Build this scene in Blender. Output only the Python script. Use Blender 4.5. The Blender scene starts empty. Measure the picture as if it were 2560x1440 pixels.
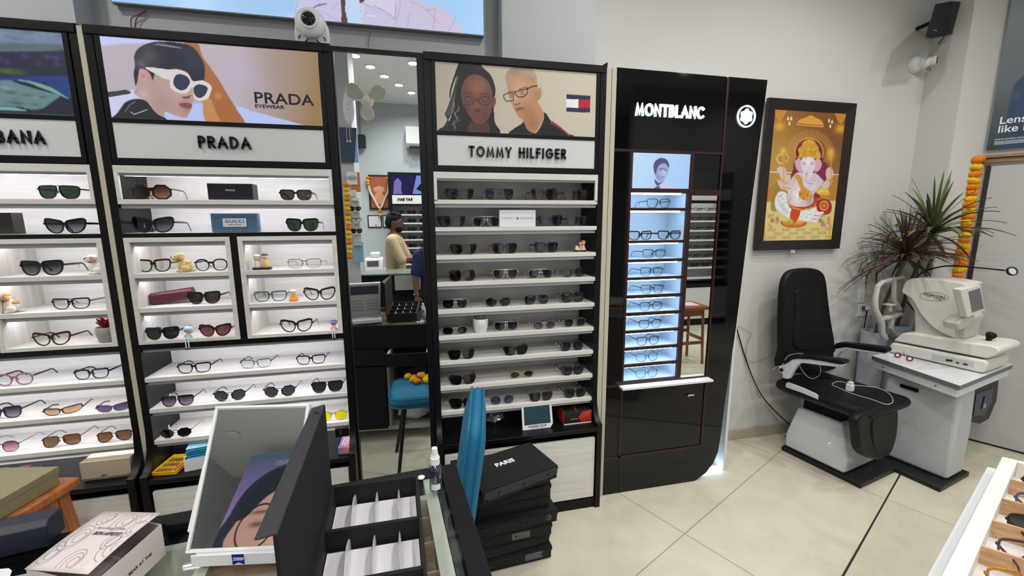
import bpy, bmesh, math, random
import numpy as np
from mathutils import Vector, Matrix, noise
random.seed(7)
scene = bpy.context.scene
COL = scene.collection
# ---------------- camera ----------------
F = 1053.0
CAM = np.array([0.0, 0.0, 1.55])
_y, _p, _r = [math.radians(a) for a in (12.627, 9.28, -0.234)]
_f = np.array([math.sin(_y)*math.cos(_p), math.cos(_y)*math.cos(_p), -math.sin(_p)])
_r0 = np.array([math.cos(_y), -math.sin(_y), 0.0]); _u0 = np.cross(_r0, _f)
CR = math.cos(_r)*_r0 + math.sin(_r)*_u0
CU = -math.sin(_r)*_r0 + math.cos(_r)*_u0
cam_d = bpy.data.cameras.new('camera'); cam = bpy.data.objects.new('camera', cam_d); COL.objects.link(cam)
cam_d.sensor_width = 36.0; cam_d.lens = F/2560*36.0; cam_d.clip_start = 0.02
m = Matrix.Identity(4)
for i in range(3):
    m[i][0] = CR[i]; m[i][1] = CU[i]; m[i][2] = -_f[i]; m[i][3] = CAM[i]
cam.matrix_world = m
scene.camera = cam
# ---------------- world, view, lights ----------------
w = bpy.data.worlds.new('world'); scene.world = w; w.use_nodes = True
w.node_tree.nodes['Background'].inputs[0].default_value = (0.75, 0.8, 0.85, 1)
w.node_tree.nodes['Background'].inputs[1].default_value = 0.3
scene.view_settings.view_transform = 'Standard'
scene.view_settings.look = 'None'
scene.view_settings.exposure = 0.0
scene.view_settings.gamma = 1.0
scene.view_settings.use_curve_mapping = False
scene.cycles.max_bounces = 10
scene.cycles.diffuse_bounces = 4
scene.cycles.transparent_max_bounces = 24
scene.cycles.sample_clamp_indirect = 4.0
CEIL = 3.35
LAMP_W = 10.0          # downlights of the ceiling
FILL_W = 14.0           # added frontal fill light
LED = 41.0
SCREEN = 0.92          # backlit posters
# added fill light in front of the closed front wall, facing the cabinets
def area(name, loc, rot, sx, sy, power, col):
    l = bpy.data.lights.new(name, 'AREA'); l.shape = 'RECTANGLE'; l.size = sx; l.size_y = sy; l.energy = power; l.color = col
    o = bpy.data.objects.new(name, l); o.location = loc; o.rotation_euler = rot; COL.objects.link(o); return o
area('added_front_fill', (1.2, -3.12, 1.6), (math.radians(90), 0, 0), 1.9, 2.4, FILL_W, (0.93, 0.97, 1.0))

def ray(x, y): return CR*(x-1280)/F - CU*(y-720)/F + _f
def at(x, y, X=None, Y=None, Z=None):
    d = ray(x, y)
    t = X/d[0] if X is not None else (Y/d[1] if Y is not None else (Z-CAM[2])/d[2])
    return CAM + t*d
def atp(x, y, P0, n):
    d = ray(x, y); return CAM + d*(((np.array(P0)-CAM) @ np.array(n))/(d @ np.array(n)))
def V(p): return Vector([float(c) for c in p])

# ---------------- materials ----------------
def lin(c):
    if isinstance(c, str):
        c = [int(c[i:i+2], 16)/255 for i in (0, 2, 4)]
    return tuple((v/12.92 if v <= .04045 else ((v+.055)/1.055)**2.4) for v in c[:3])
MATS = {}
def nodes(name):
    m = bpy.data.materials.new(name); m.use_nodes = True; nt = m.node_tree; nt.nodes.clear()
    out = nt.nodes.new('ShaderNodeOutputMaterial'); MATS[name] = m
    return m, nt, out
def mat(name, col, rough=.5, metal=0., spec=.5, noise_amt=.0, nscale=40., bump=0., bscale=120., emit=None, es=0., trans=0., ior=1.45, coat=0.):
    if name in MATS: return MATS[name]
    m, nt, out = nodes(name); N = nt.nodes; L = nt.links
    b = N.new('ShaderNodeBsdfPrincipled'); L.new(b.outputs[0], out.inputs[0])
    c = lin(col); b.inputs['Base Color'].default_value = (*c, 1)
    b.inputs['Roughness'].default_value = rough; b.inputs['Metallic'].default_value = metal
    b.inputs['Specular IOR Level'].default_value = spec; b.inputs['Transmission Weight'].default_value = trans
    b.inputs['IOR'].default_value = ior; b.inputs['Coat Weight'].default_value = coat
    if emit is not None:
        b.inputs['Emission Color'].default_value = (*lin(emit), 1); b.inputs['Emission Strength'].default_value = es
    tc = N.new('ShaderNodeTexCoord')
    if noise_amt > 0:
        n = N.new('ShaderNodeTexNoise'); n.inputs['Scale'].default_value = nscale; n.inputs['Detail'].default_value = 4
        L.new(tc.outputs['Object'], n.inputs['Vector'])
        mx = N.new('ShaderNodeMix'); mx.data_type = 'RGBA'
        mx.inputs[6].default_value = (*[v*(1-noise_amt) for v in c], 1); mx.inputs[7].default_value = (*[min(1, v*(1+noise_amt)) for v in c], 1)
        L.new(n.outputs['Fac'], mx.inputs[0]); L.new(mx.outputs[2], b.inputs['Base Color'])
    if bump > 0:
        n2 = N.new('ShaderNodeTexNoise'); n2.inputs['Scale'].default_value = bscale; n2.inputs['Detail'].default_value = 3
        L.new(tc.outputs['Object'], n2.inputs['Vector'])
        bp = N.new('ShaderNodeBump'); bp.inputs['Strength'].default_value = bump; bp.inputs['Distance'].default_value = .002
        L.new(n2.outputs['Fac'], bp.inputs['Height']); L.new(bp.outputs[0], b.inputs['Normal'])
    return m
def wood(name, c1, c2, rough=.45, scale=(2, 30, 30), coat=0.):
    m, nt, out = nodes(name); N = nt.nodes; L = nt.links
    b = N.new('ShaderNodeBsdfPrincipled'); L.new(b.outputs[0], out.inputs[0]); b.inputs['Roughness'].default_value = rough
    b.inputs['Coat Weight'].default_value = coat
    tc = N.new('ShaderNodeTexCoord'); mp = N.new('ShaderNodeMapping'); mp.inputs['Scale'].default_value = scale
    n = N.new('ShaderNodeTexNoise'); n.inputs['Scale'].default_value = 2.2; n.inputs['Detail'].default_value = 6; n.inputs['Distortion'].default_value = .6
    L.new(tc.outputs['Object'], mp.inputs[0]); L.new(mp.outputs[0], n.inputs['Vector'])
    r = N.new('ShaderNodeValToRGB'); r.color_ramp.elements[0].position = .36; r.color_ramp.elements[1].position = .64
    r.color_ramp.elements[0].color = (*lin(c1), 1); r.color_ramp.elements[1].color = (*lin(c2), 1)
    L.new(n.outputs['Fac'], r.inputs[0]); L.new(r.outputs[0], b.inputs['Base Color'])
    return m
def lens(name, top, bot=None, a=.5, gloss=.14):
    m, nt, out = nodes(name); N = nt.nodes; L = nt.links
    tr = N.new('ShaderNodeBsdfTransparent'); gl = N.new('ShaderNodeBsdfGlossy'); gl.inputs['Roughness'].default_value = .03
    mx = N.new('ShaderNodeMixShader'); mx.inputs[0].default_value = gloss*.35
    tr.inputs[0].default_value = (*lin(top), 1)
    if bot:
        tc = N.new('ShaderNodeTexCoord'); sx = N.new('ShaderNodeSeparateXYZ'); mr = N.new('ShaderNodeMapRange')
        mr.inputs[1].default_value = 0.004; mr.inputs[2].default_value = .04
        mc = N.new('ShaderNodeMix'); mc.data_type = 'RGBA'; mc.inputs[6].default_value = (*lin(bot), 1); mc.inputs[7].default_value = (*lin(top), 1)
        L.new(tc.outputs['Object'], sx.inputs[0]); L.new(sx.outputs[2], mr.inputs[0]); L.new(mr.outputs[0], mc.inputs[0]); L.new(mc.outputs[2], tr.inputs[0])
    L.new(tr.outputs[0], mx.inputs[1]); L.new(gl.outputs[0], mx.inputs[2]); L.new(mx.outputs[0], out.inputs[0])
    return m
def glass(name, tint='f4f8f7', gloss=.1):
    return lens(name, tint, None, gloss=gloss)
def emis(name, col, s):
    m, nt, out = nodes(name); e = nt.nodes.new('ShaderNodeEmission'); e.inputs[0].default_value = (*lin(col), 1); e.inputs[1].default_value = s
    nt.links.new(e.outputs[0], out.inputs[0]); return m
def vcol(name, emit=0., rough=.4, coat=0.):
    m, nt, out = nodes(name); N = nt.nodes; L = nt.links
    a = N.new('ShaderNodeVertexColor'); a.layer_name = 'Col'
    b = N.new('ShaderNodeBsdfPrincipled'); b.inputs['Roughness'].default_value = rough; b.inputs['Coat Weight'].default_value = coat
    if emit > 0:
        b.inputs['Base Color'].default_value = (.02, .02, .02, 1); L.new(a.outputs[0], b.inputs['Emission Color']); b.inputs['Emission Strength'].default_value = emit
    else: L.new(a.outputs[0], b.inputs['Base Color'])
    L.new(b.outputs[0], out.inputs[0]); return m
def mirror_mat():
    m, nt, out = nodes('mirror silver'); g = nt.nodes.new('ShaderNodeBsdfGlossy'); g.inputs['Roughness'].default_value = 0.0
    g.inputs[0].default_value = (.86, .88, .87, 1); nt.links.new(g.outputs[0], out.inputs[0]); return m

BLK = mat('black laminate', '0b0b0c', .36, spec=.3)
BLK2 = mat('black matte', '0c0c0d', .6, spec=.3)
WHT = wood('white woodgrain laminate', 'cdcac4', 'd9d6d1', .45, (1.2, 30, 30))
WHTV = wood('white woodgrain side lining', 'c6c1b8', 'd6d2ca', .45, (22, 22, 1.0))
WHTD = mat('light grey profile', 'a9abb2', .4, metal=.1)
SIGN = mat('white sign board', 'cdd0d0', .35)
WALLM = mat('warm white wall paint', 'c8c6c2', .75, bump=.15, bscale=60)
WALLB = mat('cool white wall paint and shade tint', 'b9bcbe', .75, bump=.1, bscale=60)
WHITE = mat('white plastic', 'dedede', .35)
WHITEG = mat('glossy white metal', 'd6d9da', .28, coat=.3)
CHROME = mat('chrome', 'd0d0d0', .15, metal=1.)
GOLD = mat('gold metal', 'd4bd8c', .25, metal=1.)
SILV = mat('silver metal', 'b9babd', .28, metal=1.)
GUN = mat('gunmetal', '3a3a40', .35, metal=.8)
MIRR = mirror_mat()
LEDW = emis('shelf light strip', 'f6f6ff', LED)
LEDC = emis('tower light strip', 'bfe0ff', LED*.8)
CREAM = mat('cream filler laminate', 'b9b2a2', .55, noise_amt=.05, nscale=15)

# ---------------- mesh builder ----------------
class MB:
    def __init__(s): s.v = []; s.f = []; s.mi = []; s.cur = 0
    def add(s, vs, fs):
        o = len(s.v); s.v += [tuple(float(c) for c in p) for p in vs]
        s.f += [tuple(i+o for i in f) for f in fs]; s.mi += [s.cur]*len(fs); return s
    def box(s, x0, x1, y0, y1, z0, z1):
        return s.add([(x0,y0,z0),(x1,y0,z0),(x1,y1,z0),(x0,y1,z0),(x0,y0,z1),(x1,y0,z1),(x1,y1,z1),(x0,y1,z1)],
                     [(0,3,2,1),(4,5,6,7),(0,1,5,4),(1,2,6,5),(2,3,7,6),(3,0,4,7)])
    def obox(s, c, sx, sy, sz, rz=0., M=None):
        R = M if M is not None else Matrix.Rotation(rz, 3, 'Z')
        c = Vector(c); vs = []
        for dz in (-1, 1):
            for dx, dy in ((-1,-1),(1,-1),(1,1),(-1,1)):
                vs.append(c + R @ Vector((dx*sx/2, dy*sy/2, dz*sz/2)))
        return s.add(vs, [(0,3,2,1),(4,5,6,7),(0,1,5,4),(1,2,6,5),(2,3,7,6),(3,0,4,7)])
    def ext(s, pts, d):
        n = len(pts); pts = [Vector(p) for p in pts]; d = Vector(d)
        nrm = Vector((0,0,0))
        for i in range(n): nrm += pts[i].cross(pts[(i+1) % n])
        if nrm.dot(d) > 0: pts = pts[::-1]
        vs = pts + [p+d for p in pts]
        return s.add(vs, [tuple(range(n)), tuple(range(2*n-1, n-1, -1))] + [(i, i+n, (i+1) % n+n, (i+1) % n) for i in range(n)])
    def tube(s, pts, r, n=8, cap=True, flat=None):
        pts = [Vector(p) for p in pts]; k = len(pts); rs = r if hasattr(r, '__len__') else [r]*k
        T = [(pts[min(i+1, k-1)]-pts[max(i-1, 0)]).normalized() for i in range(k)]
        a = Vector((0, 0, 1)) if abs(T[0].z) < .9 else Vector((0, 1, 0))
        u = T[0].cross(a).normalized(); vs = []
        for i in range(k):
            u = (u - T[i]*u.dot(T[i])).normalized(); w_ = T[i].cross(u)
            for j in range(n):
                t = 2*math.pi*j/n
                e = (u*math.cos(t)*(flat[0] if flat else 1) + w_*math.sin(t)*(flat[1] if flat else 1))*rs[i]
                vs.append(pts[i]+e)
        fs = [(i*n+j, i*n+(j+1) % n, (i+1)*n+(j+1) % n, (i+1)*n+j) for i in range(k-1) for j in range(n)]
        if cap: fs += [tuple(range(n))[::-1], tuple(range((k-1)*n, k*n))]
        return s.add(vs, fs)
    def lathe(s, prof, c=(0,0,0), n=24, M=None):
        c = Vector(c); vs = []; k = len(prof)
        for r_, z in prof:
            for j in range(n):
                t = 2*math.pi*j/n; p = Vector((r_*math.cos(t), r_*math.sin(t), z))
                vs.append(c + (M @ p if M is not None else p))
        fs = [(i*n+j, i*n+(j+1) % n, (i+1)*n+(j+1) % n, (i+1)*n+j) for i in range(k-1) for j in range(n)]
        fs += [tuple(range(n))[::-1], tuple(range((k-1)*n, k*n))]
        return s.add(vs, fs)
    def ell(s, c, r, n=12, m=8, M=None):
        c = Vector(c); r = r if hasattr(r, '__len__') else (r, r, r); vs = []; 
        for i in range(1, m):
            ph = math.pi*i/m
            for j in range(n):
                t = 2*math.pi*j/n; p = Vector((r[0]*math.sin(ph)*math.cos(t), r[1]*math.sin(ph)*math.sin(t), -r[2]*math.cos(ph)))
                vs.append(c + (M @ p if M is not None else p))
        for z in (-1, 1):
            p = Vector((0, 0, z*r[2])); vs.append(c + (M @ p if M is not None else p))
        b = (m-1)*n
        fs = [(i*n+j, i*n+(j+1) % n, (i+1)*n+(j+1) % n, (i+1)*n+j) for i in range(m-2) for j in range(n)]
        fs += [(b, (j+1) % n, j) for j in range(n)] + [(b+1, (m-2)*n+j, (m-2)*n+(j+1) % n) for j in range(n)]
        return s.add(vs, fs)
    def grid(s, fn, nu, nv):
        vs = [fn(i/nu, j/nv) for j in range(nv+1) for i in range(nu+1)]
        return s.add(vs, [(j*(nu+1)+i, j*(nu+1)+i+1, (j+1)*(nu+1)+i+1, (j+1)*(nu+1)+i) for j in range(nv) for i in range(nu)])
    def build(s, name, mt, parent=None, bevel=0., smooth=True, ang=35, local=False, remesh=0., subsurf=0, solid=0., seg=2):
        me = bpy.data.meshes.new(name)
        off = Vector((0, 0, 0))
        if parent is not None and not local:
            p = parent
            while p is not None: off += p.location; p = p.parent
        me.from_pydata([(v[0]-off.x, v[1]-off.y, v[2]-off.z) for v in s.v], [], s.f)
        for q in (mt if isinstance(mt, (list, tuple)) else [mt]): me.materials.append(q)
        me.polygons.foreach_set('material_index', s.mi)
        me.update()
        o = bpy.data.objects.new(name, me); COL.objects.link(o)
        if parent is not None: o.parent = parent
        if smooth:
            me.shade_smooth() if hasattr(me, 'shade_smooth') else None
            me.set_sharp_from_angle(angle=math.radians(ang))
        if solid:
            q = o.modifiers.new('s', 'SOLIDIFY'); q.thickness = solid
        if remesh:
            q = o.modifiers.new('r', 'REMESH'); q.mode = 'VOXEL'; q.voxel_size = remesh; q.use_smooth_shade = True
            q = o.modifiers.new('sm', 'SMOOTH'); q.iterations = 3; q.factor = .5
        if subsurf:
            q = o.modifiers.new('u', 'SUBSURF'); q.levels = subsurf; q.render_levels = subsurf
        if bevel:
            q = o.modifiers.new('b', 'BEVEL'); q.width = bevel; q.segments = seg; q.limit_method = 'ANGLE'; q.angle_limit = math.radians(40); q.harden_normals = False
        return o

def tag(o, label=None, cat=None, group=None, kind=None):
    if label: o['label'] = label
    if cat: o['category'] = cat
    if group: o['group'] = group
    if kind: o['kind'] = kind
    return o
def thing(name, label, cat, loc=(0,0,0), rz=0., group=None):
    o = bpy.data.objects.new(name, None); o.empty_display_size = .1; COL.objects.link(o)
    o.location = V(loc); o.rotation_euler = (0, 0, rz)
    return tag(o, label, cat, group)
def struct(name, mb, m, **k): return tag(mb.build(name, m, **k), kind='structure')

def text_mesh(name, s, size, m, parent, origin, ux, uy, depth=.004, bold=0., center=True, stretch=1., spacing=1., local=False, italic=0.):
    """letters lying in the plane origin + ux,uy; depth extrudes towards ux x uy"""
    cu = bpy.data.curves.new(name+'_c', 'FONT'); cu.body = s; cu.size = size; cu.extrude = depth/2; cu.offset = bold
    cu.align_x = 'CENTER' if center else 'LEFT'; cu.align_y = 'CENTER'; cu.space_character = spacing; cu.resolution_u = 4; cu.shear = italic
    ob = bpy.data.objects.new(name+'_t', cu); COL.objects.link(ob)
    dg = bpy.context.evaluated_depsgraph_get(); me = bpy.data.meshes.new_from_object(ob.evaluated_get(dg))
    bpy.data.objects.remove(ob); bpy.data.curves.remove(cu)
    ux = Vector(ux).normalized(); uy = Vector(uy).normalized(); uz = ux.cross(uy)
    off = Vector((0, 0, 0))
    if parent is not None and not local:
        p = parent
        while p is not None: off += p.location; p = p.parent
    O = Vector(V(origin)) - off
    me.transform(Matrix(((ux.x*stretch, uy.x, uz.x, O.x), (ux.y*stretch, uy.y, uz.y, O.y), (ux.z*stretch, uy.z, uz.z, O.z), (0, 0, 0, 1))))
    me.materials.clear(); me.materials.append(m); me.name = name
    o = bpy.data.objects.new(name, me); COL.objects.link(o); o.parent = parent
    return o

def _arc(cx, cy, rx, ry, a0, a1, n=22):
    return [(cx+rx*math.cos(math.radians(a0+(a1-a0)*i/n)), cy+ry*math.sin(math.radians(a0+(a1-a0)*i/n))) for i in range(n+1)]
GLYPH = {'T': (.62, [[(0,1),(.62,1)], [(.31,1),(.31,0)]]), 'O': (.98, [_arc(.49,.5,.49,.5,0,360,36)]), 'M': (.92, [[(0,0),(.13,1),(.46,.08),(.79,1),(.92,0)]]),
 'Y': (.68, [[(0,1),(.34,.46),(.68,1)], [(.34,.46),(.34,0)]]), 'H': (.66, [[(0,0),(0,1)], [(.66,0),(.66,1)], [(0,.52),(.66,.52)]]), 'I': (.0, [[(0,0),(0,1)]]),
 'L': (.42, [[(0,1),(0,0),(.42,0)]]), 'F': (.44, [[(0,0),(0,1),(.44,1)], [(0,.52),(.40,.52)]]), 'E': (.46, [[(.46,1),(0,1),(0,0),(.46,0)], [(0,.52),(.42,.52)]]),
 'G': (.98, [_arc(.49,.5,.49,.5,48,360,30)+[(.55,.5)]]), 'C': (.86, [_arc(.49,.5,.49,.5,50,310,28)]),
 'R': (.52, [[(0,0),(0,1),(.26,1)]+_arc(.26,.745,.26,.255,90,-90,14)+[(0,.49)], [(.22,.49),(.54,0)]]), 'P': (.50, [[(0,0),(0,1),(.24,1)]+_arc(.24,.735,.26,.265,90,-90,14)+[(0,.47)]]),
 'A': (.84, [[(0,0),(.42,1),(.84,0)], [(.15,.34),(.69,.34)]]), 'D': (.70, [[(.22,0),(0,0),(0,1),(.22,1)]+_arc(.22,.5,.48,.5,90,-90,20)]),
 'B': (.52, [[(.24,0),(0,0),(0,1),(.22,1)]+_arc(.22,.76,.22,.24,90,-90,12), [(0,.52),(.24,.52)]+_arc(.24,.26,.28,.26,90,-90,12)]), 'N': (.72, [[(0,0),(0,1),(.72,0),(.72,1)]]),
 '&': (.7, [[(.7,0),(.15,.8)]+_arc(.3,.8,.17,.18,180,0,10)+[(.1,.35)]+_arc(.27,.22,.24,.22,150,350,12)+[(.68,.5)]])}
def sign_letters(txt, x0, x1, zc, capz, y, wt, m, parent, depth=.008, clear=.0085):
    """cut-out letters standing on a board that faces -Y, filling x0..x1"""
    g_ = wt+clear; W = sum(.0 if c == ' ' else GLYPH[c][0] for c in txt); k = (x1-x0-wt-g_*(len(txt)-1)-txt.count(' ')*.6*g_)/W; X = x0+wt/2; hh = capz-wt
    for c in txt:
        if c == ' ': X += 1.6*g_; continue
        w_, strokes = GLYPH[c]; q = MB()
        for st in strokes:
            P = [Vector((X+a*k, y, zc-hh/2+b*hh)) for a, b in st]; n = len(P)
            L_, R_ = [], []; closed = (P[0]-P[-1]).length < 1e-6
            for i, p in enumerate(P):
                a = P[i-1] if i else (P[-2] if closed else P[0]); b = P[i+1] if i < n-1 else (P[1] if closed else P[-1])
                d1 = (p-a).normalized() if (p-a).length > 1e-9 else (b-p).normalized(); d2 = (b-p).normalized() if (b-p).length > 1e-9 else d1
                n1 = Vector((-d1.z, 0, d1.x)); n2 = Vector((-d2.z, 0, d2.x)); mm_ = n1+n2
                if mm_.length < .25: mm_ = n1
                mm_.normalize(); s_ = min(1/max(.35, mm_.dot(n1)), 1.42); e_ = Vector((0, 0, 0))
                if not closed and i == 0: e_ = -d2*wt/2
                if not closed and i == n-1: e_ = d1*wt/2
                L_.append(p+mm_*s_*wt/2+e_); R_.append(p-mm_*s_*wt/2+e_)
            f = Vector((0, -depth, 0)); vs = L_+R_+[v+f for v in L_]+[v+f for v in R_]; fs = []
            for i in range(n-1): fs += [(i, i+1, n+i+1, n+i), (2*n+i, 3*n+i, 3*n+i+1, 2*n+i+1), (i, 2*n+i, 2*n+i+1, i+1), (n+i, n+i+1, 3*n+i+1, 3*n+i)]
            if not closed: fs += [(0, n, 3*n, 2*n), (n-1, 3*n-1, 4*n-1, 2*n-1)]
            q.add(vs, fs)
        q.build('letter', m, parent, smooth=False); X += w_*k+g_
# ---------------- printed pictures ----------------
def smooth_poly(p, k=5):
    p = np.array(p, float); n = len(p); out = []
    for i in range(n):
        a, b, c, d = p[i-1], p[i], p[(i+1) % n], p[(i+2) % n]
        for j in range(k):
            t = j/k; out.append(.5*((2*b)+(-a+c)*t+(2*a-5*b+4*c-d)*t*t+(-a+3*b-3*c+d)*t**3))
    return np.array(out)
class Pic:
    """a printed picture: a grid mesh whose point colours hold the artwork. Points are given through fn(px,py)->(u,v) in 0..1"""
    def __init__(s, O, ux, uy, w, h, nx, bg='ffffff', mapper=None):
        s.O = np.array(O, float); s.ux = np.array(ux, float); s.uy = np.array(uy, float); s.w = w; s.h = h
        s.nx = nx; s.ny = max(2, int(nx*h/w)); s.n = np.cross(s.ux, s.uy)
        s.X, s.Y = np.meshgrid(np.linspace(0, w, s.nx+1), np.linspace(0, h, s.ny+1))
        s.c = np.ones(s.X.shape+(3,))*np.array(lin(bg)); s.map = mapper
    def q(s, p):
        if s.map: return s.map(p)
        P = atp(p[0], p[1], s.O, s.n)-s.O; return (P @ s.ux, P @ s.uy)
    def grad(s, c1, c2, a, b):
        a = np.array(s.q(a)); b = np.array(s.q(b)); d = b-a; t = ((s.X-a[0])*d[0]+(s.Y-a[1])*d[1])/(d @ d); t = np.clip(t, 0, 1)[..., None]
        s.c = np.array(lin(c1))*(1-t)+np.array(lin(c2))*t
    def mask(s, pts, sm=True, soft=0.):
        P = np.array([s.q(p) for p in pts]); P = smooth_poly(P) if sm else P
        m = np.zeros(s.X.shape, bool); x, y = s.X, s.Y; n = len(P); j = n-1
        for i in range(n):
            xi, yi = P[i]; xj, yj = P[j]
            if yi != yj:
                m ^= ((yi > y) != (yj > y)) & (x < (xj-xi)*(y-yi)/(yj-yi)+xi)
            j = i
        m = m.astype(float)
        for _ in range(int(soft)):
            m = (m + np.roll(m, 1, 0)+np.roll(m, -1, 0)+np.roll(m, 1, 1)+np.roll(m, -1, 1))/5
        return m
    def poly(s, pts, col, sm=True, a=1., soft=0, clip=None, col2=None, ga=None, gb=None):
        m = s.mask(pts, sm, soft)*a
        if clip is not None: m = m*clip
        C = np.array(lin(col))
        if col2:
            A = np.array(s.q(ga)); B = np.array(s.q(gb)); d = B-A; t = np.clip(((s.X-A[0])*d[0]+(s.Y-A[1])*d[1])/(d @ d), 0, 1)[..., None]
            C = C*(1-t)+np.array(lin(col2))*t
        s.c = s.c*(1-m[..., None])+C*m[..., None]; return m
    def blob(s, c, r, col, a=.6, clip=None, r2=None):
        A = np.array(s.q(c)); R = abs(s.q((c[0]+r, c[1]))[0]-A[0]); R2 = R*((r2 or r)/r)
        m = np.exp(-(((s.X-A[0])/R)**2+((s.Y-A[1])/R2)**2))*a
        if clip is not None: m = m*clip
        s.c = s.c*(1-m[..., None])+np.array(lin(col))*m[..., None]
    def line(s, pts, wpx, col, a=1., clip=None):
        P = [np.array(s.q(p)) for p in pts]; W = abs(s.q((pts[0][0]+wpx/2, pts[0][1]))[0]-P[0][0]); px = s.w/s.nx
        D = np.full(s.X.shape, 1e9)
        for A, B in zip(P, P[1:]):
            d = B-A; t = np.clip(((s.X-A[0])*d[0]+(s.Y-A[1])*d[1])/max(1e-12, d @ d), 0, 1)
            D = np.minimum(D, np.hypot(s.X-A[0]-t*d[0], s.Y-A[1]-t*d[1]))
        m = np.clip((W-D)/px+.5, 0, 1)*a
        if clip is not None: m = m*clip
        s.c = s.c*(1-m[..., None])+np.array(lin(col))*m[..., None]
    def noise(s, amt, sx, sy, seed=0):
        rng = np.random.RandomState(seed); g = rng.rand(sy+2, sx+2)
        u = s.X/s.w*sx; v = s.Y/s.h*sy; i = np.floor(u).astype(int); j = np.floor(v).astype(int); fu = u-i; fv = v-j
        n = g[j, i]*(1-fu)*(1-fv)+g[j, i+1]*fu*(1-fv)+g[j+1, i]*(1-fu)*fv+g[j+1, i+1]*fu*fv
        s.c = s.c*(1+amt*(n[..., None]-.5)*2)
    def build(s, name, m, parent):
        mb = MB(); off = Vector((0, 0, 0)); p = parent
        while p is not None: off += p.location; p = p.parent
        W = s.O[None, None]+s.X[..., None]*s.ux+s.Y[..., None]*s.uy - np.array(off)
        me = bpy.data.meshes.new(name); nx, ny = s.nx, s.ny
        idx = np.arange((nx+1)*(ny+1)).reshape(ny+1, nx+1)
        fs = np.stack([idx[:-1, :-1], idx[:-1, 1:], idx[1:, 1:], idx[1:, :-1]], -1).reshape(-1, 4)
        me.from_pydata(W.reshape(-1, 3).tolist(), [], fs.tolist())
        ca = me.color_attributes.new('Col', 'FLOAT_COLOR', 'POINT')
        c4 = np.ones((s.c.shape[0]*s.c.shape[1], 4)); c4[:, :3] = np.clip(s.c.reshape(-1, 3), 0, 1)
        ca.data.foreach_set('color', c4.ravel()); me.materials.append(m)
        o = bpy.data.objects.new(name, me); COL.objects.link(o); o.parent = parent; return o
LIT = vcol('backlit print', SCREEN, .25)
LITD = vcol('backlit print dim', .55, .25)
PRINT = vcol('matte print', 0, .35)
# ================= ROOM =================
BY = 2.373
def floor_mat():
    m, nt, out = nodes('cream vitrified tiles'); N = nt.nodes; L = nt.links
    b = N.new('ShaderNodeBsdfPrincipled'); L.new(b.outputs[0], out.inputs[0]); b.inputs['Roughness'].default_value = .16
    tc = N.new('ShaderNodeTexCoord'); mp = N.new('ShaderNodeMapping'); mp.vector_type = 'TEXTURE'
    mp.inputs['Location'].default_value = (1.245, 1.641, 0); mp.inputs['Rotation'].default_value = (0, 0, math.radians(25.7))
    L.new(tc.outputs['Object'], mp.inputs[0])
    br = N.new('ShaderNodeTexBrick'); br.offset = 0; br.inputs['Scale'].default_value = 1; br.inputs['Brick Width'].default_value = 1.12
    br.inputs['Row Height'].default_value = .562; br.inputs['Mortar Size'].default_value = .0022; br.inputs['Mortar Smooth'].default_value = .1
    br.inputs['Color1'].default_value = (*lin('cdc7b2'), 1); br.inputs['Color2'].default_value = (*lin('c8c2ad'), 1); br.inputs['Mortar'].default_value = (*lin('8b846f'), 1)
    L.new(mp.outputs[0], br.inputs['Vector'])
    n = N.new('ShaderNodeTexNoise'); n.inputs['Scale'].default_value = 3.; n.inputs['Detail'].default_value = 8; n.inputs['Distortion'].default_value = 1.5
    L.new(tc.outputs['Object'], n.inputs['Vector'])
    r = N.new('ShaderNodeValToRGB'); r.color_ramp.elements[0].position = .3; r.color_ramp.elements[0].color = (.86, .86, .85, 1)
    r.color_ramp.elements[1].position = .65; r.color_ramp.elements[1].color = (1, 1, 1, 1); L.new(n.outputs['Fac'], r.inputs[0])
    n2 = N.new('ShaderNodeTexNoise'); n2.inputs['Scale'].default_value = 2.2; n2.inputs['Detail'].default_value = 3; n2.inputs['Distortion'].default_value = 3.
    L.new(tc.outputs['Object'], n2.inputs['Vector'])
    r2 = N.new('ShaderNodeValToRGB'); e = r2.color_ramp.elements; e[0].position = .493; e[0].color = (1, 1, 1, 1); e[1].position = .507; e[1].color = (1, 1, 1, 1)
    k = e.new(.5); k.color = (.8, .76, .68, 1); L.new(n2.outputs['Fac'], r2.inputs[0])
    m1 = N.new('ShaderNodeMix'); m1.data_type = 'RGBA'; m1.blend_type = 'MULTIPLY'; m1.inputs[0].default_value = 1
    m2 = N.new('ShaderNodeMix'); m2.data_type = 'RGBA'; m2.blend_type = 'MULTIPLY'; m2.inputs[0].default_value = .35
    L.new(br.outputs['Color'], m1.inputs[6]); L.new(r.outputs[0], m1.inputs[7]); L.new(m1.outputs[2], m2.inputs[6]); L.new(r2.outputs[0], m2.inputs[7])
    L.new(m2.outputs[2], b.inputs['Base Color']); return m
FLOOR = floor_mat()
struct('floor', MB().box(-4.1, 7.4, -3.35, 2.55, -.08, 0), FLOOR)
CEILM = mat('ceiling paint', 'd3d6d7', .8)
struct('ceiling', MB().box(-4.1, 7.4, -3.35, 2.55, CEIL, CEIL+.08), CEILM)
struct('wall_back', MB().box(.7, 3.7, BY, BY+.1, 0, CEIL), WALLM)
struct('wall_back_left', MB().box(-4.1, .7, BY, BY+.1, 0, CEIL), WALLB)  # cooler wall tone stands in for the shade between the columns
struct('wall_left', MB().box(-4.15, -4.0, -3.3, BY, 0, CEIL), WALLB)
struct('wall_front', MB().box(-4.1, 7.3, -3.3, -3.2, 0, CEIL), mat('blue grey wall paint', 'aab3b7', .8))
px1, px2 = at(1255, 50, Y=2.25)[0], at(1490, 100, Y=2.25)[0]
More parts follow.
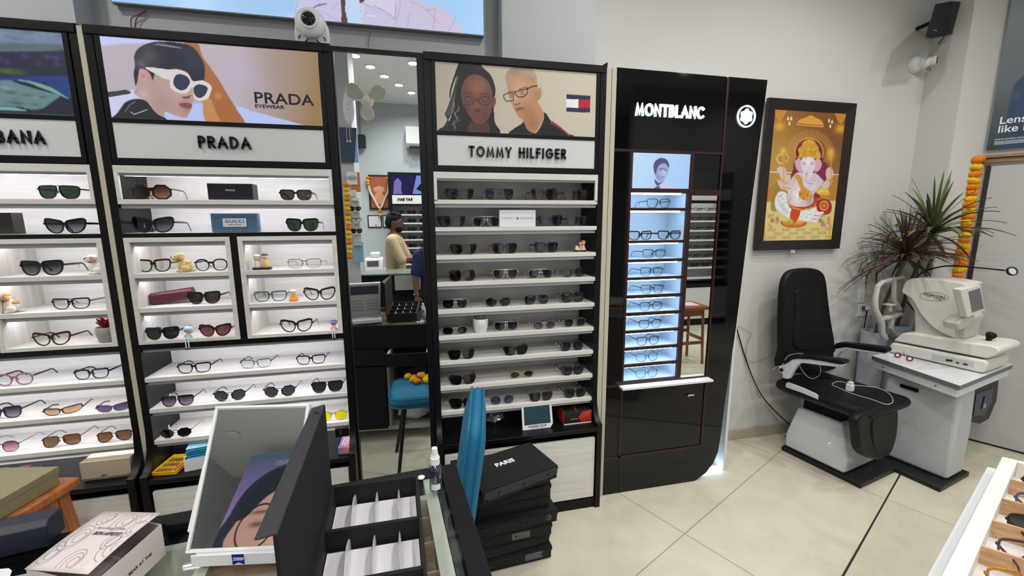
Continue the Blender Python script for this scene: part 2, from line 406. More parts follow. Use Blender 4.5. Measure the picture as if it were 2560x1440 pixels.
struct('column_middle', MB().box(px1, px2, 2.25, BY, 0, CEIL), WALLB)
struct('column_left', MB().box(-4.0, at(186, 30, Y=2.25)[0], 2.25, BY, 0, CEIL), WALLB)
RD = Vector((.488, -.873, 0)); RP = Vector((3.675, 2.125, 0)); RN = Vector((-.873, -.488, 0))
struct('column_right', MB().ext([(3.42, 2.155, 0), (3.675, 2.13, 0), (3.80, 2.13, 0), (3.80, BY+.05, 0), (3.42, BY+.05, 0)], (0, 0, CEIL)), WALLM)
def rw(s, z, d=0.): return RP + RD*s + RN*d + Vector((0, 0, z))
struct('wall_right', MB().ext([rw(-.05, 0, 0), rw(6.15, 0, 0), rw(6.15, 0, -.1), rw(-.05, 0, -.1)], (0, 0, CEIL)), WALLM)
SKIRT = mat('beige marble skirting', 'a8a290', .35, noise_amt=.08, nscale=12)
struct('baseboard_back', MB().box(1.84, 3.42, BY-.012, BY, 0, .075), SKIRT, bevel=.002)
struct('baseboard_column', MB().box(3.408, 3.42, 2.155, BY-.012, 0, .075), SKIRT, bevel=.002)
struct('wall_partition', MB().box(3.0, 5.2, -1.72, -1.62, 0, CEIL), WALLB)
# dark joint strip in the floor
a_, b_ = Vector((2.95, 1.842, 0)), Vector((1.30, 1.035, 0)); d_ = (b_-a_).normalized(); n_ = Vector((-d_.y, d_.x, 0))*.0035
struct('trim_1', MB().ext([a_+n_, b_+n_, b_-n_, a_-n_], (0, 0, .0015)), mat('dark joint strip', '2a2120', .5))
# door and the timber pelmet on the right wall
DOOR = mat('grey door laminate', 'b3b2b0', .5)
dr = tag(MB().ext([rw(.035, .012, .012), rw(1.05, .012, .012), rw(1.05, .012, 0), rw(.035, .012, 0)], (0, 0, 1.868)).build('door_1', DOOR, bevel=.003), kind='structure')
MB().ext([rw(.012, .0, .016), rw(.033, .0, .016), rw(.033, .0, .001), rw(.012, .0, .001)], (0, 0, 1.885)).build('door_frame', mat('dark door edge', '241d1c', .5), dr)
MB().ext([rw(.035, .0, .008), rw(1.05, .0, .008), rw(1.05, .0, .001), rw(.035, .0, .001)], (0, 0, .011)).build('door_gap_seal', mat('dark seal', '17110f', .6), dr)
struct('trim_2', MB().ext([rw(-.005, 1.9, .03), rw(1.3, 1.9, .03), rw(1.3, 1.9, 0), rw(-.005, 1.9, 0)], (0, 0, .028)).ext([rw(-.005, 1.93, .045), rw(1.3, 1.93, .045), rw(1.3, 1.93, 0), rw(-.005, 1.93, 0)], (0, 0, .018)),
       wood('brown timber moulding', '7a5f45', '9a7d5f', .5, (8, 8, 60)), bevel=.002)

# ================= DISPLAY BAYS =================
H1 = {}
def bay(nm, label, xl, letters, lit, tops, niches):
    xr = xl+.858; il, ir = xl+.028, xr-.028; cx = (xl+xr)/2
    t = thing(nm, label, 'display cabinet', (cx, 2.1, 0))
    prof = [(2.0, 2.27), (2.0, .64), (1.992, .57), (1.97, .515), (1.94, .487), (1.92, .482), (1.92, 0), (2.22, 0), (2.22, 2.27)]
    for x in (xl, ir): MB().ext([(x, y, z) for y, z in prof], (.028, 0, 0)).build('side_panel', BLK, t, bevel=.0015)
    MB().box(il, ir, 2.212, 2.22, .0, 2.25).build('back_panel', WHT, t)
    h = MB(); h.box(il, ir, 2.0, 2.22, 2.25, 2.27); h.box(il, ir, 2.006, 2.2, 1.765, 2.249)
    MB().box(xl+.004, xr-.004, 1.994, 2.1, 2.236, 2.268).build('top_rail', BLK, t, bevel=.002)
    h.build('header_box', BLK, t)
    f = MB(); y0, y1 = 1.998, 2.006
    for a, b, c, d in ((il+.004, il+.021, 1.768, 2.248), (ir-.021, ir-.004, 1.768, 2.248), (il+.021, ir-.021, 2.232, 2.248), (il+.021, ir-.021, 1.925, 1.942), (il+.021, ir-.021, 1.768, 1.793)):
        f.box(a, b, y0, y1, c, d)
    f.build('header_frame', BLK, t, bevel=.001)
    s = MB().box(cx-.379, cx+.379, 2.001, 2.0055, 1.793, 1.925).build('sign_panel', SIGN, t)
    for txt, xa, xb, zz in letters: sign_letters(txt, xa, xb, zz, .047, 2.0008, .0085, mat('black acrylic letters', '0e0e12', .3), s)
    f = MB().box(il, ir, 2.0, 2.012, 1.736, 1.765)
    f.box(il, il+.014, 2.0, 2.012, 1.634, 1.736); f.box(ir-.014, ir, 2.0, 2.012, 1.634, 1.736)
    f.build('opening_frame', WHT, t, bevel=.001)
    def led(p, a, b, z, y=2.032):
        if lit: MB().box(a, b, y, y+.006, z-.008, z-.001).build('led_strip', LEDW, p)
    fr = MB().box(il, ir, 2.012, 2.03, 1.727, 1.765).build('light_profile', WHTD, t); led(fr, il+.02, ir-.02, 1.735)
    MB().box(il, ir, 2.012, 2.212, 1.755, 1.7649).build('top_lining', WHT, t)
    for z, a, b, kind in tops:
        if kind == 'bar':       # black bar carrying a light top
            sh = MB().box(a, b, 2.006, 2.211, z-.006, z).build('shelf', WHT, t)
            MB().box(a, b, 2.0, 2.1, z-.02, z-.0005).build('black_bar', BLK, sh, bevel=.001)
        elif kind == 'blk':
            sh = MB().box(a, b, 1.999, 2.211, z-.023, z).build('black_bar', BLK, t, bevel=.001)
            MB().box(a+.003, b-.003, 2.012, 2.03, z-.037, z-.023).build('light_profile', WHTD, sh); led(sh, a+.01, b-.01, z-.024)
        else:
            sh = MB().box(a, b, 2.0, 2.211, z-.019, z).build('shelf', WHT, t, bevel=.0008)
            MB().box(a+.003, b-.003, 2.012, 2.03, z-.035, z-.019).build('light_profile', WHTD, sh)
            if kind != 'last': led(sh, a+.01, b-.01, z-.02)
    for a, b in niches:
        q = .0185
        f = MB(); f.box(a, b, 1.998, 2.012, 1.482-q, 1.482); f.box(a, a+q, 1.998, 2.012, 1.052, 1.482-q); f.box(b-q, b, 1.998, 2.012, 1.052, 1.482-q)
        f.box(a, b, 1.998, 2.012, 1.037, 1.052)
        n = f.build('niche_frame', WHT, t, bevel=.001)
        f = MB(); f.box(a+q-.006, a+q, 2.012, 2.211, 1.04, 1.48); f.box(b-q, b-q+.006, 2.012, 2.211, 1.04, 1.48); f.box(a+q, b-q, 2.012, 2.211, 1.04, 1.052); f.box(a+q, b-q, 2.012, 2.211, 1.472, 1.48)
        f.build('niche_lining', WHTV, n)
        p = MB().box(a+q, b-q, 2.014, 2.03, 1.446, 1.47).build('light_profile', WHTD, n); led(n, a+q+.006, b-q-.006, 1.463)
    if niches: MB().box(niches[0][1], niches[1][0], 1.9995, 2.2, 1.037, 1.482).build('mullion', BLK, t)
    MB().box(il, ir, 1.922, 2.211, .443, .465).build('base_deck', BLK, t, bevel=.002)
    MB().box(il, ir, 2.0, 2.21, .0, .44).box(il, ir, 1.93, 2.0, .0, .055).build('base_carcass', BLK2, t)
    d = MB().box(il+.006, ir-.006, 1.93, 1.949, .062, .405).build('drawer_front', WHT, t, bevel=.002)
    H1[nm] = t
    return t
def P_tops(x0):
    il, ir = x0+.028, x0+.83; nl, nr = (il, il+.381), (ir-.393, ir)
    q = .0185
    T = [(1.634, il, ir, ''), (1.50, il, ir, 'bar')]
    for a, b in (nl, nr):
        for z in (1.336, 1.192): T.append((z, a+q, b-q, ''))
    T += [(1.037, il, ir, 'blk'), (.89, il, ir, ''), (.75, il, ir, ''), (.605, il, ir, '')]
    return T, (nl, nr)
XP, XL, XT = -1.178, -2.054, .057
T, N_ = P_tops(XP)
bayP = bay('display_cabinet', 'lit eyewear display cabinet with white haired ad of white sunglasses, just left of tall mirror', XP, [('PRADA', -.841, -.651, 1.862)], True, T, N_)
bayP['label'] = 'lit eyewear display cabinet headed by white sunglasses ad, directly left of the tall mirror'
T, N_ = P_tops(XL)
bayL = bay('display_cabinet', 'lit eyewear display cabinet headed by blue green dark poster, cut by left edge of photo', XL, [('DOLCE & GABBANA', -1.905, -1.348, 1.859)], True, T, N_)
T = [(z, XT+.028, XT+.83, 'last' if z == .602 else '') for z in (1.64, 1.514, 1.382, 1.254, 1.12, .99, .864, .732, .602)]
bayT = bay('display_cabinet', 'unlit eyewear display cabinet headed by two-person portrait poster, right of the tall mirror', XT, [('TOMMY HILFIGER', .247, .716, 1.858)], False, T, [])
# filler strips between the cabinets
for x0, x1, lb in ((-1.196, -1.178, 'cream vertical filler strip between the two lit display cabinets'), (.9165, .942, 'cream vertical filler strip right against the unlit display cabinet'), (.945, .968, 'cream vertical filler strip against the glossy black tower')):
    tag(MB().box(x0, x1, 1.998, 2.21, 0, 2.262).build('filler_strip', CREAM, bevel=.001), lb, 'filler strip', 'cream filler strips')
# posters of the three headers
def K(pts, ox, oy, s): return [(ox+x/s, oy+y/s) for x, y in pts]
c1 = lambda *p: K(p, 0, 0, 3.428)
c2 = lambda *p: K(p, 600, 0, 3.428)
def header_pic(cx, nx, bg): return Pic((cx-.379, 1.9995+.002, 1.942), (1, 0, 0), (0, 0, 1), .758, .29, nx, bg)
pp = header_pic(-.749, 420, 'b7abb8')
pp.grad('bbb0bb', '96784a', (590, 200), (790, 240))
pp.blob((690, 160), 90, 'a08a78', .5); pp.blob((600, 190), 60, 'b9b0c8', .6)
pp.poly(c1((850,300),(1500,340),(1500,365),(1100,372),(860,385)), 'c6cdf6', soft=6)
pp.poly(c1((930,835),(1010,815),(1110,800),(1160,770),(1400,900),(1420,1040),(930,1040)), 'ccd2ef', soft=3)
pp.poly(c1((1330,1040),(1400,985),(1650,890),(1800,880),(2000,930),(2194,960),(2700,1100),(1330,1100)), 'b7c6f6', sm=False, soft=1)
pp.poly(c2((-30,905),(20,918),(200,1000),(360,1080),(-30,1090)), 'b7c6f6', sm=False)
pp.poly(c1((1570,340),(1640,350),(1700,375),(1735,480),(1790,560),(1880,690),(1950,810),(2030,940),(2095,1065),(1890,1065),(1770,1020),(1745,900),(1730,840),(1700,640)), 'a9673a', soft=1)
pp.poly(c1((1740,860),(1760,1040),(1890,1060),(1850,960),(1800,840)), 'c08a55', soft=3)
pp.blob((545, 240), 8, 'd9a56a', .5)
pp.poly(c1((930,830),(925,790),(1000,780),(1080,770),(1120,800),(1040,815)), '3c3c40')
pp.poly(c1((940,1030),(1010,960),(1070,880),(1150,848),(1250,860),(1310,930),(1380,985),(1430,1050),(1100,1060),(950,1060)), '23252b', soft=1)
pp.line(c1((1070,960),(1110,900),(1160,870)), 2, '6d7076'); pp.line(c1((1120,960),(1150,980),(1260,940)), 2, 'b9bcc4')
fm = pp.poly(c1((1150,800),(1180,730),(1180,640),(1200,590),(1300,560),(1500,560),(1650,640),(1700,760),(1680,840),(1650,880),(1640,930),(1610,990),(1580,1012),(1500,990),(1420,960),(1400,1000),(1330,960),(1260,870)), 'b89a94', soft=1)
pp.blob((455, 225), 30, 'caa69a', .7, fm); pp.blob((470, 270), 22, '9c7468', .7, fm); pp.blob((360, 235), 14, 'cdb9bd', .6, fm); pp.blob((405, 260), 26, 'a58a88', .6, fm)
pp.poly(c1((1182,650),(1185,600),(1215,580),(1255,600),(1270,650),(1255,700),(1220,715),(1195,690)), 'c99a98', soft=1); pp.blob((357, 190), 5, 'a06a62', .6)
pp.poly(c1((1535,890),(1590,880),(1645,895),(1630,930),(1580,925),(1545,910)), '8a4450', soft=1)
pp.poly(c1((1560,830),(1600,825),(1640,815),(1625,840),(1580,848)), '7a4f44', soft=1)
hm = pp.poly(c1((1160,740),(1145,640),(1155,560),(1150,480),(1190,410),(1290,365),(1400,355),(1560,370),(1660,410),(1720,490),(1755,570),(1750,680),(1720,700),(1650,690),(1600,620),(1500,590),(1450,600),(1340,610),(1310,690),(1290,640),(1250,600),(1200,590),(1185,650),(1178,700)), '1d2030', soft=1)
pp.blob((372, 140), 26, '55525c', .7, hm); pp.blob((352, 160), 14, '6e6a72', .6, hm); pp.blob((480, 160), 22, '232a4c', .8, hm)
for i in range(7): pp.line([(385+i*8, 112+i), (400+i*9, 108+i*2)], 1.3, 'b9c4ea', .6, hm)
pp.poly(c1((1245,582),(1300,578),(1400,590),(1480,596),(1545,600),(1615,635),(1650,695),(1740,690),(1808,735),(1810,780),(1780,845),(1720,862),(1665,840),(1648,745),(1615,785),(1570,802),(1515,790),(1460,750),(1452,685),(1400,672),(1330,632)), 'dcd6d2', soft=0)
pp.poly(c1((1492,668),(1525,636),(1590,648),(1628,695),(1605,750),(1560,775),(1510,755),(1485,715)), '2c3450')
pp.poly(c1((1662,748),(1700,722),(1760,736),(1780,765),(1752,820),(1710,840),(1672,818),(1658,775)), '2c3450')
lp = pp.build('poster_panel', LIT, bayP)
text_mesh('poster_lettering', 'PRADA', .060, mat('poster ink', '201c28', .4), lp, (-.512, 1.999, 2.040), (1, 0, 0), (0, 0, 1), .0006, .001, stretch=1.15, spacing=1.04)
text_mesh('poster_lettering', 'EYEWEAR', .0185, MATS['poster ink'], lp, (-.568, 1.999, 2.009), (1, 0, 0), (0, 0, 1), .0006, .0006, stretch=1.35)
# left header
c3 = lambda *p: K(p, 0, 60, 6.)
pl_ = header_pic(-1.625, 320, '202a44')
pl_.poly(c3((-2000,0),(1100,60),(1100,360),(900,380),(500,400),(-2000,390)), '8b9fc4', soft=4)
for i in range(26): pl_.blob((random.uniform(-60, 160), random.uniform(78, 112)), random.uniform(5, 16), random.choice(['a9b9e0', '6d82a8', '9fb4d0', '5d7590']), .5, r2=5)
pl_.poly(c3((-2000,300),(500,290),(1000,330),(1000,390),(-2000,390)), '5f7a72', soft=4, a=.8)
for x, y, r in ((62,140,9),(118,142,9),(140,145,10),(18,156,8),(96,158,7),(142,160,7),(0,146,8)): pl_.blob((x, y), r, '4a46a0', .8, r2=6)
pl_.blob((20, 178), 30, '73862c', .8, r2=8); pl_.blob((45, 183), 20, '556a2c', .7, r2=5)
pl_.poly(c3((-2000,780),(100,790),(1040,780),(1060,890),(600,870),(200,850),(-2000,850)), '2c3fa0', soft=2)
pl_.poly(c3((700,880),(1080,900),(1080,1110),(900,1060)), '1f4f9a', soft=2)
pl_.poly(c3((-2000,860),(0,845),(200,870),(500,960),(700,1010),(900,1070),(800,1150),(620,1270),(400,1270),(100,1230),(-2000,1240)), '7ea8a8', soft=2)
for i in range(14): pl_.blob((random.uniform(-30, 110), random.uniform(212, 262)), random.uniform(8, 20), random.choice(['39484f', '5d7c78', 'b5d6d6', '4a5a70']), .55, r2=4)
pl_.poly(c3((230,860),(380,890),(600,950),(880,1060),(1000,1100),(860,1060),(500,960),(300,900)), '14202c')
pl_.poly(c3((240,840),(420,850),(620,900),(800,970),(940,1060),(1045,1130),(940,1090),(780,1020),(600,950),(420,880)), '8fd0c8', soft=1)
pl_.poly(c3((-2000,1230),(0,1240),(250,1260),(395,1305),(100,1295),(-2000,1290)), '96d2d0', soft=1)
pl_.build('poster_panel', LITD, bayL)
# right header (not lit)
c4 = lambda *p: K(p, 1060, 120, 4.364)
pt = header_pic(.486, 440, 'c3b8a8'); pt.grad('b9aea2', 'c8bfae', (1090, 200), (1400, 250)); pt.blob((1180, 230), 60, 'b4ab9f', .5)
pt.poly(c4((365,200),(400,150),(600,160),(640,210),(730,300),(775,420),(775,520),(760,560),(770,800),(800,940),(180,910),(260,830),(310,700),(330,560),(350,420),(370,300),(340,340),(300,460),(285,560),(280,470),(320,330)), '0e0d10')
sk = pt.poly(c4((405,480),(430,380),(480,310),(560,290),(650,320),(720,400),(745,500),(745,600),(730,700),(690,790),(620,835),(560,820),(510,760),(460,680),(420,600)), '6a4238', soft=1)
pt.blob((1195, 215), 22, '96604f', .8, sk); pt.blob((1190, 268), 12, '8a5548', .6, sk); pt.blob((1160, 270), 12, '4c2c28', .7, sk); pt.blob((1210, 290), 10, '54302b', .5, sk)
pt.poly(c4((520,800),(560,825),(620,840),(690,800),(700,930),(480,910)), '4d2f28', soft=1)
pt.poly(c4((745,560),(780,540),(785,590),(765,640),(745,640)), '6e4034', soft=1)
pt.poly(c4((530,765),(570,745),(610,748),(655,760),(620,785),(570,785)), '7a3f3b', soft=1); pt.line(c4((535,765),(655,762)), 1, '3a1d1c')
pt.poly(c4((545,690),(560,660),(600,660),(620,690),(585,700)), '55312a', soft=1)
for a, b in (((425,500),(520,505)), ((610,510),(720,505))): pt.line(c4(a, ((a[0]+b[0])/2, a[1]-18), b), 1.6, '1d1214')
for cx_ in (480, 665):
    pt.blob(c4((cx_, 560))[0], 6, '2a1a18', .7); pt.blob(c4((cx_, 562))[0], 1.6, 'b9a8a0', .7)
    P_ = [(cx_+68*math.cos(t), 575+48*math.sin(t)) for t in np.linspace(0, 2*math.pi, 18)]; pt.line(c4(*P_), 1.8, '3c1a22')
pt.line(c4((548,575),(570,560),(598,575)), 1.8, '3c1a22')
for i in range(16):
    x = 250+i*9; pt.line(c4((370-i*2, 250+i*14), (330-i*6, 520+i*12), (300-i*5, 720), (x-60, 900)), 1.6, random.choice(['121114', '2b2620']), .8)
for i in range(9): pt.line(c4((340+random.uniform(-30, 60), 600+i*30), (320+random.uniform(-30, 60), 660+i*30)), 1.0, 'bcb1a4', .6)
pt.poly(c4((920,935),(980,880),(1060,830),(1090,800),(1130,830),(1200,930),(1260,880),(1310,760),(1290,712),(1330,712),(1390,800),(1480,870),(1560,930),(1610,965),(1000,965)), '171519')
pt.poly(c4((1380,820),(1400,800),(1500,870),(1605,962),(1580,960),(1480,880)), '9a1f3e')
sk = pt.poly(c4((890,330),(900,280),(950,225),(1060,205),(1160,225),(1210,280),(1235,360),(1240,440),(1270,430),(1285,480),(1270,550),(1240,580),(1270,640),(1310,740),(1250,880),(1200,925),(1130,890),(1080,790),(1040,765),(1000,700),(960,620),(930,540),(910,440)), 'b98968', soft=1)
pt.blob((1300, 222), 24, 'd3a888', .7, sk); pt.blob((1285, 245), 10, 'd8b092', .6, sk); pt.blob((1320, 280), 18, 'a3714f', .7, sk); pt.blob((1330, 310), 20, '9c6a4a', .8, sk); pt.blob((1345, 240), 10, 'a37253', .5, sk)
hm = pt.poly(c4((890,350),(895,290),(940,230),(1060,200),(1160,220),(1215,280),(1240,400),(1225,400),(1190,320),(1100,300),(1000,300),(930,330),(905,400)), 'b29a82', soft=2); pt.blob((1285, 172), 22, '8a6a55', .5, hm)
pt.poly(c4((1000,660),(1050,645),(1100,655),(1060,680),(1010,690)), '9d5a4c', soft=1); pt.line(c4((1005,665),(1100,656)), 1, '5e2c26')
pt.poly(c4((975,600),(1000,625),(1040,615),(1050,595),(1010,612)), '7d4c36', soft=1); pt.blob((1278, 240), 5, '6b4030', .6); pt.blob((1305, 231), 6, '6b4030', .7)
pt.line(c4((920,480),(970,470),(1000,480)), 1.8, '5a3c2c'); pt.line(c4((1040,450),(1100,430),(1140,435)), 1.8, '5a3c2c')
pt.line(c4((865,520),(900,495),(975,490),(975,575),(900,582),(880,560),(865,520)), 2.2, '2c2120')
pt.line(c4((990,485),(1050,460),(1125,445),(1125,500),(1080,535),(1030,535),(1000,510),(990,485)), 2.4, '2c2120'); pt.line(c4((1120,450),(1180,420),(1232,415)), 3, '2c2120')
NAVY, RED = '24214a', 'b21c2c'
pt.poly(c4((1556,505),(1814,519),(1812,705),(1553,695)), NAVY, sm=False)
pt.poly(c4((1556,556),(1685,560),(1683,654),(1554,650)), 'e8e8ea', sm=False); pt.poly(c4((1685,560),(1814,564),(1812,658),(1683,654)), RED, sm=False)
lt = pt.build('poster_panel', PRINT, bayT)
o = at(*c4((1685, 532))[0], Y=2.0); text_mesh('poster_lettering', 'TOMMY', .0135, mat('lilac ink', '4a4570', .4), lt, (o[0], 2.0, o[2]), (1, 0, 0), (0, 0, 1), .0005, stretch=1.5, spacing=1.35)
o = at(*c4((1685, 680))[0], Y=2.0); text_mesh('poster_lettering', 'HILFIGER', .0135, MATS['lilac ink'], lt, (o[0], 2.0, o[2]), (1, 0, 0), (0, 0, 1), .0005, stretch=1.3, spacing=1.3)

# ================= TALL MIRROR =================
mt = thing('wall_mirror', 'tall black framed mirror standing between the lit and unlit display cabinets', 'mirror', (-.13, 2.03, 0))
MB().box(-.312, .030, 2.018, 2.022, .06, 2.252).build('mirror_glass', MIRR, mt)
f = MB(); f.box(-.3195, -.311, 2.005, 2.05, 0, 2.264); f.box(.028, .0565, 2.005, 2.05, 0, 2.264); f.box(-.311, .028, 2.005, 2.05, 2.25, 2.264); f.box(-.311, .028, 2.005, 2.05, 0, .062); f.box(-.311, .028, 2.024, 2.05, .062, 2.25)
f.build('mirror_frame', BLK, mt, bevel=.001)

# ================= GLOSSY TOWER =================
GB = mat('glossy black glass', '040304', .04, spec=.5)
MAR = mat('dark maroon wood edge', '2c1414', .35, noise_amt=.15, nscale=30)
CELL = mat('white tower lining', 'd3e0ec', .4)
tw = thing('display_tower', 'glossy black eyewear tower with glowing white lettering and lit narrow shelves', 'display cabinet', (1.4, 2.15, 0))
edge = [(1919,200),(1880,500),(1862,640),(1840,820),(1813,1000),(1803,1080),(1795,1130),(1783,1158),(1765,1182),(1738,1202)]
E_ = [at(x, y, Y=2.005) for x, y in edge]; E_ = [(p[0], max(0.003, p[2])) for p in E_]
CX0, CX1, CZ0, CZ1 = 1.070, 1.398, .669, 1.681
MX0, MX1 = 1.421, 1.576
def edge_x(z):
    zs = [p[1] for p in E_][::-1]; xs = [p[0] for p in E_][::-1]; return float(np.interp(z, zs, xs))
def pan(mb, x0, x1, z0, z1, y0=2.005, y1=2.022): mb.box(x0, x1, y0, y1, z0, z1)
q = MB(); pan(q, .972, CX0-.008, .217, 1.88)
q.build('left_stile', GB, tw)
q = MB(); q.ext([(.972, 2.005, 1.893), (1.583, 2.005, 1.893), (1.583, 2.005, 2.266), (.972, 2.005, 2.269)], (0, .017, 0)); q.build('header_panel', GB, tw, bevel=.001)
q = MB(); up = [p for p in E_ if p[1] > .64]; zlo = .64
pts = [(1.595, 2.005, 2.266)] + [(x, 2.005, z) for x, z in up] + [(edge_x(zlo), 2.005, zlo), (1.595, 2.005, zlo)]
q.ext(pts, (0, .017, 0)); low = [p for p in E_ if p[1] < .64]
pts = [(1.595, 2.005, .64), (edge_x(.64), 2.005, .64)] + [(x, 2.005, z) for x, z in low] + [(1.50, 2.005, .003), (1.50, 2.005, .225), (1.595, 2.005, .225)]
q.ext(pts, (0, .017, 0)); q.build('right_wing', GB, tw, ang=20)
MB().box(.972, 1.499, 2.005, 2.022, .003, .216).build('plinth_panel', GB, tw)
MB().box(1.07, 1.577, 2.004, 2.02, .236, .632).build('door', GB, tw, bevel=.001)
o = at(1726, 987, Y=2.0); MB().box(o[0]-.022, o[0]+.022, 1.992, 2.004, o[2]-.006, o[2]+.006).build('door_handle', CHROME, [c for c in tw.children if c.name.startswith('door')][0], bevel=.002)
MB().box(CX1+.024, MX1+.002, 2.008, 2.02, 1.70, 1.878).build('smoked_glass', GB, tw)
q = MB(); e0, e1 = 2.0, 2.021
for a, b, c, d in ((.972, 1.595, 1.880, 1.893), (1.583, 1.595, 1.893, 2.26), (1.583, 1.595, .225, 1.88), (1.057, 1.070, .02+.2, 1.88), (1.07, 1.583, .634, .660), (.972, 1.057, .645, .657), (.972, 1.583, .218, .232), (CX1, MX0, .660, 1.88), (CX0, CX1, CZ1, 1.702), (MX0, MX1+.007, CZ1-.012, 1.70)):
    q.box(a, b, e0+.002, e1, c, d)
q.build('edge_inlay', MAR, tw)
MB().box(MX0, MX1, 2.006, 2.010, .66, 1.669).build('mirror_glass', MIRR, tw); MB().box(MX0, MX1+.007, 2.0105, 2.02, .66, 1.669).build('mirror_backing', BLK, tw)
MB().box(1.045, 1.60, 1.955, 2.004, .640, .652).build('ledge', WHITE, tw, bevel=.001)
# lit cells
LB = [519.5, 602, 649.5, 695, 740, 784, 829, 872, 914, 956]; LX = [1574, 1570, 1568, 1565, 1563, 1561, 1559, 1557, 1555, 1553]
LT = [482, 527, 609, 657, 702, 748, 792, 836, 879, 921]
CELLZ = [(at(x, yb, Y=2.0)[2], at(x+1, yt, Y=2.0)[2]) for x, yb, yt in zip(LX, LB, LT)]
MB().box(CX0-.004, CX0, 2.006, 2.19, CZ0-.01, 1.70).box(CX1, CX1+.004, 2.022, 2.19, CZ0-.01, 1.70).box(CX0-.004, CX1+.004, 2.19, 2.2, CZ0-.01, 1.70).build('cell_lining', CELL, tw)
for i, (zb, zt) in enumerate(CELLZ):
    zn = CELLZ[i+1][1] if i+1 < len(CELLZ) else zb-.014
    sh = MB().box(CX0, CX1, 2.018, 2.19, zn, zb).build('shelf', CELL, tw)
    MB().box(CX0, CX1, 2.003, 2.018, zn, zb).build('shelf_edge', MAR, sh)
    MB().box(CX0+.01, CX1-.03, 2.019, 2.025, zt-.007, zt-.0005).build('led_strip', LEDC, sh)
MB().box(CX0, CX1, 2.018, 2.19, CELLZ[0][1], 1.70).build('cell_top', CELL, tw)
# body behind the front
q = MB(); q.box(.972, .985, 2.022, 2.36, 0, 2.26); q.box(.985, 1.80, 2.35, 2.36, 0, 2.26); q.box(.985, 1.817, 2.022, 2.36, 2.25, 2.262)
q.ext([(1.80, 2.06, 0), (1.817, 2.06, 0), (1.817, 2.36, 0), (1.80, 2.36, 0)], (0, 0, 2.25)); q.box(.985, 1.70, 2.06, 2.07, .02, .60); q.build('body', WHITEG, tw)
MB().box(1.62, 1.79, 2.075, 2.085, .012, .02).build('glow_strip', LEDC, tw)
LET = emis('glowing white letters', 'd9f6ff', 1.6)
o0, o1 = at(1588, 275, Y=2.0), at(1760, 283, Y=2.0)
sign_letters('MONTBLANC', float(o0[0])+.001, float(o1[0])+.002, 2.082, .060, 2.004, .0115, LET, tw, .009, .0045)
em = at(1866, 291, Y=2.0); R_ = .056
q = MB(); n = 40
for i in range(n):
    a, b = 2*math.pi*i/n, 2*math.pi*(i+1)/n
    q.ext([(em[0]+R_*math.cos(a), 2.003, em[2]+R_*math.sin(a)), (em[0]+R_*math.cos(b), 2.003, em[2]+R_*math.sin(b)), (em[0]+.86*R_*math.cos(b), 2.003, em[2]+.86*R_*math.sin(b)), (em[0]+.86*R_*math.cos(a), 2.003, em[2]+.86*R_*math.sin(a))], (0, -.006, 0))
st = [(em[0]+(R_*.63+R_*.075*math.cos(6*(t-math.pi/2)))*math.cos(t), 2.003, em[2]+(R_*.63+R_*.075*math.cos(6*(t-math.pi/2)))*math.sin(t)) for t in np.linspace(0, 2*math.pi, 60, endpoint=False)]
q.ext(st, (0, -.006, 0)); q.build('emblem', LET, tw)
# small backlit portrait
pm = Pic((1.0755, 2.003, 1.703), (1, 0, 0), (0, 0, 1), .325, .174, 200, 'b9dcff'); pm.grad('c4e2ff', 'a5cdfb', (1584, 385), (1720, 470))
c5 = lambda *p: K(p, 1540, 370, 4.365)
pm.poly(c5((330,450),(410,400),(430,335),(470,370),(530,350),(580,400),(660,430),(680,460)), 'c6cdf0', soft=1); pm.poly(c5((425,340),(470,380),(525,350),(500,380),(455,415),(425,380)), '5a4f86', soft=1)
sk = pm.poly(c5((412,240),(420,190),(480,150),(560,170),(578,230),(555,300),(520,355),(470,365),(430,310),(418,270)), '9aa4d8', soft=1); pm.blob((1660, 432), 10, 'c4d0f2', .7, sk); pm.blob((1643, 445), 7, '7a7fc0', .6, sk)
pm.poly(c5((412,240),(408,190),(440,130),(500,108),(555,130),(580,180),(575,215),(540,170),(480,180),(450,230),(432,290)), '4c4678', soft=1)
pm.line(c5((470,232),(500,222),(550,235)), 1.6, '3c3a70'); pm.line(c5((480,245),(500,240)), 1.4, '4c4a80'); pm.line(c5((535,250),(552,246)), 1.4, '4c4a80'); pm.line(c5((495,318),(520,312)), 1.4, '6a64a8')
pm.poly(c5((410,445),(460,415),(480,440)), '4a4a80', soft=1)
pm.build('portrait_panel', LIT, tw)
fr = MB(); x0, x1, z0, z1 = 1.0755, 1.4005, 1.703, 1.877
fr.box(x0, x1, 2.004, 2.012, z0, z1); fr.build('portrait_backing', WHITE, tw)
# ================= LARGE LIGHT BOX OVER THE CABINETS =================
lb = thing('light_box', 'large backlit poster box of white shirt collar, high on wall over the cabinets', 'light box', (-.43, 2.36, 2.486))
MB().box(-1.255, .382, 2.336, 2.366, 2.486, 3.2).build('case', mat('light box grey case', '8a8782', .5), lb)
pc = Pic((-1.251, 2.3345, 2.49), (1, 0, 0), (0, 0, 1), 1.629, .706, 460, '9ccbf2'); pc.grad('8fc4f2', 'b8dcfa', (800, 20), (300, 10))
c6 = lambda *p: K(p, 640, 0, 4.129)
pc.grad('9fcbf5', 'a9d6fb', (300, 0), (1200, 60))
sh = pc.poly(c6((-500,150),(300,130),(410,130),(400,-300),(420,-900),(1500,-900),(1560,-100),(1700,20),(1850,60),(1960,120),(2050,180),(2100,260),(2160,340),(1000,300),(0,260)), 'cfc8e6', sm=False, soft=3)
pc.grad('a3cdf6', 'b2dbfb', (300, 0), (1200, 60)) if False else None
pc.poly(c6((-500,600),(-400,-900),(380,-900),(400,60),(330,170),(300,600)), 'a5cff6', soft=8)
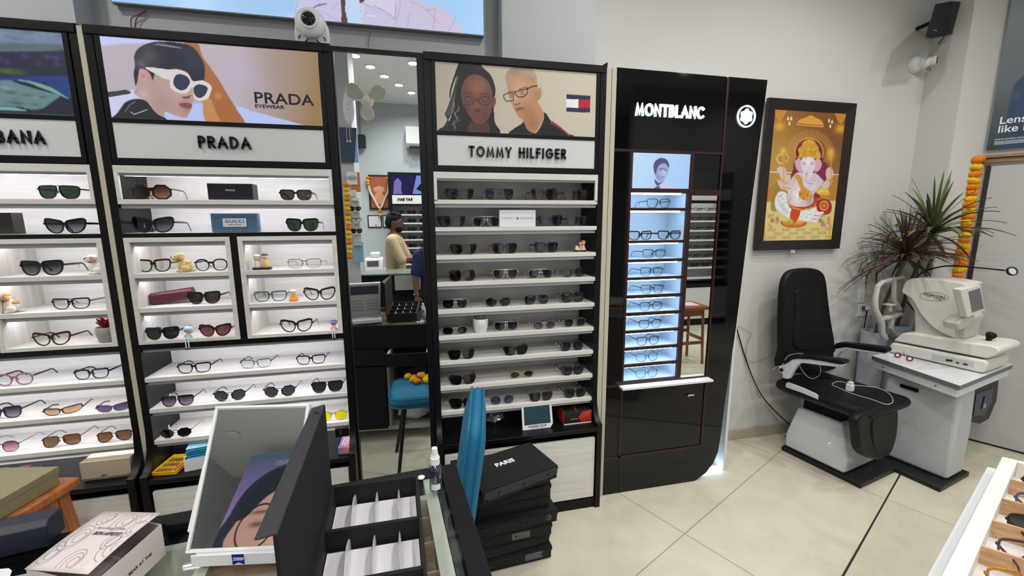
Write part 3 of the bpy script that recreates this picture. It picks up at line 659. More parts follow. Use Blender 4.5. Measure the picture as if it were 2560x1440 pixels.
pc.blob((760, 45), 45, 'c2d6f5', .7, sh); pc.blob((1090, 40), 40, 'd5c3d8', .6, sh); pc.blob((1000, 20), 30, 'd4c8dc', .6, sh); pc.blob((730, 15), 20, 'd8cfe6', .6, sh)
pc.poly(c6((870,-300),(1120,-300),(1120,10),(1075,40),(1050,0),(1040,-100)), '5e4440', sm=False); pc.poly(c6((872,-100),(920,-100),(922,110),(952,242),(882,232),(880,100)), '5a4641', sm=False)
pc.poly(c6((920,10),(1000,-200),(1060,-20),(1075,40),(1115,60),(1100,260),(950,242),(925,110)), 'c3dcfa', sm=False)
pc.poly(c6((1110,35),(1180,-100),(1400,-200),(1440,150),(1435,205),(1380,140),(1290,90),(1215,60),(1205,78)), 'd8d2ea', sm=False)
pc.line(c6((1215,60),(1300,100),(1380,150),(1435,200),(1445,60)), 2, 'a59cc0'); pc.line(c6((1110,35),(1170,60),(1205,78)), 2, 'a59cc0')
pc.poly(c6((570,90),(650,40),(740,40),(620,75),(600,100)), '8b8798'); pc.line(c6((640,95),(880,235)), 1.5, 'b1a8cc')
for p_ in (((1500,-50),(1480,100),(1440,260)), ((1590,10),(1760,90),(1860,220)), ((1750,110),(1850,90),(1830,300)), ((2060,170),(2030,250),(1980,325)), ((1590,120),(1560,280)), ((780,90),(860,20)), ((410,130),(440,-60))): pc.line(c6(*p_), 2.0, 'aaa0c4', .7)
pc.line(c6((1155,160),(1235,168)), 2, 'f4f2fa')
for y_ in (70, 115, 190): pc.blob(c6((1085, y_))[0], 2, '8f9cc0', .7)
pc.build('print_panel', LIT, lb)
REDW = mat('red wire', '7a2028', .5); GREYW = mat('grey wire', '77767a', .5)
def wire(name, pts, r, m, label, cat='cable', n=6):
    P = smooth_open([V(p) for p in pts], 6); return tag(MB().tube(P, r, n).build(name, m), label, cat)
def smooth_open(p, k=5):
    n = len(p); out = []
    for i in range(n-1):
        a, b, c, d = p[max(i-1, 0)], p[i], p[i+1], p[min(i+2, n-1)]
        for j in range(k):
            t = j/k; out.append(.5*((2*b)+(-a+c)*t+(2*a-5*b+4*c-d)*t*t+(-a+3*b-3*c+d)*t**3))
    return out+[p[-1]]
wp = [(1125,235),(1125,160),(1175,130),(1250,90)]; wp2 = [(1250,90),(1200,130),(1170,160),(1155,235)]
P_ = [at(x/3.428, y/3.428, Y=2.358) for x, y in wp+wp2[1:]]
wire('loose_wire', P_, .0022, REDW, 'thin red loose wire hanging under the large light box')
wire('loose_wire', [at(600+x/3.428, y/3.428, Y=2.362) for x, y in ((1110,270),(1112,310),(1100,360),(1103,400))], .0022, GREYW, 'short grey wire between light box and top of tall mirror')
# ================= GLASSES =================
for nme, a in dict(black=('black acetate', '0d0c0e', .22), choc=('dark brown acetate', '2b1613', .25), grey=('grey translucent acetate', '5a6068', .25), pink=('pink acetate', 'a86f80', .3), taupe=('taupe acetate', '6b5c60', .35), navy=('navy acetate', '1a1a30', .25)).items():
    MATS['F_'+nme] = mat(a[0], a[1], a[2], coat=.3)
MATS['F_hav'] = mat('havana acetate', '24120e', .22, noise_amt=.75, nscale=160, coat=.3)
MATS['F_gold'] = GOLD; MATS['F_silver'] = SILV; MATS['F_gun'] = GUN; MATS['F_bronze'] = mat('bronze metal', '6d4a3a', .3, metal=.8)
for nme, a in dict(clear=('eef1f1', None), grey=('3a3c40', None), dgrey=('26272b', None), ggrey=('26272c', '85868c'), lgrey=('2a2a30', '9a9aa2'), green=('2a3a2c', None), brown=('3c2a22', None), gbrown=('5a3222', 'a4795c'), tan=('7a5a40', 'd6b088'), purple=('30243c', '8a7c92'), plum=('40303a', '6a565e'), blue=('5d6a80', 'a0aab8'), dblue=('1e2038', '6a6c80'), violet=('5c5c80', '8a8aac'), yellow=('f0e21c', None), maroon=('6a4444', None), rose=('6c3452', 'd0a0b4'), rosy=('75606a', 'a8959c'), black=('0c0c0e', None), mustard=('6a5138', None), vwrap=('35284e', '6a5a86')).items():
    MATS['L_'+nme] = lens('lens '+nme, a[0], a[1], gloss=.05 if nme == 'clear' else .16)
TAGM = mat('white price tag', 'e4e4e6', .5)
# style: lens w, h, superellipse n, taper (wider top +), tilt, gap, rim, rim top extra, temple height, extras
ST = dict(
 way=(.053,.046,3.0,.17,.07,.018,.0046,.9,.0095,''), sq=(.053,.046,3.2,.11,.03,.018,.0036,.6,.008,''), rect=(.054,.039,3.2,.10,.03,.018,.0034,.8,.009,''),
 flat=(.057,.043,3.2,.20,.05,.016,.0038,1.4,.009,''), cat=(.055,.045,2.5,.20,.20,.017,.0046,1.0,.0095,''), rnd=(.049,.044,2.3,.06,.02,.021,.0036,.6,.008,''),
 geo=(.056,.047,1.7,.0,.0,.016,.006,.5,.006,''), nav=(.055,.046,3.0,.15,-.03,.016,.0028,.5,.006,'db'), avi=(.056,.047,2.5,.10,-.12,.017,.0016,.2,.003,'db'),
 big=(.057,.050,2.8,-.03,.0,.016,.0044,.4,.006,''), poly=(.055,.046,1.75,.14,.08,.018,.0024,.6,.006,'b'), polyd=(.054,.042,1.75,.05,.03,.018,.002,.2,.003,'b'),
 thin=(.052,.036,3.0,.04,.02,.018,.0013,.8,.003,'t'), trnd=(.050,.046,2.4,.03,.0,.020,.0012,.3,.002,'t'), oval=(.044,.032,1.8,.0,-.05,.024,.0025,.3,.003,'t'),
 wrap=(.062,.030,2.6,.05,.06,.012,.0028,.5,.010,'w'), half=(.054,.038,3.0,.10,.04,.017,.0013,1.6,.006,''), mb=(.051,.040,2.9,.06,.02,.018,.0016,1.0,.004,''), pld=(.052,.044,2.7,.06,-.05,.018,.0022,.5,.004,'b'))
def outline(st, n=36, off=0., k=0.):
    w, h, e, tp, ti = st[:5]; P = []
    cnt = 8 if st[2] < 1.8 else n; n = cnt
    for i in range(cnt):
        t = 2*math.pi*(i+.5)/cnt; c, s = math.cos(t), math.sin(t)
        ee = max(e, 2) if e < 2.45 else (e*1.75 if s > 0 else max(2.25, e*.82))
        x = math.copysign(abs(c)**(2/ee), c)*w/2; y = math.copysign(abs(s)**(2/ee), s)*h/2
        x *= 1+tp*(y/(h/2)); y += ti*x
        if e < 1.8: x *= 1.04; y *= 1.04
        if st[4] < -.03 and y < 0: x += .004*(-y/(h/2))
        P.append(Vector((x, y)))
    if off:
        Q = []
        for i in range(len(P)):
            d = (P[(i+1) % len(P)]-P[i-1]).normalized(); nn = Vector((d.y, -d.x)); e_ = off*(1+k*max(0, nn.y)**1.5)
            Q.append(P[i]+nn*e_)
        return Q
    return P
NG = [0]
def glasses(label, group, loc, style, fr, le, width=.140, rz=0., temp=None, gtag=True, tlen=.13, name=None, flat=False):
    st = ST[style]; w, h, gap, rim, k, th, ex = st[0], st[1], st[5], st[6], st[7], st[8], st[9]
    W0 = 2*w+gap+2*rim; sc = width/(W0+.006); fm = MATS['F_'+fr]; tm = MATS['F_'+(temp or fr)]; lm = MATS['L_'+le]
    NG[0] += 1
    t = thing(name or ('eyeglasses' if le == 'clear' else 'sunglasses'), label, 'eyeglasses' if le == 'clear' else 'sunglasses', loc, rz, group)
    O = outline(st, off=rim, k=k); I = outline(st); zc = -min(p.y for p in O); dt = .0035 if rim > .002 else .0018
    lx = gap/2+w/2
    curve = lambda x: 1.5*x*x if 'w' not in ex else 5*x*x
    b = MB()
    for s in (-1, 1):
        vs = []; n = len(O)
        for lst, y in ((O, 0), (I, 0), (I, dt), (O, dt)):
            for p in lst:
                X = s*(lx+p.x); vs.append((X*sc, (y+curve(X))*sc, (zc+p.y)*sc))
        fs = []
        for a in range(4):
            c = (a+1) % 4
            for i in range(n):
                j = (i+1) % n; q = (a*n+i, a*n+j, c*n+j, c*n+i); fs.append(q if s > 0 else q[::-1])
        b.add(vs, fs)
    top = zc+h/2
    g = gap/2+.004
    bz = zc+h*.16 if 't' not in ex else zc+h*.2
    bh = max(rim*1.1, .0015)
    if 'd' in ex: 
        b.tube([(x*sc, (curve(x)+dt/2)*sc, z*sc) for x, z in ((-g, bz), (0, bz+.002), (g, bz))], .0012*sc, 6)
        b.tube([(x*sc, (curve(x)+dt/2)*sc, z*sc) for x, z in ((-w*.45-g, top), (-g, top+.002), (0, top+.002), (g, top+.002), (w*.45+g, top))], .0013*sc, 6)
    elif 'b' in ex: b.tube([(x*sc, (curve(x)+dt/2)*sc, z*sc) for x, z in ((-g, bz+.006), (0, bz+.009), (g, bz+.006))], .0014*sc, 6)
    else: b.obox((0, dt/2*sc, (bz+.004)*sc), (gap+.004)*sc, dt*sc, bh*2.2*sc)
    hx = lx+w/2*(1+st[3]*.6)+rim*.6; hz = zc+h*.28 if 't' not in ex else zc+h*.2
    if 'w' in ex: hz = zc+h*.1
    for s in (-1, 1): b.obox((s*(hx+.001)*sc, (curve(hx)+.002)*sc, hz*sc), .006*sc, .006*sc, max(th*.8, .003)*sc)
    for s in (-1, 1): b.tube([(s*(gap/2-.001)*sc, (dt+.001)*sc, (bz-.002)*sc), (s*(gap/2-.002)*sc, (dt+.006)*sc, (bz-.006)*sc), (s*(gap/2+.001)*sc, (dt+.007)*sc, (bz-.012)*sc)], [.001*sc, .002*sc, .0012*sc], 6)
    b.build('frame_front', fm, t, local=True, smooth=True, ang=50)
    for s in (-1, 1):
        q = MB(); I2 = outline(st, off=.0006); n = len(I2)
        vs = [(s*(lx+p.x)*sc, (curve(lx+p.x)+dt*.45)*sc, (zc+p.y)*sc) for p in I2] + [(s*lx*sc, (curve(lx)+dt*.45-.0012)*sc, zc*sc)]
        q.add(vs, [((i, (i+1) % n, n) if s > 0 else ((i+1) % n, i, n)) for i in range(n)]).build('lens', lm, t, local=True)
    y0 = curve(hx)*1.0+.003
    for s in (-1, 1):
        pts = [(s*(hx+.003), y0, hz), (s*(hx+.004), y0+tlen*.35, hz-.001), (s*(hx+.002), y0+tlen*.70, hz-.003), (s*(hx-.001), y0+tlen*.82, hz-.009), (s*(hx-.004), y0+tlen, .0035)]
        m_ = MB().tube([Vector(p)*sc for p in pts], [1, 1, .8, .8, .75], 6, flat=(.0014*sc, th/2*sc) if th > .0035 else (.0011*sc, .0011*sc))
        m_.build('temple', tm, t, local=True, ang=60)
    if gtag:
        s = -1 if loc[0] > 0 else random.choice((-1, 1)); y = y0+tlen*.55
        MB().obox((s*(hx+.001)*sc, y*sc, (hz-.012)*sc), .0012*sc, .010*sc, .018*sc).build('price_tag', TAGM, t, local=True)
    return t
def onshelf(px, py, Z, Yfix=None):
    """bottom of the front on the shelf top"""
    if Yfix is None:
        P = at(px, py, Z=Z+.0005)
        if Z > 1.40 or not (2.005 < P[1] < 2.15): P = at(px, py, Y=2.03)
    else: P = at(px, py, Y=Yfix)
    return (float(P[0]), float(min(max(P[1], 2.008), 2.06)), Z+.0006)
ORD = ['leftmost', 'second from left', 'third from left', 'rightmost', 'fifth']
def row(bayname, shelf, Z, items, group):
    n = len(items)
    for i, it in enumerate(items):
        x, y, wpx, style, fr, le, desc = it[:7]; kw = it[7] if len(it) > 7 else {}
        loc = onshelf(x, y, Z)
        wm = abs(at(x+wpx/2, y-20, Y=loc[1])[0]-at(x-wpx/2, y-20, Y=loc[1])[0]); wm = min(max(wm, .125), .158)
        pos = '' if n == 1 else (', '+('leftmost' if i == 0 else 'rightmost' if i == n-1 else ('middle one' if n == 3 else ORD[i])))
        kind = 'eyeglasses' if le == 'clear' else 'sunglasses'
        glasses(f'{desc} {kind} on {shelf} of {bayname}{pos}', group, loc, style, fr, le, wm, **kw)
LB_, PB_, TB_, MB_ = 'cabinet at left edge', 'cabinet left of tall mirror', 'unlit cabinet', 'glossy black tower'
gL, gP, gT, gM = 'glasses in the cabinet at the left edge', 'glasses in the cabinet left of the mirror', 'sunglasses in the unlit cabinet', 'eyeglasses in the glossy black tower'
row(LB_, 'top shelf', 1.634, [(148,495,106,'nav','black','green','green-lens black navigator', dict(temp='black'))], gL)
row(LB_, 'second shelf', 1.50, [(164,583,106,'cat','black','ggrey','black upswept')], gL)
row(LB_, 'upper niche', 1.336, [(106,689,109,'way','black','ggrey','broad black')], gL)
row(LB_, 'middle niche', 1.192, [(178,773,97,'rect','black','clear','square black', dict(temp='silver'))], gL)
row(LB_, 'bottom niche', 1.052, [(130,864,97,'cat','choc','clear','dark brown')], gL)
row(LB_, 'shelf below niches', .89, [(37,964,93,'rnd','pink','clear','pink round', dict(temp='gun')), (229,948,84,'rect','black','clear','black rectangular')], gL)
row(LB_, 'second-lowest shelf', .75, [(8,1047,82,'sq','gun','purple','dark squarish'), (154,1037,92,'wrap','choc','tan','tan-lens wraparound', dict(rz=.25)), (283,1029,84,'wrap','taupe','vwrap','purple-lens wraparound', dict(rz=.2))], gL)
row(LB_, 'lowest shelf', .605, [(2,1132,60,'trnd','gun','rose','rose-tinted round'), (155,1116,94,'pld','bronze','mustard','brown-lens metal', dict(rz=.1)), (287,1104,84,'pld','bronze','mustard','brown-lens squarish', dict(rz=.08))], gL)
row(PB_, 'top shelf', 1.634, [(379,497,106,'geo','hav','gbrown','oversize tortoiseshell'), (740,499,82,'rect','black','grey','slim black')], gP)
row(PB_, 'second shelf', 1.50, [(384,581,106,'cat','black','ggrey','glossy black upswept'), (757,578,82,'way','black','green','green-lens black')], gP)
row(PB_, 'upper left niche', 1.336, [(385,680,88,'way','hav','clear','tortoiseshell'), (529,677,84,'rnd','black','clear','round black')], gP)
row(PB_, 'middle left niche', 1.192, [(511,760,84,'way','black','brown','brown-lens black')], gP)
row(PB_, 'bottom left niche', 1.052, [(407,849,84,'way','black','dgrey','dark-lens black'), (539,841,82,'cat','choc','maroon','maroon-lens')], gP)
row(PB_, 'upper right niche', 1.336, [(762,671,86,'thin','bronze','clear','thin metal')], gP)
row(PB_, 'middle right niche', 1.192, [(677,754,84,'rect','grey','clear','grey'), (800,750,80,'cat','choc','clear','upswept dark brown')], gP)
row(PB_, 'bottom right niche', 1.052, [(742,830,82,'cat','choc','clear','pointed dark')], gP)
row(PB_, 'shelf under niches', .89, [(486,933,86,'rect','choc','clear','dark oval'), (640,920,78,'half','gun','clear','half-rim metal'), (778,911,74,'rect','choc','clear','dark slim', dict(temp='choc'))], gP)
row(PB_, 'second-lowest shelf', .75, [(444,1016,83,'nav','black','purple','purple-gradient'), (575,1002,83,'poly','black','grey','angular grey-lens', dict(temp='black')), (700,992,82,'poly','black','grey','smaller angular'), (819,981,80,'nav','black','dgrey','black navigator')], gP)
row(PB_, 'lowest shelf', .605, [(440,1094,80,'polyd','gun','black','black-lens angular'), (834,1051,66,'trnd','silver','yellow','yellow-lens')], gP)
row(TB_, 'top shelf', 1.64, [(1149,496,72,'flat','black','ggrey','flat-top black', dict(gtag=False)), (1249,497,72,'nav','black','blue','blue-lens navigator'), (1362,498,66,'way','black','dblue','dark blue-lens'), (1440,498,62,'sq','black','ggrey','grey square')], gT)
row(TB_, 'second shelf', 1.514, [(1129,566,71,'flat','black','purple','large dark'), (1215,566,68,'avi','silver','plum','silver aviator'), (1377,563,62,'way','navy','dblue','navy'), (1446,563,58,'sq','black','ggrey','black square')], gT)
row(TB_, 'third shelf', 1.382, [(1159,636,67,'flat','black','dgrey','straight-top black', dict(gtag=False)), (1262,634,64,'sq','gun','plum','plum-lens metal'), (1366,631,60,'sq','gun','dblue','squarish navy-lens')], gT)
row(TB_, 'fourth shelf', 1.254, [(1156,703,68,'big','choc','plum','big rounded brown'), (1264,698,64,'nav','silver','rosy','rose-lens silver'), (1352,696,58,'avi','silver','dblue','blue-lens aviator'), (1434,693,58,'trnd','gun','rosy','rimless brownish')], gT)
row(TB_, 'fifth shelf', 1.12, [(1138,772,66,'nav','silver','dgrey','silver-trimmed dark'), (1246,766,66,'polyd','bronze','plum','plum-lens hexagonal'), (1342,761,60,'avi','gun','dblue','blue-gradient aviator'), (1432,756,58,'big','black','ggrey','rounded black')], gT)
row(TB_, 'sixth shelf', .99, [(1138,837,66,'polyd','silver','dgrey','dark-lens metal'), (1266,827,60,'nav','silver','dblue','blue-lens double-bridge'), (1361,823,58,'polyd','silver','rosy','rosy-grey hexagonal'), (1437,817,56,'trnd','silver','dblue','pale blue-lens')], gT)
row(TB_, 'seventh shelf', .864, [(1154,899,66,'nav','black','dgrey','black gold-bridge'), (1290,888,60,'flat','black','grey','black browline'), (1430,877,58,'pld','black','dblue','round-edged blue-lens', dict(temp='black'))], gT)
row(TB_, 'eighth shelf', .732, [(1157,962,66,'flat','black','dgrey','wide black'), (1305,950,60,'oval','gold','brown','small gold oval'), (1432,938,58,'flat','gun','purple','grey-gradient flat')], gT)
row(TB_, 'lowest shelf', .602, [(1157,1022,66,'way','black','dgrey','black metal-bridge'), (1256,1011,60,'trnd','silver','violet','violet-lens'), (1353,1003,58,'nav','choc','plum','brown navigator'), (1438,994,56,'sq','gun','grey','olive-lens')], gT)
MROW = [[(1647,519,56,'mb','black')], [(1601,600,55,'rect','black'), (1674,599,52,'rect','black')], [(1636,645,52,'mb','black')], [(1630,691,50,'mb','black')], [(1631,735,52,'mb','gun')], [(1628,779,54,'mb','black')], [(1626,823,54,'mb','black')], [(1620,866,52,'mb','gun')], [(1618,907,52,'mb','grey')], [(1617,948,50,'mb','grey')]]
NUM = ['top', 'second', 'third', 'fourth', 'fifth', 'sixth', 'seventh', 'eighth', 'ninth', 'bottom']
for i, rw_ in enumerate(MROW):
    for j, (x, y, wp_, s_, f_) in enumerate(rw_):
        Z = CELLZ[i][0]; P = at(x, y, Z=Z) if Z < 1.4 else at(x, y, Y=2.04); yy = float(min(max(P[1], 2.028), 2.045)); P = at(x, y, Y=yy)
        extra = '' if len(rw_) == 1 else (', left of the pair' if j == 0 else ', right of the pair')
        glasses(f'{dict(black="black", gun="thin dark", grey="grey")[f_]} eyeglasses in {NUM[i]} lit cell of glossy black tower{extra}', gM, (float(P[0]), yy, Z+.0006), s_, f_, 'clear', .138, rz=.0, tlen=.125, temp='black')

# ================= THINGS ON THE SHELVES =================
def pbox(name, label, cat, x0, x1, y, z, h, d, m, rz=0, bev=.001, group=None):
    t = thing(name, label, cat, ((x0+x1)/2, y, z), rz, group)
    w = x1-x0
    MB().box(-w/2, w/2, 0, d, 0, h).build('carton', m, t, local=True, bevel=bev)
    return t
NB = mat('near black card', '14161f', .4)
a, b = at(521, 498, Y=2.03), at(634, 498, Y=2.03)
t = pbox('eyewear_box', 'near-black eyewear box with small white lettering on top shelf left of mirror', 'box', a[0], b[0], 2.03, 1.6345, .068, .06, NB)
text_mesh('lettering', 'PRADA', .0095, mat('silver print', 'b8bac4', .3), t, (0.0, -.0012, .040), (1, 0, 0), (0, 0, 1), .0006, .0003, stretch=1.2, local=True)
a, b = at(530, 581, Y=2.02), at(648, 581, Y=2.02); w_ = b[0]-a[0]
t = pbox('display_block', 'blue studded brand display block on second shelf of cabinet left of mirror', 'display block', a[0], b[0], 2.02, 1.5005, .079, .03, mat('dusty blue plastic', '46627f', .4), bev=.003)
q = MB(); nx_, hz_ = 11, .079
for i in range(nx_):
    for z in (.006, hz_-.006): q.ell((-w_/2+.006+i*(w_-.012)/(nx_-1), -.0005, z), (.0022, .0018, .0022), 6, 4)
for i in range(1, 5):
    for x in (-w_/2+.006, w_/2-.006): q.ell((x, -.0005, .006+i*(hz_-.012)/5), (.0022, .0018, .0022), 6, 4)
q.build('stud', mat('blue stud', '7390ab', .3), t, local=True)
pz = MB().box(-.045, .045, -.0015, 0, .022, .058).build('label_plate', mat('pale plate', 'c7ccd8', .35), t, local=True)
MB().box(-.0465, .0465, -.001, .0, .0205, .0595).build('plate_border', mat('navy border', '1c2540', .4), t, local=True)
text_mesh('lettering', 'GUCCI', .0175, mat('black print', '15161c', .4), pz, (0, -.0018, .0445), (1, 0, 0), (0, 0, 1), .0004, .0002, stretch=1.15, spacing=1.25, local=True)
text_mesh('lettering', 'OFFICIAL DEALER', .0055, MATS['black print'], pz, (0, -.0018, .031), (1, 0, 0), (0, 0, 1), .0004, 0, stretch=1.1, local=True)
# leaning maroon case in the middle left niche
a = at(425, 758, Y=2.05); t = thing('eyeglass_case', 'maroon hard eyeglass case lying in middle left niche of cabinet left of mirror', 'case', (a[0], 2.075, 1.1925), .12)
hx = [(-.0225,0,0),(.0,0,-.0)]; pr = [(0, .000), (.038, .000), (.045, .012), (.040, .040), (.030, .049), (.006, .049), (-.004, .040), (-.006, .012)]
Rt = Matrix.Rotation(math.radians(-7), 3, 'Y'); c_ = [Rt @ Vector((-.077, y, z)) for y, z in pr]; d_ = Rt @ Vector((.154, 0, 0))
zmin = min(min(p.z, (p+d_).z) for p in c_); c_ = [p-Vector((0, 0, zmin)) for p in c_]
MB().ext(c_, d_).build('case_shell', mat('maroon leatherette', '43151f', .45, bump=.2, bscale=300), t, local=True, bevel=.003)
# dark boxes at left edge (second shelf)
a, b = at(-28, 586, Y=2.03), at(37, 584, Y=2.03)
pbox('eyewear_box', 'charcoal eyewear box standing on second shelf at left edge of photo', 'box', a[0], b[0], 2.03, 1.5005, .082, .05, mat('charcoal card', '26241f', .5))
# white box in the unlit cabinet
a, b = at(1249, 567, Y=2.015), at(1339, 567, Y=2.015)
t = pbox('display_block', 'white brand display block standing on second shelf of unlit cabinet', 'display block', a[0], b[0], 2.015, 1.5145, .079, .02, mat('white card', 'd9dcde', .35))
text_mesh('lettering', 'TOMMY', .0105, mat('grey print', '7c828e', .4), t, (-.048, -.0006, .040), (1, 0, 0), (0, 0, 1), .0004, 0, stretch=1.25, spacing=1.5, local=True)
text_mesh('lettering', 'HILFIGER', .0105, MATS['grey print'], t, (.045, -.0006, .040), (1, 0, 0), (0, 0, 1), .0004, 0, stretch=1.2, spacing=1.35, local=True)
q = MB(); q.box(-.008, .004, -.001, 0, .0425, .0445).box(-.008, .004, -.001, 0, .0355, .0375)
f_ = q.build('flag_mark', mat('navy print', '23264e', .4), t, local=True); MB().box(-.002, .004, -.001, 0, .0375, .0425).build('flag_red', mat('red print', 'b21c2c', .4), f_, local=True)

# ---- figurines ----
def blobs(mb_list, name, m, parent, vox=.0011):
    q = MB()
    for e in mb_list: q.ell(*e) if len(e) < 3 else q.ell(e[0], e[1], 12, 8, e[2])
    return q.build(name, m, parent, local=True, remesh=vox)
def dog(label, loc, rz, bodyc, patchc, s=1., pug=False):
    t = thing('dog_figurine', label, 'figurine', loc, rz, 'puppy figurines'); m1 = mat('ceramic '+bodyc, bodyc, .4, noise_amt=.08, nscale=60); m2 = mat('ceramic '+patchc, patchc, .4, noise_amt=.1, nscale=80)
    RY = lambda a: Matrix.Rotation(math.radians(a), 3, 'Y')
    S = lambda *v: tuple(x*s for x in v)
    # faces -x ; sits
    B = [(S(.004,0,.016), S(.016,.012,.016), RY(0)), (S(-.002,0,.024), S(.010,.010,.017), RY(15)), (S(-.006,0,.042), S(.0125,.011,.011), RY(0)), (S(-.0165,0,.0385), S(.0105,.0078,.0072), RY(-10)),
         (S(-.008,.006,.012), S(.0035,.0035,.014), RY(5)), (S(-.008,-.006,.012), S(.0035,.0035,.014), RY(5)), (S(-.012,.006,.003), S(.006,.004,.003), RY(0)), (S(-.012,-.006,.003), S(.006,.004,.003), RY(0)),
         (S(.006,.011,.009), S(.011,.005,.009), RY(0)), (S(.006,-.011,.009), S(.011,.005,.009), RY(0)), (S(-.002,.013,.003), S(.007,.004,.003), RY(0)), (S(-.002,-.013,.003), S(.007,.004,.003), RY(0)),
         (S(.022,.002,.004), S(.010,.003,.003), RY(-10))]
    if pug: B[3] = (S(-.015,0,.037), S(.007,.008,.006), RY(0))
    b = blobs(B, 'body', m1, t, .0011*s)
    for y in (-1, 1): MB().ell(S(-.002, .0105*y, .040), S(.005,.003,.009), 10, 6, RY(-15)).build('ear', m2, t, local=True)
    q = MB().ell(S(-.003,0,.048), S(.009,.0095,.0055), 12, 8).ell(S(.012,0,.026), S(.007,.010,.006), 12, 8) if not pug else MB().ell(S(-.003,.004,.047), S(.008,.007,.006), 12, 8)
    q.build('colour_patch', m2, t, local=True)
    MB().ell(S(-.0265 if not pug else -.0215,0,.0415), S(.0022,.003,.002), 8, 6).build('nose', BLK2, t, local=True)
    q = MB()
    for y in (-1, 1): q.ell(S(-.0165, .006*y, .0445), S(.0014,.0014,.0016), 8, 6)
    q.build('eyes', BLK2, t, local=True)
    MB().lathe([(.0098*s, -.0012*s), (.0102*s, 0), (.0098*s, .0012*s), (.0088*s, 0)], S(-.004,0,.0335), 16, RY(-10)).build('collar', mat('dark red collar', '5a2020', .5), t, local=True)
    return t
a = at(463, 679, Z=1.336); dog('yellow labrador puppy figurine sitting in upper left niche left of mirror', (a[0], 2.03, 1.3365), .1, 'c9b070', 'c4aa66', 1.5)
a = at(55, 775, Z=1.192); dog('white and ginger beagle puppy figurine in middle niche at left edge', (a[0], 2.035, 1.1925), .15, 'ddd2c6', 'c98a3e', 1.45)
a = at(247, 684, Z=1.336); dog('white bulldog puppy figurine in upper niche of left-edge cabinet', (a[0]+.004, 2.035, 1.3365), .2, 'e3dcd6', 'c99878', 1.5, True)
def doll(nm, label, loc, skin, hat, dress, hatshape, s=1., legs=True):
    t = thing(nm, label, 'figurine', loc, 0, 'seated doll figurines'); S = lambda *v: tuple(x*s for x in v)
    hd = [(S(0,0,.024), S(.0105,.0095,.0095), Matrix.Identity(3)), (S(0,0,.006), S(.0065,.006,.010), Matrix.Identity(3)), (S(-.008,-.003,.008), S(.002,.002,.007), Matrix.Rotation(.5, 3, 'Y')), (S(.008,-.003,.008), S(.002,.002,.007), Matrix.Rotation(-.5, 3, 'Y'))]
    blobs(hd, 'body', mat('doll skin', 'e0b49c', .45), t, .0009*s)
    MB().lathe([(.003*s,.014*s),(.007*s,.008*s),(.0105*s,0),(.011*s,-.002*s)], (0,0,0), 16).build('dress', mat('doll dress '+dress, dress, .5), t, local=True)
    h = MB()
    if hatshape == 'cap': h.ell(S(0,.001,.029), S(.012,.0115,.0085), 14, 8).ell(S(0.003,.004,.022), S(.0105,.009,.009), 12, 8)
    else: h.lathe([(.0165*s,.0285*s),(.0165*s,.030*s),(.010*s,.031*s),(.0095*s,.039*s),(.006*s,.041*s)], (0,0,0), 16)
    h.build('hat', mat('doll hat '+hat, hat, .5), t, local=True)
    MB().ell(S(0,.002,.025), S(.0112,.0092,.0095), 12, 8).build('hair', mat('doll hair', '2a1c1c', .5), t, local=True)
    q = MB()
    for x in (-1, 1): q.ell(S(.004*x,-.0088,.0235), S(.0014,.0009,.002), 8, 6)
    q.build('eyes', BLK2, t, local=True)
    if legs:
        for x in (-1, 1):
            l = MB().tube([S(.0035*x,-.004,.002), S(.004*x,-.012,.001), S(.004*x,-.0145,-.004), S(.004*x,-.0145,-.030)], .0017*s, 8).build('leg', mat('doll stocking', 'dcdce2', .5), t, local=True)
            MB().ell(S(.004*x,-.017,-.032), S(.0027,.0045,.0027), 8, 6).build('shoe', BLK2, l, local=True)
    return t
a = at(473, 858, Y=2.008); doll('doll_figurine', 'doll figurine in pale blue cap sitting on niche edge, legs dangling', (a[0], 2.012, 1.0535), 0, 'b8cfdc', '9cc4d0', 'cap', 1.35)
a = at(836, 842, Y=2.008); doll('doll_figurine', 'doll figurine in purple hat and pink dress on right niche edge', (a[0], 2.012, 1.0535), 0, '8a78b0', 'd8a4c0', 'hat', 1.2)
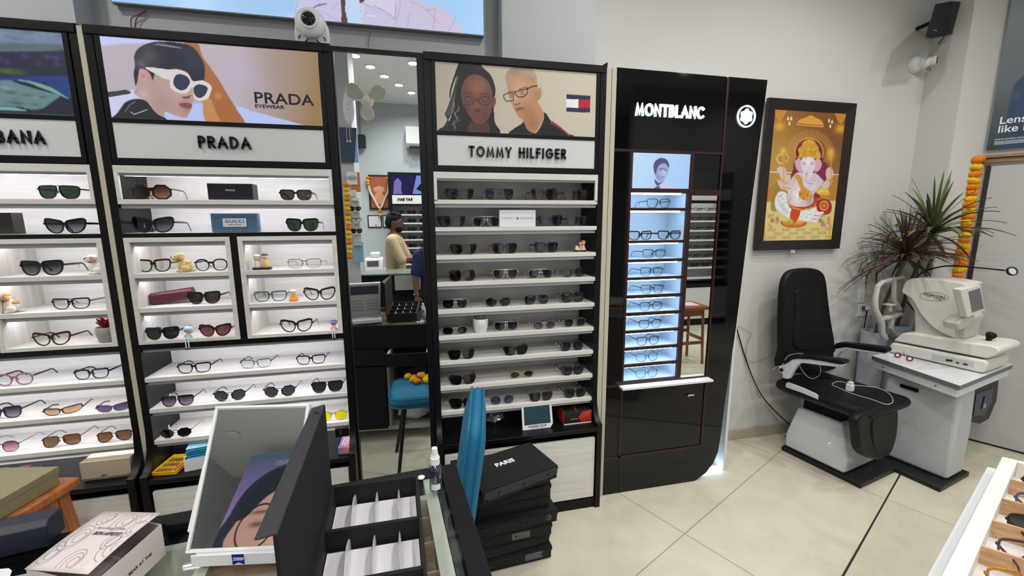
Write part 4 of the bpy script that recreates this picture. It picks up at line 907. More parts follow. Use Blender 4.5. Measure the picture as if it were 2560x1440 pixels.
def couple(label, x, y, z, s, scoot):
    t = thing('couple_figurine', label, 'figurine', (x, y, z)); S = lambda *v: tuple(c*s for c in v); I = Matrix.Identity(3)
    sk = mat('doll skin', 'e0b49c', .45)
    if scoot:
        MB().ext([S(-.02,-.006,.006), S(.022,-.006,.006), S(.022,-.006,.012), S(-.004,-.006,.012), S(-.010,-.006,.022), S(-.016,-.006,.024), S(-.019,-.006,.014)], S(0,.012,0)).build('scooter_body', WHITE, t, local=True, bevel=.002*s)
        for xx in (-.015, .016): MB().lathe([(.0055*s,-.003*s),(.006*s,0),(.0055*s,.003*s)], S(xx,0,.006), 16, Matrix.Rotation(math.pi/2, 3, 'X')).build('wheel', BLK2, t, local=True)
    else: MB().box(-.020*s, .020*s, -.008*s, .008*s, 0, .006*s).build('bench', mat('dark bench', '2a2226', .5), t, local=True, bevel=.001)
    for k, (xx, c, hc, hh) in enumerate(((-.010 if not scoot else .002, 'e6d8cc' if not scoot else 'e0a24e', 'c8c0bc' if not scoot else '6b3e2a', .0 if not scoot else .004), (.008 if not scoot else .013, 'e0a860' if not scoot else 'e6c8b0', '5c5654' if not scoot else 'd8b090', .004))):
        blobs([(S(xx,0,.028+hh), S(.0075,.007,.007), I)], 'head', sk, t, .0008*s)
        MB().lathe([(.006*s,.006*s),(.0075*s,.012*s),(.005*s,.022*s),(.002*s,(.024+hh)*s)], S(xx,0,0), 14).build('torso', mat('doll cloth '+c, c, .5), t, local=True)
        MB().ell(S(xx,.001,.033+hh), S(.008,.0078,.005), 12, 8).build('hair', mat('doll hair '+hc, hc, .5), t, local=True)
    return t
a = at(657, 674, Z=1.336); couple('elderly couple figurine in orange and white in upper right niche', a[0], 2.03, 1.3365, 1.75, False)
a = at(1447, 629, Z=1.382); couple('tiny couple figurine riding white scooter on third shelf of unlit cabinet', a[0], 2.05, 1.3826, 1.4, True)
a = at(735, 752, Z=1.192); t = thing('monk_figurine', 'small orange-robed monk figurine between eyeglasses in middle right niche', 'figurine', (a[0], 2.026, 1.1925)); t.scale = (1.45, 1.45, 1.45)
blobs([((0,0,.026), (.0075,.007,.0075), Matrix.Identity(3))], 'head', mat('doll skin', 'e0b49c', .45), t, .0008)
MB().lathe([(.012,0),(.0135,.005),(.010,.012),(.008,.019),(.003,.022)], (0,0,0), 16).build('robe', mat('orange robe', 'd88a34', .5, noise_amt=.2, nscale=200), t, local=True)
MB().ell((0,.001,.031), (.009,.0085,.0045), 12, 8).build('hat', mat('cream hat', 'e8dcc4', .5), t, local=True)
# pots
def pot_plant(label, loc, r, h, potc, leafc, n, red):
    t = thing('potted_succulent', label, 'potted plant', loc)
    MB().lathe([(r*.72,0),(r*.8,.002),(r*.97,h*.5),(r,h*.97),(r*.97,h),(r*.88,h),(r*.86,h*.88),(0.0005,h*.88)], (0,0,0), 28).build('pot', mat('pot '+potc, potc, .5, noise_amt=.05, nscale=80), t, local=True)
    q = MB()
    for i in range(n):
        a = i*2.4; tilt = .25+.75*(i/n) if not red else .9-.0*i; L = h*(.62 if not red else .55)
        d = Vector((math.cos(a)*math.sin(tilt), math.sin(a)*math.sin(tilt), math.cos(tilt))); z0 = h*.88 + (0 if not red else (n-i)/n*h*.55)
        p0 = Vector((0, 0, z0))+Vector((d.x, d.y, 0))*r*.12
        q.tube([p0, p0+d*L*.4, p0+d*L*.8+Vector((0,0,.002)), p0+d*L+Vector((0,0,.004))], [r*.13, r*.19, r*.12, r*.01], 6)
    q.build('leaves', mat('leaf '+leafc, leafc, .5, noise_amt=.25, nscale=60), t, local=True)
a = at(1203, 832, Z=.99); pot_plant('white round pot of grey-green succulent on sixth shelf of unlit cabinet', (a[0], 2.045, .9905), .038, .070, 'd4d4cf', '6a7466', 20, False)
a = at(263, 855, Z=1.052); pot_plant('grey concrete pot of red succulent in bottom niche at left edge', (a[0]+.004, 2.04, 1.0525), .037, .062, '97968f', '7a2432', 16, True)
DECK = .4655
# polarized tester
a, b = at(1311, 1078, Z=DECK), at(1388, 1070, Z=DECK)
t = thing('polarized_tester', 'white framed polarized lens tester card standing on black base deck', 'tester', (a[0]+.075, float(a[1])+.005, DECK+.001)); print('tester', a, b)
tw_ = float(np.linalg.norm(b-a)); TH = .135; Rx = Matrix.Rotation(math.radians(-12), 3, 'X')
def TP(x, z, y=0): return Rx @ Vector((x, y, z))
q = MB(); W2 = tw_/2; out = [(-W2, 0), (W2-.014, 0), (W2, .022), (W2-.004, TH), (-W2, TH)]; inn = [(-W2+.011, .026), (W2-.013, .026), (W2-.015, TH-.011), (-W2+.011, TH-.011)]
q.ext([TP(x, z) for x, z in out], TP(0, 0, .004)); q.build('card', WHITE, t, local=True, bevel=.0008)
scr = MB().ext([TP(x, z, -.0012) for x, z in inn], TP(0, 0, .001)).build('screen', mat('dark sea picture', '23414a', .2, noise_amt=.3, nscale=20), t, local=True)
text_mesh('lettering', 'POLARIZED TESTER', .0115, MATS['black print'], t, TP(-.003, .016, -.0008), (1, 0, 0), TP(0, 1), .0004, .0002, local=True)
text_mesh('lettering', 'SEE DIFFERENCE WITH POLARIZED LENS', .0042, MATS['black print'], t, TP(-.003, .0075, -.0008), (1, 0, 0), TP(0, 1), .0004, 0, local=True)
MB().ext([TP(-.02, .10, .004), TP(.02, .10, .004), (0.02, .055, 0.001), (-.02, .055, 0.001)], (0, .002, 0)).build('stand_flap', WHITE, t, local=True)
# red and black box
a, b, c = at(1410, 1063, Z=DECK), at(1478, 1055, Z=DECK), at(1397, 1030, Z=DECK)
w_ = float(np.linalg.norm(b-a)); rz = math.atan2(b[1]-a[1], b[0]-a[0]); t = thing('gift_box', 'black and red gift box with faceted red corner at right end of deck', 'box', (a[0], a[1], DECK+.001), rz); print('redbox', a, b, w_)
bh = .070; MB().box(0, w_, 0, .105, 0, bh).build('carton', mat('black card', '1a1a1a', .45), t, local=True, bevel=.001)
RB = mat('red card', 'b5342a', .4); MB().box(-.0015, 0, 0, .105, 0, bh).build('red_end', RB, t, local=True)
cx_ = w_*.78; q = MB(); pr = [(w_*.5, bh*.45), (w_*.66, bh*.93), (w_, bh), (w_, .008), (w_*.66, .008)]
ctr = len(pr); q.add([(x, -.001, z) for x, z in pr]+[(w_*.84, -.005, bh*.5)], [(i, (i+1) % ctr, ctr) for i in range(ctr)]); q.build('red_facets', RB, t, local=True, smooth=False)
text_mesh('lettering', 'FUZION', .010, MATS['silver print'], t, (w_*.36, -.0012, bh*.4), (-1, 0, 0), (0, 0, -1), .0004, 0, local=True)
MB().box(-.001, w_, -.003, .0, -.0005, .004).build('white_lip', WHITE, t, local=True); MB().box(w_*.45, w_*.49, .01, .05, bh, bh+.0008).build('ribbon_mark', RB, t, local=True)
# crumpled silver pouch
a = at(1237, 1060, Z=DECK); t = thing('crumpled_pouch', 'crumpled silver foil pouch on dark deck right of teal chair back', 'pouch', (a[0], float(a[1])+.03, DECK+.001))
q = MB()
def cr(u, v):
    th, ph = 2*math.pi*u, math.pi*v; p = Vector((math.sin(ph)*math.cos(th), math.sin(ph)*math.sin(th), -math.cos(ph))); n = 1+.35*noise.noise(p*2.3)+.18*noise.noise(p*6.1)
    return (p.x*.05*n, p.y*.035*n, (p.z*.028*n+.027))
q.grid(cr, 26, 14); q.build('pouch_foil', mat('silver foil', 'b9bbc0', .3, metal=.85), t, local=True, smooth=False)
# yellow screwdriver set, white box of blue cloths, carton, sign under the cabinet left of mirror
a, b, c = at(378, 1191, Z=DECK), at(439, 1187, Z=DECK), at(405, 1150, Z=DECK); print('yellow', a, b, c)
rz = math.atan2(b[1]-a[1], b[0]-a[0]); t = thing('screwdriver_set', 'yellow open case of small screwdriver bits on black deck of cabinet left of mirror', 'tool set', (a[0], a[1], DECK+.001), rz)
YP = mat('yellow plastic', 'd8a316', .4); q = MB(); q.box(0, .10, 0, .145, 0, .006).box(0, .10, 0, .004, .006, .016).box(0, .10, .141, .145, .006, .016).box(0, .004, .004, .141, .006, .016).box(.096, .10, .004, .141, .006, .016); q.build('tray', YP, t, local=True, bevel=.001)
for j in range(3):
    for i in range(6): MB().tube([(.012+i*.0105, .014+j*.04, .010), (.012+i*.0105, .044+j*.04, .010)], [.0028, .0016], 8).build('bit', CHROME, t, local=True)
MB().tube([(.084, .02, .012), (.084, .06, .012), (.084, .065, .012), (.084, .12, .012)], [.006, .0065, .0045, .006], 10).build('driver_handle', mat('amber handle', 'c0702a', .3), t, local=True)
a, b = at(462, 1181, Z=DECK), at(525, 1168, Z=DECK); rz = math.atan2(b[1]-a[1], b[0]-a[0]); print('clothbox', a, b)
t = thing('open_carton', 'white open carton filled with blue cleaning cloths on black deck', 'box', (a[0], a[1], DECK+.001), rz)
q = MB(); q.box(0, .17, 0, .003, 0, .055).box(0, .17, .097, .10, 0, .055).box(0, .003, .003, .097, 0, .055).box(.167, .17, .003, .097, 0, .055).box(.003, .167, .003, .097, 0, .003); q.build('carton', WHITE, t, local=True)
M_ = Matrix.Rotation(rz, 3, 'Z'); L0 = Vector((a[0], a[1], DECK))
for i in range(9):
    c_ = L0+M_ @ Vector((.085+random.uniform(-.004, .004), .05+random.uniform(-.003, .003), .030+i*.0085))
    q = MB(); q.obox(c_, .150, .085, .005, rz+random.uniform(-.06, .06))
    tag(q.build('cleaning_cloth', mat('blue cloth', '2f93b8', .7) if i < 8 else mat('pale blue cloth', '8fc6d8', .7), bevel=.0015), 'folded blue cleaning cloth stacked in the white carton' if i < 8 else 'pale blue folded cloth on top of the stack in white carton', 'cloth', 'cleaning cloths in the carton' if i < 8 else None)
a, b = at(846, 1137, Z=DECK), at(876, 1134, Z=DECK); print('carton', a, b)
rz = math.atan2(b[1]-a[1], b[0]-a[0]); t = thing('small_carton', 'small purple and orange carton on black deck beside tall mirror', 'box', (a[0], a[1], DECK+.001), rz)
def gradm(name, ca, cb, axis=0, lo=0., hi=.06):
    m, nt, out = nodes(name); N = nt.nodes; L = nt.links; bb = N.new('ShaderNodeBsdfPrincipled'); L.new(bb.outputs[0], out.inputs[0]); bb.inputs['Roughness'].default_value = .35
    tc = N.new('ShaderNodeTexCoord'); sx = N.new('ShaderNodeSeparateXYZ'); mr = N.new('ShaderNodeMapRange'); mr.inputs[1].default_value = lo; mr.inputs[2].default_value = hi
    mc = N.new('ShaderNodeMix'); mc.data_type = 'RGBA'; mc.inputs[6].default_value = (*lin(ca), 1); mc.inputs[7].default_value = (*lin(cb), 1)
    L.new(tc.outputs['Object'], sx.inputs[0]); L.new(sx.outputs[axis], mr.inputs[0]); L.new(mr.outputs[0], mc.inputs[0]); L.new(mc.outputs[2], bb.inputs['Base Color']); return m
MB().box(0, .05, 0, .115, 0, .034).build('carton', gradm('purple orange print', '7a6bb8', 'e08a50'), t, local=True, bevel=.0008)
q = MB()
for i in range(3): q.box(.012+i*.011, .016+i*.011, .02, .095, .034, .0343)
q.build('printed_lines', mat('pale ink', 'e6dfe6', .5), t, local=True)
a, b = at(836, 1094, Y=1.99), at(876, 1088, Y=1.99); t = thing('black_sign', 'small black card sign hanging below lowest shelf beside tall mirror', 'sign', ((a[0]+b[0])/2, 1.99, a[2]))
MB().box(-.030, .030, 0, .002, 0, .040).build('card', BLK, t, local=True); MB().box(-.010, -.004, -.0008, 0, .014, .034).build('red_mark', mat('dark red print', '7a1c20', .5), t, local=True)
MB().box(-.031, .031, .002, .004, .036, .050).build('clip', CHROME, t, local=True)
# beige carton with lid on the deck of the left-edge cabinet
a, b, c = at(206, 1205, Z=DECK), at(330, 1190, Z=DECK), at(250, 1140, Z=DECK+.09); print('beige', a, b)
rz = math.atan2(b[1]-a[1], b[0]-a[0]); w_ = float(np.linalg.norm(b-a)); t = thing('shoe_carton', 'beige cardboard carton with thumb notch on deck of cabinet at left edge', 'box', (a[0], a[1], DECK+.001), rz)
BC = mat('beige cardboard', 'b3a68f', .7, noise_amt=.05, nscale=40)
MB().box(.004, w_-.004, .004, .156, 0, .07).build('carton', mat('inner cardboard', '9c9079', .7), t, local=True)
q = MB(); arc = [(w_*.45+.012*math.cos(tt), .010+.012*math.sin(tt)) for tt in np.linspace(0, math.pi, 9)][::-1]
q.ext([(x, 0, z) for x, z in [(0, .010), (0, .082), (w_, .082), (w_, .010)][:1]+[(0, .082), (w_, .082), (w_, .010)]+arc[::-1]], (0, .002, 0))
q.box(0, .002, .002, .158, .010, .082).box(w_-.002, w_, .002, .158, .010, .082).box(0, w_, .158, .160, .010, .082).box(0, w_, 0, .160, .082, .084); q.build('lid', BC, t, local=True)
# striped cloths at far left
for i, c_ in enumerate(('c9a04a', '8a7350', '5a2a34', '7a4a50', '3a3348')):
    a = at(18+i*24, 1160, Z=DECK+.01)
    tag(MB().obox((a[0], 2.06, DECK+.012+.004*(i % 2)), .040, .15, .018, .12).build('folded_case', mat('case '+c_, c_, .6), bevel=.005), f'{["mustard", "tan", "dark red", "dusty red", "slate"][i]} soft pouch lying on deck of cabinet at left edge', 'pouch', 'soft pouches on the deck')

a = at(395, 1150, Z=DECK); t = thing('black_box', 'small black box at the back of the deck behind the yellow screwdriver set', 'box', (a[0]+.005, 2.125, DECK+.001)); MB().box(0, .13, 0, .07, 0, .075).build('carton', BLK2, t, local=True, bevel=.002)
# ================= EXAMINATION CORNER =================
XA = math.radians(12.3); XO = np.array([2.453, 1.725, 0.]); XU = np.array([math.cos(XA), math.sin(XA), 0]); XV = np.array([-math.sin(XA), math.cos(XA), 0])
def loc_(P): d = P-XO; return Vector((float(d @ XU), float(d @ XV), float(P[2])))
def Lu(x, y, u): return loc_(atp(x, y, XO+XU*u, XU))
def Lv(x, y, v): return loc_(atp(x, y, XO+XV*v, XV))
def Lz(x, y, z): return loc_(at(x, y, Z=z))
LEA = mat('black leather', '0a0a0c', .5, bump=.25, bscale=220, spec=.3)
def smc(p, k=4): return [Vector(q) for q in smooth_poly(np.array([tuple(v) for v in p]), k)]
GLOS = mat('white fibreglass', 'c9cdd1', .25, coat=.4)
IV = mat('ivory instrument plastic', 'd6d3ca', .42); IV2 = mat('grey ivory plastic', 'bcbab3', .45)
def scr(pts, ox, oy, s): return [(ox+x/s, oy+y/s) for x, y in pts]
z5 = lambda *p: scr(p, 1940, 860, 3.79); z6 = lambda *p: scr(p, 1880, 640, 2.4); z7 = lambda *p: scr(p, 2140, 640, 4.5)
ch = thing('examination_chair', 'black leather examination chair with tall back and white arm brackets', 'chair', XO, XA)
def loft(mb, rings):
    n = len(rings[0]); vs = [p for r in rings for p in r]
    fs = [(i*n+j, i*n+(j+1) % n, (i+1)*n+(j+1) % n, (i+1)*n+j) for i in range(len(rings)-1) for j in range(n)]
    fs += [tuple(range(n))[::-1], tuple(range((len(rings)-1)*n, len(rings)*n))]
    return mb.add(vs, fs)
def rect(u0, u1, v0, v1, z): return [(u0, v0, z), (u1, v0, z), (u1, v1, z), (u0, v1, z)]
loft(MB(), [rect(.010, .345, .095, .455, .031), rect(.008, .345, .093, .455, .125), rect(.045, .335, .150, .418, .318)]).build('pedestal', GLOS, ch, local=True, bevel=.018, seg=4, ang=60)
q = MB()
for i in range(10): q.box(.075, .31, .175, .400, .318+i*.0125, .326+i*.0125); q.box(.082, .302, .182, .392, .325+i*.0125, .332+i*.0125)
q.build('bellows', BLK2, ch, local=True)
loft(MB(), [rect(-.05, .34, .0, .47, .425), rect(-.085, .365, -.03, .50, .45), rect(-.085, .365, -.035, .50, .485), rect(-.06, .34, -.015, .49, .508)]).build('seat', LEA, ch, local=True, bevel=.022, seg=4, ang=70)
fin = [Lu(x, y, -.088) for x, y in z5((92,372),(112,363),(250,415),(370,470),(393,490),(398,528),(240,462),(90,410))]
MB().ext(fin, (.012, 0, 0)).build('side_fin', GLOS, ch, local=True, bevel=.002)
bk = [Lv(x, y, .485) for x, y in ((1961,930),(1957,870),(1957,800),(1960,735),(1966,700),(1980,679),(2003,672),(2035,671),(2056,678),(2067,697),(2073,745),(2080,800),(2090,865),(2088,925))]
MB().ext(smc(bk), (0, .048, 0)).build('backrest', LEA, ch, local=True, bevel=.02, seg=4, ang=60)
cs = [Lv(x, y, .478) for x, y in ((1990,870),(1988,800),(1990,745),(2000,722),(2040,722),(2052,745),(2058,800),(2066,870))]
MB().ext(smc(cs), (0, .02, 0)).build('back_cushion', LEA, ch, local=True, bevel=.008, seg=3, ang=60)
ft = [Lv(x, y, -.025) for x, y in ((2146,1046),(2147,1090),(2152,1128),(2170,1145),(2200,1151),(2225,1138),(2240,1105),(2247,1060),(2246,1022),(2236,1008),(2190,1022))]
MB().ext(smc(ft), (0, .05, 0)).build('footrest', LEA, ch, local=True, bevel=.016, seg=4, ang=60)
ft = [Lv(x, y, -.032) for x, y in ((2185,1050),(2186,1110),(2200,1128),(2218,1112),(2232,1070),(2234,1035))]
MB().ext(smc(ft), (0, .012, 0)).build('footrest_panel', LEA, ch, local=True, bevel=.006, ang=60)
def arm(u, brk, pad, piv):
    a = MB().ext([Lu(x, y, u) for x, y in brk], (.035, 0, 0)).build('armrest', GLOS, ch, local=True, bevel=.006, seg=3, ang=60)
    MB().ext([Lu(x, y, u-.008) for x, y in pad], (.06, 0, 0)).build('arm_pad', LEA, a, local=True, bevel=.007, seg=3, ang=60)
    if piv:
        c = Lu(piv[0], piv[1], u-.004); MB().lathe([(.012,0),(.012,.006),(.010,.008)], c, 20, Matrix.Rotation(-math.pi/2, 3, 'Y')).build('pivot_cap', BLK, a, local=True)
arm(-.125, z5((60,285),(25,262),(16,235),(30,208),(70,195),(115,172),(150,142),(205,136),(330,142),(470,165),(600,192),(640,196),(625,214),(560,218),(400,200),(245,180),(200,200),(150,275),(122,330),(90,332),(58,316)),
    z5((45,190),(70,160),(130,115),(190,98),(320,108),(460,130),(600,148),(640,160),(646,180),(625,192),(580,190),(440,164),(320,146),(205,140),(150,146),(100,180)), (1940+52/3.79, 860+243/3.79))
arm(.375, z6((487,610),(486,580),(515,553),(560,546),(690,566),(800,583),(800,590),(700,582),(570,562),(530,575),(500,612)), z6((486,545),(500,525),(530,518),(620,528),(720,540),(808,552),(812,572),(800,582),(690,566),(560,546),(515,553),(492,560)), None)
# stand
sd = thing('refraction_stand', 'white refraction stand with sliding tabletop on black floor plate beside exam chair', 'stand', XO, XA)
pl8 = [(-.004,0),(.375,0),(.365,-.211),(.727,-.211),(.74,.26),(.47,.27),(.47,.462),(-.004,.462)]
MB().ext([(u, v, 0.001) for u, v in pl8], (0, 0, .029)).build('base_plate', mat('black powder coat', '111112', .45), sd, local=True, bevel=.003)
loft(MB(), [rect(.485, .685, -.195, .17, .030), rect(.482, .69, -.198, .17, .30), rect(.50, .68, -.19, .16, .575)]).build('column', mat('grey white enamel', 'b4b7ba', .35, coat=.2), sd, local=True, bevel=.022, seg=4, ang=70)
TZ = .66; tp = [Lz(2180, 889, TZ), Lz(2400, 964, TZ), Lz(2532, 911, TZ)]
T4 = [tp[0], tp[1], tp[2], Vector((tp[2].x+.0, .235, TZ)), Vector((.56, .245, TZ))]
MB().ext([p-Vector((0, 0, .0025)) for p in T4], (0, 0, .0025)).build('tabletop', WHITEG, sd, local=True, bevel=.0005)
tt = [c for c in sd.children if c.name.startswith('tabletop')][0]
MB().ext([p-Vector((0, 0, .027)) for p in T4], (0, 0, .0245)).build('edge_band', mat('grey edge band', '6c6d70', .5), tt, local=True)
cen = sum((Vector(p) for p in T4), Vector((0,0,0)))/5
A4 = [p+(cen-p)*.03 for p in T4]
MB().ext([Vector((p.x, p.y, .585)) for p in A4], (0, 0, .047)).build('apron', WHITEG, sd, local=True, bevel=.002)
q = MB()
for x, y in ((2211,931),(2357,972)):
    c = Lz(x, y, .615); 
    d = (A4[1]-A4[0]).normalized(); 
    t_ = .15 if x < 2300 else .78; c = A4[0]+(A4[1]-A4[0])*t_; q.ell((c.x-.001, c.y, .61), .004, 8, 6)
q.build('screw_cap', GUN, sd, local=True)
sw = [Lu(x, y, .480) for x, y in z6((888,768),(993,800),(993,820),(888,785))]; MB().ext(sw, (.02, 0, 0)).build('switch', BLK, sd, local=True, bevel=.001)
# accessory frame under the right edge
FV = -.13; fo = [Lv(x, y, FV) for x, y in ((2423,975),(2497,950),(2492,1000),(2472,1048),(2450,1060),(2415,1053))]
fi = [Lv(x, y, FV) for x, y in ((2440,985),(2482,970),(2478,1005),(2460,1038),(2432,1040))]
hd = thing('accessory_box', 'black framed accessory holder with blue pack hanging under right side of tabletop', 'holder', XO, XA)
n = len(fo); q = MB().ext(fo, (0, .055, 0)); q.build('holder_shell', BLK, hd, local=True, bevel=.003)
MB().ext([Vector((p.x, FV-.002, p.z)) for p in fi], (0, .002, 0)).build('window', mat('dark holder window', '1b1f2c', .2), hd, local=True)
cx_ = sum(p.x for p in fi)/5; cz_ = sum(p.z for p in fi)/5
MB().obox((cx_-.008, FV-.005, cz_+.005), .022, .004, .085, M=Matrix.Rotation(.2, 3, 'Y')).build('blue_pack', mat('blue pack', '2d62a8', .4), hd, local=True, bevel=.002)
MB().ell((cx_+.012, FV-.005, cz_-.02), (.010, .004, .018), 10, 8).build('skin_card', mat('pale pack', 'c0a890', .5), hd, local=True)
# autorefractor
ins = thing('autorefractor', 'ivory autorefractor with tilted screen and chin rest standing on the stand tabletop', 'instrument', XO, XA)
U0 = .655
def I(pts, u=U0): return [Lu(x, y, u) for x, y in z7(*pts)]
def Izmin(pts, u, z): return [Vector((p.x, p.y, max(p.z, z))) for p in I(pts, u)]
MB().ext(Izmin(((345,1085),(355,1040),(400,975),(470,985),(1100,1110),(1465,1178),(1478,1220),(1440,1320),(1340,1305),(790,1175)), U0, TZ+.003), (.31, 0, 0)).build('base', IV, ins, local=True, bevel=.012, seg=3, ang=50)
up = I(((415,955),(440,930),(520,868),(640,870),(1140,950),(1180,965),(1500,1000),(1600,1030),(1620,1080),(1560,1130),(1465,1155),(1100,1085),(700,1010)), U0+.004)
MB().ext(up, (.30, 0, 0)).build('slide', IV, ins, local=True, bevel=.010, seg=3, ang=50)
MB().ext(I(((850,1105),(1330,1195),(1320,1255),(850,1165)), U0-.001), (.004, 0, 0)).build('port_panel', IV2, ins, local=True)
q = MB()
for a, b, c, d in ((1010,1160,1085,1190), (1125,1190,1160,1215), (1205,1205,1255,1232)): q.ext(I(((a, b), (c, b+8), (c, d), (a, d-8)), U0-.002), (.003, 0, 0))
q.build('port', GUN, ins, local=True)
hdp = ((520,410),(530,350),(560,290),(615,258),(700,250),(900,262),(1100,290),(1240,325),(1200,380),(1210,500),(1225,640),(1200,700),(1130,760),(1100,830),(1100,915),(1060,905),(930,845),(820,760),(720,640),(640,500),(570,440))
MB().ext(smc(I(hdp, U0+.045), 3), (.22, 0, 0)).build('head', IV, ins, local=True, bevel=.014, seg=4, ang=50)
MB().ext(I(((545,430),(600,520),(650,620),(655,830),(640,900),(900,950),(1220,935),(1255,800),(1300,700),(1240,640),(1200,400),(700,380)), U0+.065), (.18, 0, 0)).build('neck', IV2, ins, local=True, bevel=.012, seg=3, ang=50)
q = MB()
for i in range(3): 
    y_ = 290+i*15; q.tube([p for p in I(((735,y_),(890,y_+14),(1050,y_+34)), U0+.055+i*.012)], .0012, 6)
q.build('vent', GUN, ins, local=True)
el = [(880+160*math.cos(t), 455+48*math.sin(t)+.10*160*math.cos(t)*.6) for t in np.linspace(0, 2*math.pi, 29)]
MB().tube(I(el, U0+.043), .0011, 6).build('badge_ring', mat('badge grey', '8d8c84', .3, metal=.5), ins, local=True)
a, b = I(((765,430),(985,470)), U0+.042); c = (a+b)/2; ux = (b-a).normalized(); 
text_mesh('lettering', 'TOPCON', .0235, mat('dark grey print', '4a4b50', .4), ins, c, ux, Vector((0, 0, 1)), .0008, .0004, stretch=1.05, local=True, italic=.15)
c2_ = (I(((925,485),), U0+.042))[0]; text_mesh('lettering', 'KR-800', .010, MATS['dark grey print'], ins, c2_, ux, Vector((0, 0, 1)), .0008, 0, local=True, italic=.2)
VS = -.15
sc_ = [Lv(x, y, VS) for x, y in z7((1175,378),(1395,322),(1408,332),(1452,600),(1445,620),(1265,692),(1250,680))]
MB().ext(sc_, (0, .035, 0)).build('monitor', IV, ins, local=True, bevel=.005, seg=3, ang=50)
mo = [c for c in ins.children if c.name.startswith('monitor')][0]
MB().ext([Lv(x, y, VS-.001) for x, y in z7((1265,403),(1395,360),(1440,590),(1308,636))], (0, .002, 0)).build('screen', mat('grey screen', '50545a', .15), mo, local=True)
MB().ext([Lv(x, y, VS+.02) for x, y in z7((1240,680),(1340,655),(1345,715),(1290,770),(1230,815),(1170,840),(1150,760))], (0, .07, 0)).build('screen_bracket', IV2, ins, local=True, bevel=.010, ang=50)
# joystick
j0 = Lu(*z7((1470,1000))[0], .80); j1 = Lu(*z7((1495,930))[0], .80); j2 = Lu(*z7((1530,880))[0], .80)
MB().tube([j0, j0+(j1-j0)*.5, j1, (j1+j2)/2, j2, j2+(j2-j1)*.3], [.010, .010, .013, .022, .024, .014], 14).lathe([(.03, -.002), (.028, .003), (.012, .004)], j0, 20).build('joystick', BLK2, ins, local=True)
MB().obox(Lu(*z7((1165,975))[0], .70)+Vector((0, 0, .002)), .03, .035, .006).build('lock_lever', mat('pale lever', 'd4d2c8', .3), ins, local=True, bevel=.001)
# chin rest frame
VC = .275; def_ = lambda *p: [Lu(x, y, .70) for x, y in z7(*p)]
CP = lambda x, y: Lv(*z7((x, y))[0], VC)
q = MB(); q.tube([CP(330,930), CP(290,860), CP(285,760), CP(255,690), CP(215,600), CP(215,480), CP(245,340), CP(300,290)], [.018,.019,.020,.021,.018,.016,.015,.014], 10)
q.tube([CP(300,292), CP(400,262), CP(530,240)], .012, 10)
q.tube([CP(430,270), CP(425,380), CP(430,500), CP(490,600), CP(500,650), CP(400,690), CP(300,700)], [.013,.014,.015,.016,.017,.017,.017], 10)
q.tube([CP(400,690), CP(390,800), CP(440,890), CP(520,880)], [.017,.016,.016,.015], 10)
cr_ = q.build('chin_rest_frame', IV2, ins, local=True)
MB().tube([CP(325,305), CP(420,272), CP(525,250)], .0085, 8).build('forehead_pad', mat('blue grey pad', '8e97a3', .5), cr_, local=True)
MB().obox(CP(375,545), .055, .05, .008).obox(CP(390,590)+Vector((0, 0, .0)), .014, .014, .04).build('chin_cup', IV, cr_, local=True, bevel=.002)
# trial frame with red lenses on the table
tf = thing('trial_frame', 'red rimmed trial lens frame with chrome bridge lying on the stand tabletop', 'trial frame', XO, XA)
tz = TZ+.001
for i, (x, y, yy) in enumerate(((2243,894,0), (2273,903,0))):
    c = Lz(x, y, tz)+Vector((0, 0, .017)); R_ = Matrix.Rotation(math.radians(75), 3, 'X') @ Matrix.Identity(3)
    R_ = Matrix.Rotation(math.radians(-50), 3, 'Z') @ Matrix.Rotation(math.radians(80), 3, 'X')
    MB().lathe([(.017,-.002),(.0175,.002),(.010,.002),(.010,-.002),(.017,-.002)], c, 24, R_).build('rim', mat('dark red rim', '5e1420', .3), tf, local=True)
    MB().lathe([(.010,-.0008),(.010,.0008)], c, 20, R_).build('lens', mat('pale trial lens', 'e2c6c8', .15), tf, local=True)
p0, p1 = Lz(2243,894,tz)+Vector((0,0,.034)), Lz(2273,903,tz)+Vector((0,0,.034)); mm_ = (p0+p1)/2
MB().tube([p0, mm_+Vector((0,0,.004)), p1], .0015, 6).tube([mm_, mm_+Vector((0,0,.022))], .0014, 6).tube([mm_+Vector((0,0,.012)), mm_+Vector((.01,.01,.018))], .0011, 6).obox(mm_, .008, .008, .008).build('bridge', CHROME, tf, local=True)
MB().tube([Lz(2285,908,tz)+Vector((0,0,.02)), Lz(2300,906,tz)+Vector((0,0,.008)), Lz(2325,912,tz)+Vector((0,0,.002))], .0013, 6).build('temple', CHROME, tf, local=True)
# gooseneck magnifier
gm = thing('gooseneck_magnifier', 'black gooseneck arm with round magnifier ring reaching over the autorefractor', 'magnifier', XO, XA)
UG = 1.0; G = [Lu(x, y, UG) for x, y in ((2268,735),(2275,712),(2300,685),(2330,672),(2370,665),(2430,668),(2512,676))]
foot = Vector((G[0].x, min(G[0].y, .225), TZ+.001)); MB().tube([foot, foot+Vector((0, 0, .2)), G[0]-Vector((0, 0, .05))]+smooth_open(G, 5), .0045, 8).build('gooseneck', BLK2, gm, local=True)
MB().lathe([(.035,0),(.035,.012),(.01,.018)], foot, 20).build('foot', BLK2, gm, local=True)
c = Lu(2530, 678, UG); Rr = Matrix.Rotation(math.radians(-35), 3, 'Z') @ Matrix.Rotation(math.radians(68), 3, 'X')
MB().lathe([(.027,-.006),(.028,.0),(.027,.006),(.021,.006),(.021,-.006),(.027,-.006)], c, 28, Rr).build('ring', GUN, gm, local=True)
MB().lathe([(.021,-.001),(.021,.001)], c, 24, Rr).build('lens', mat('pale magnifier lens', 'c8cccc', .1), gm, local=True)
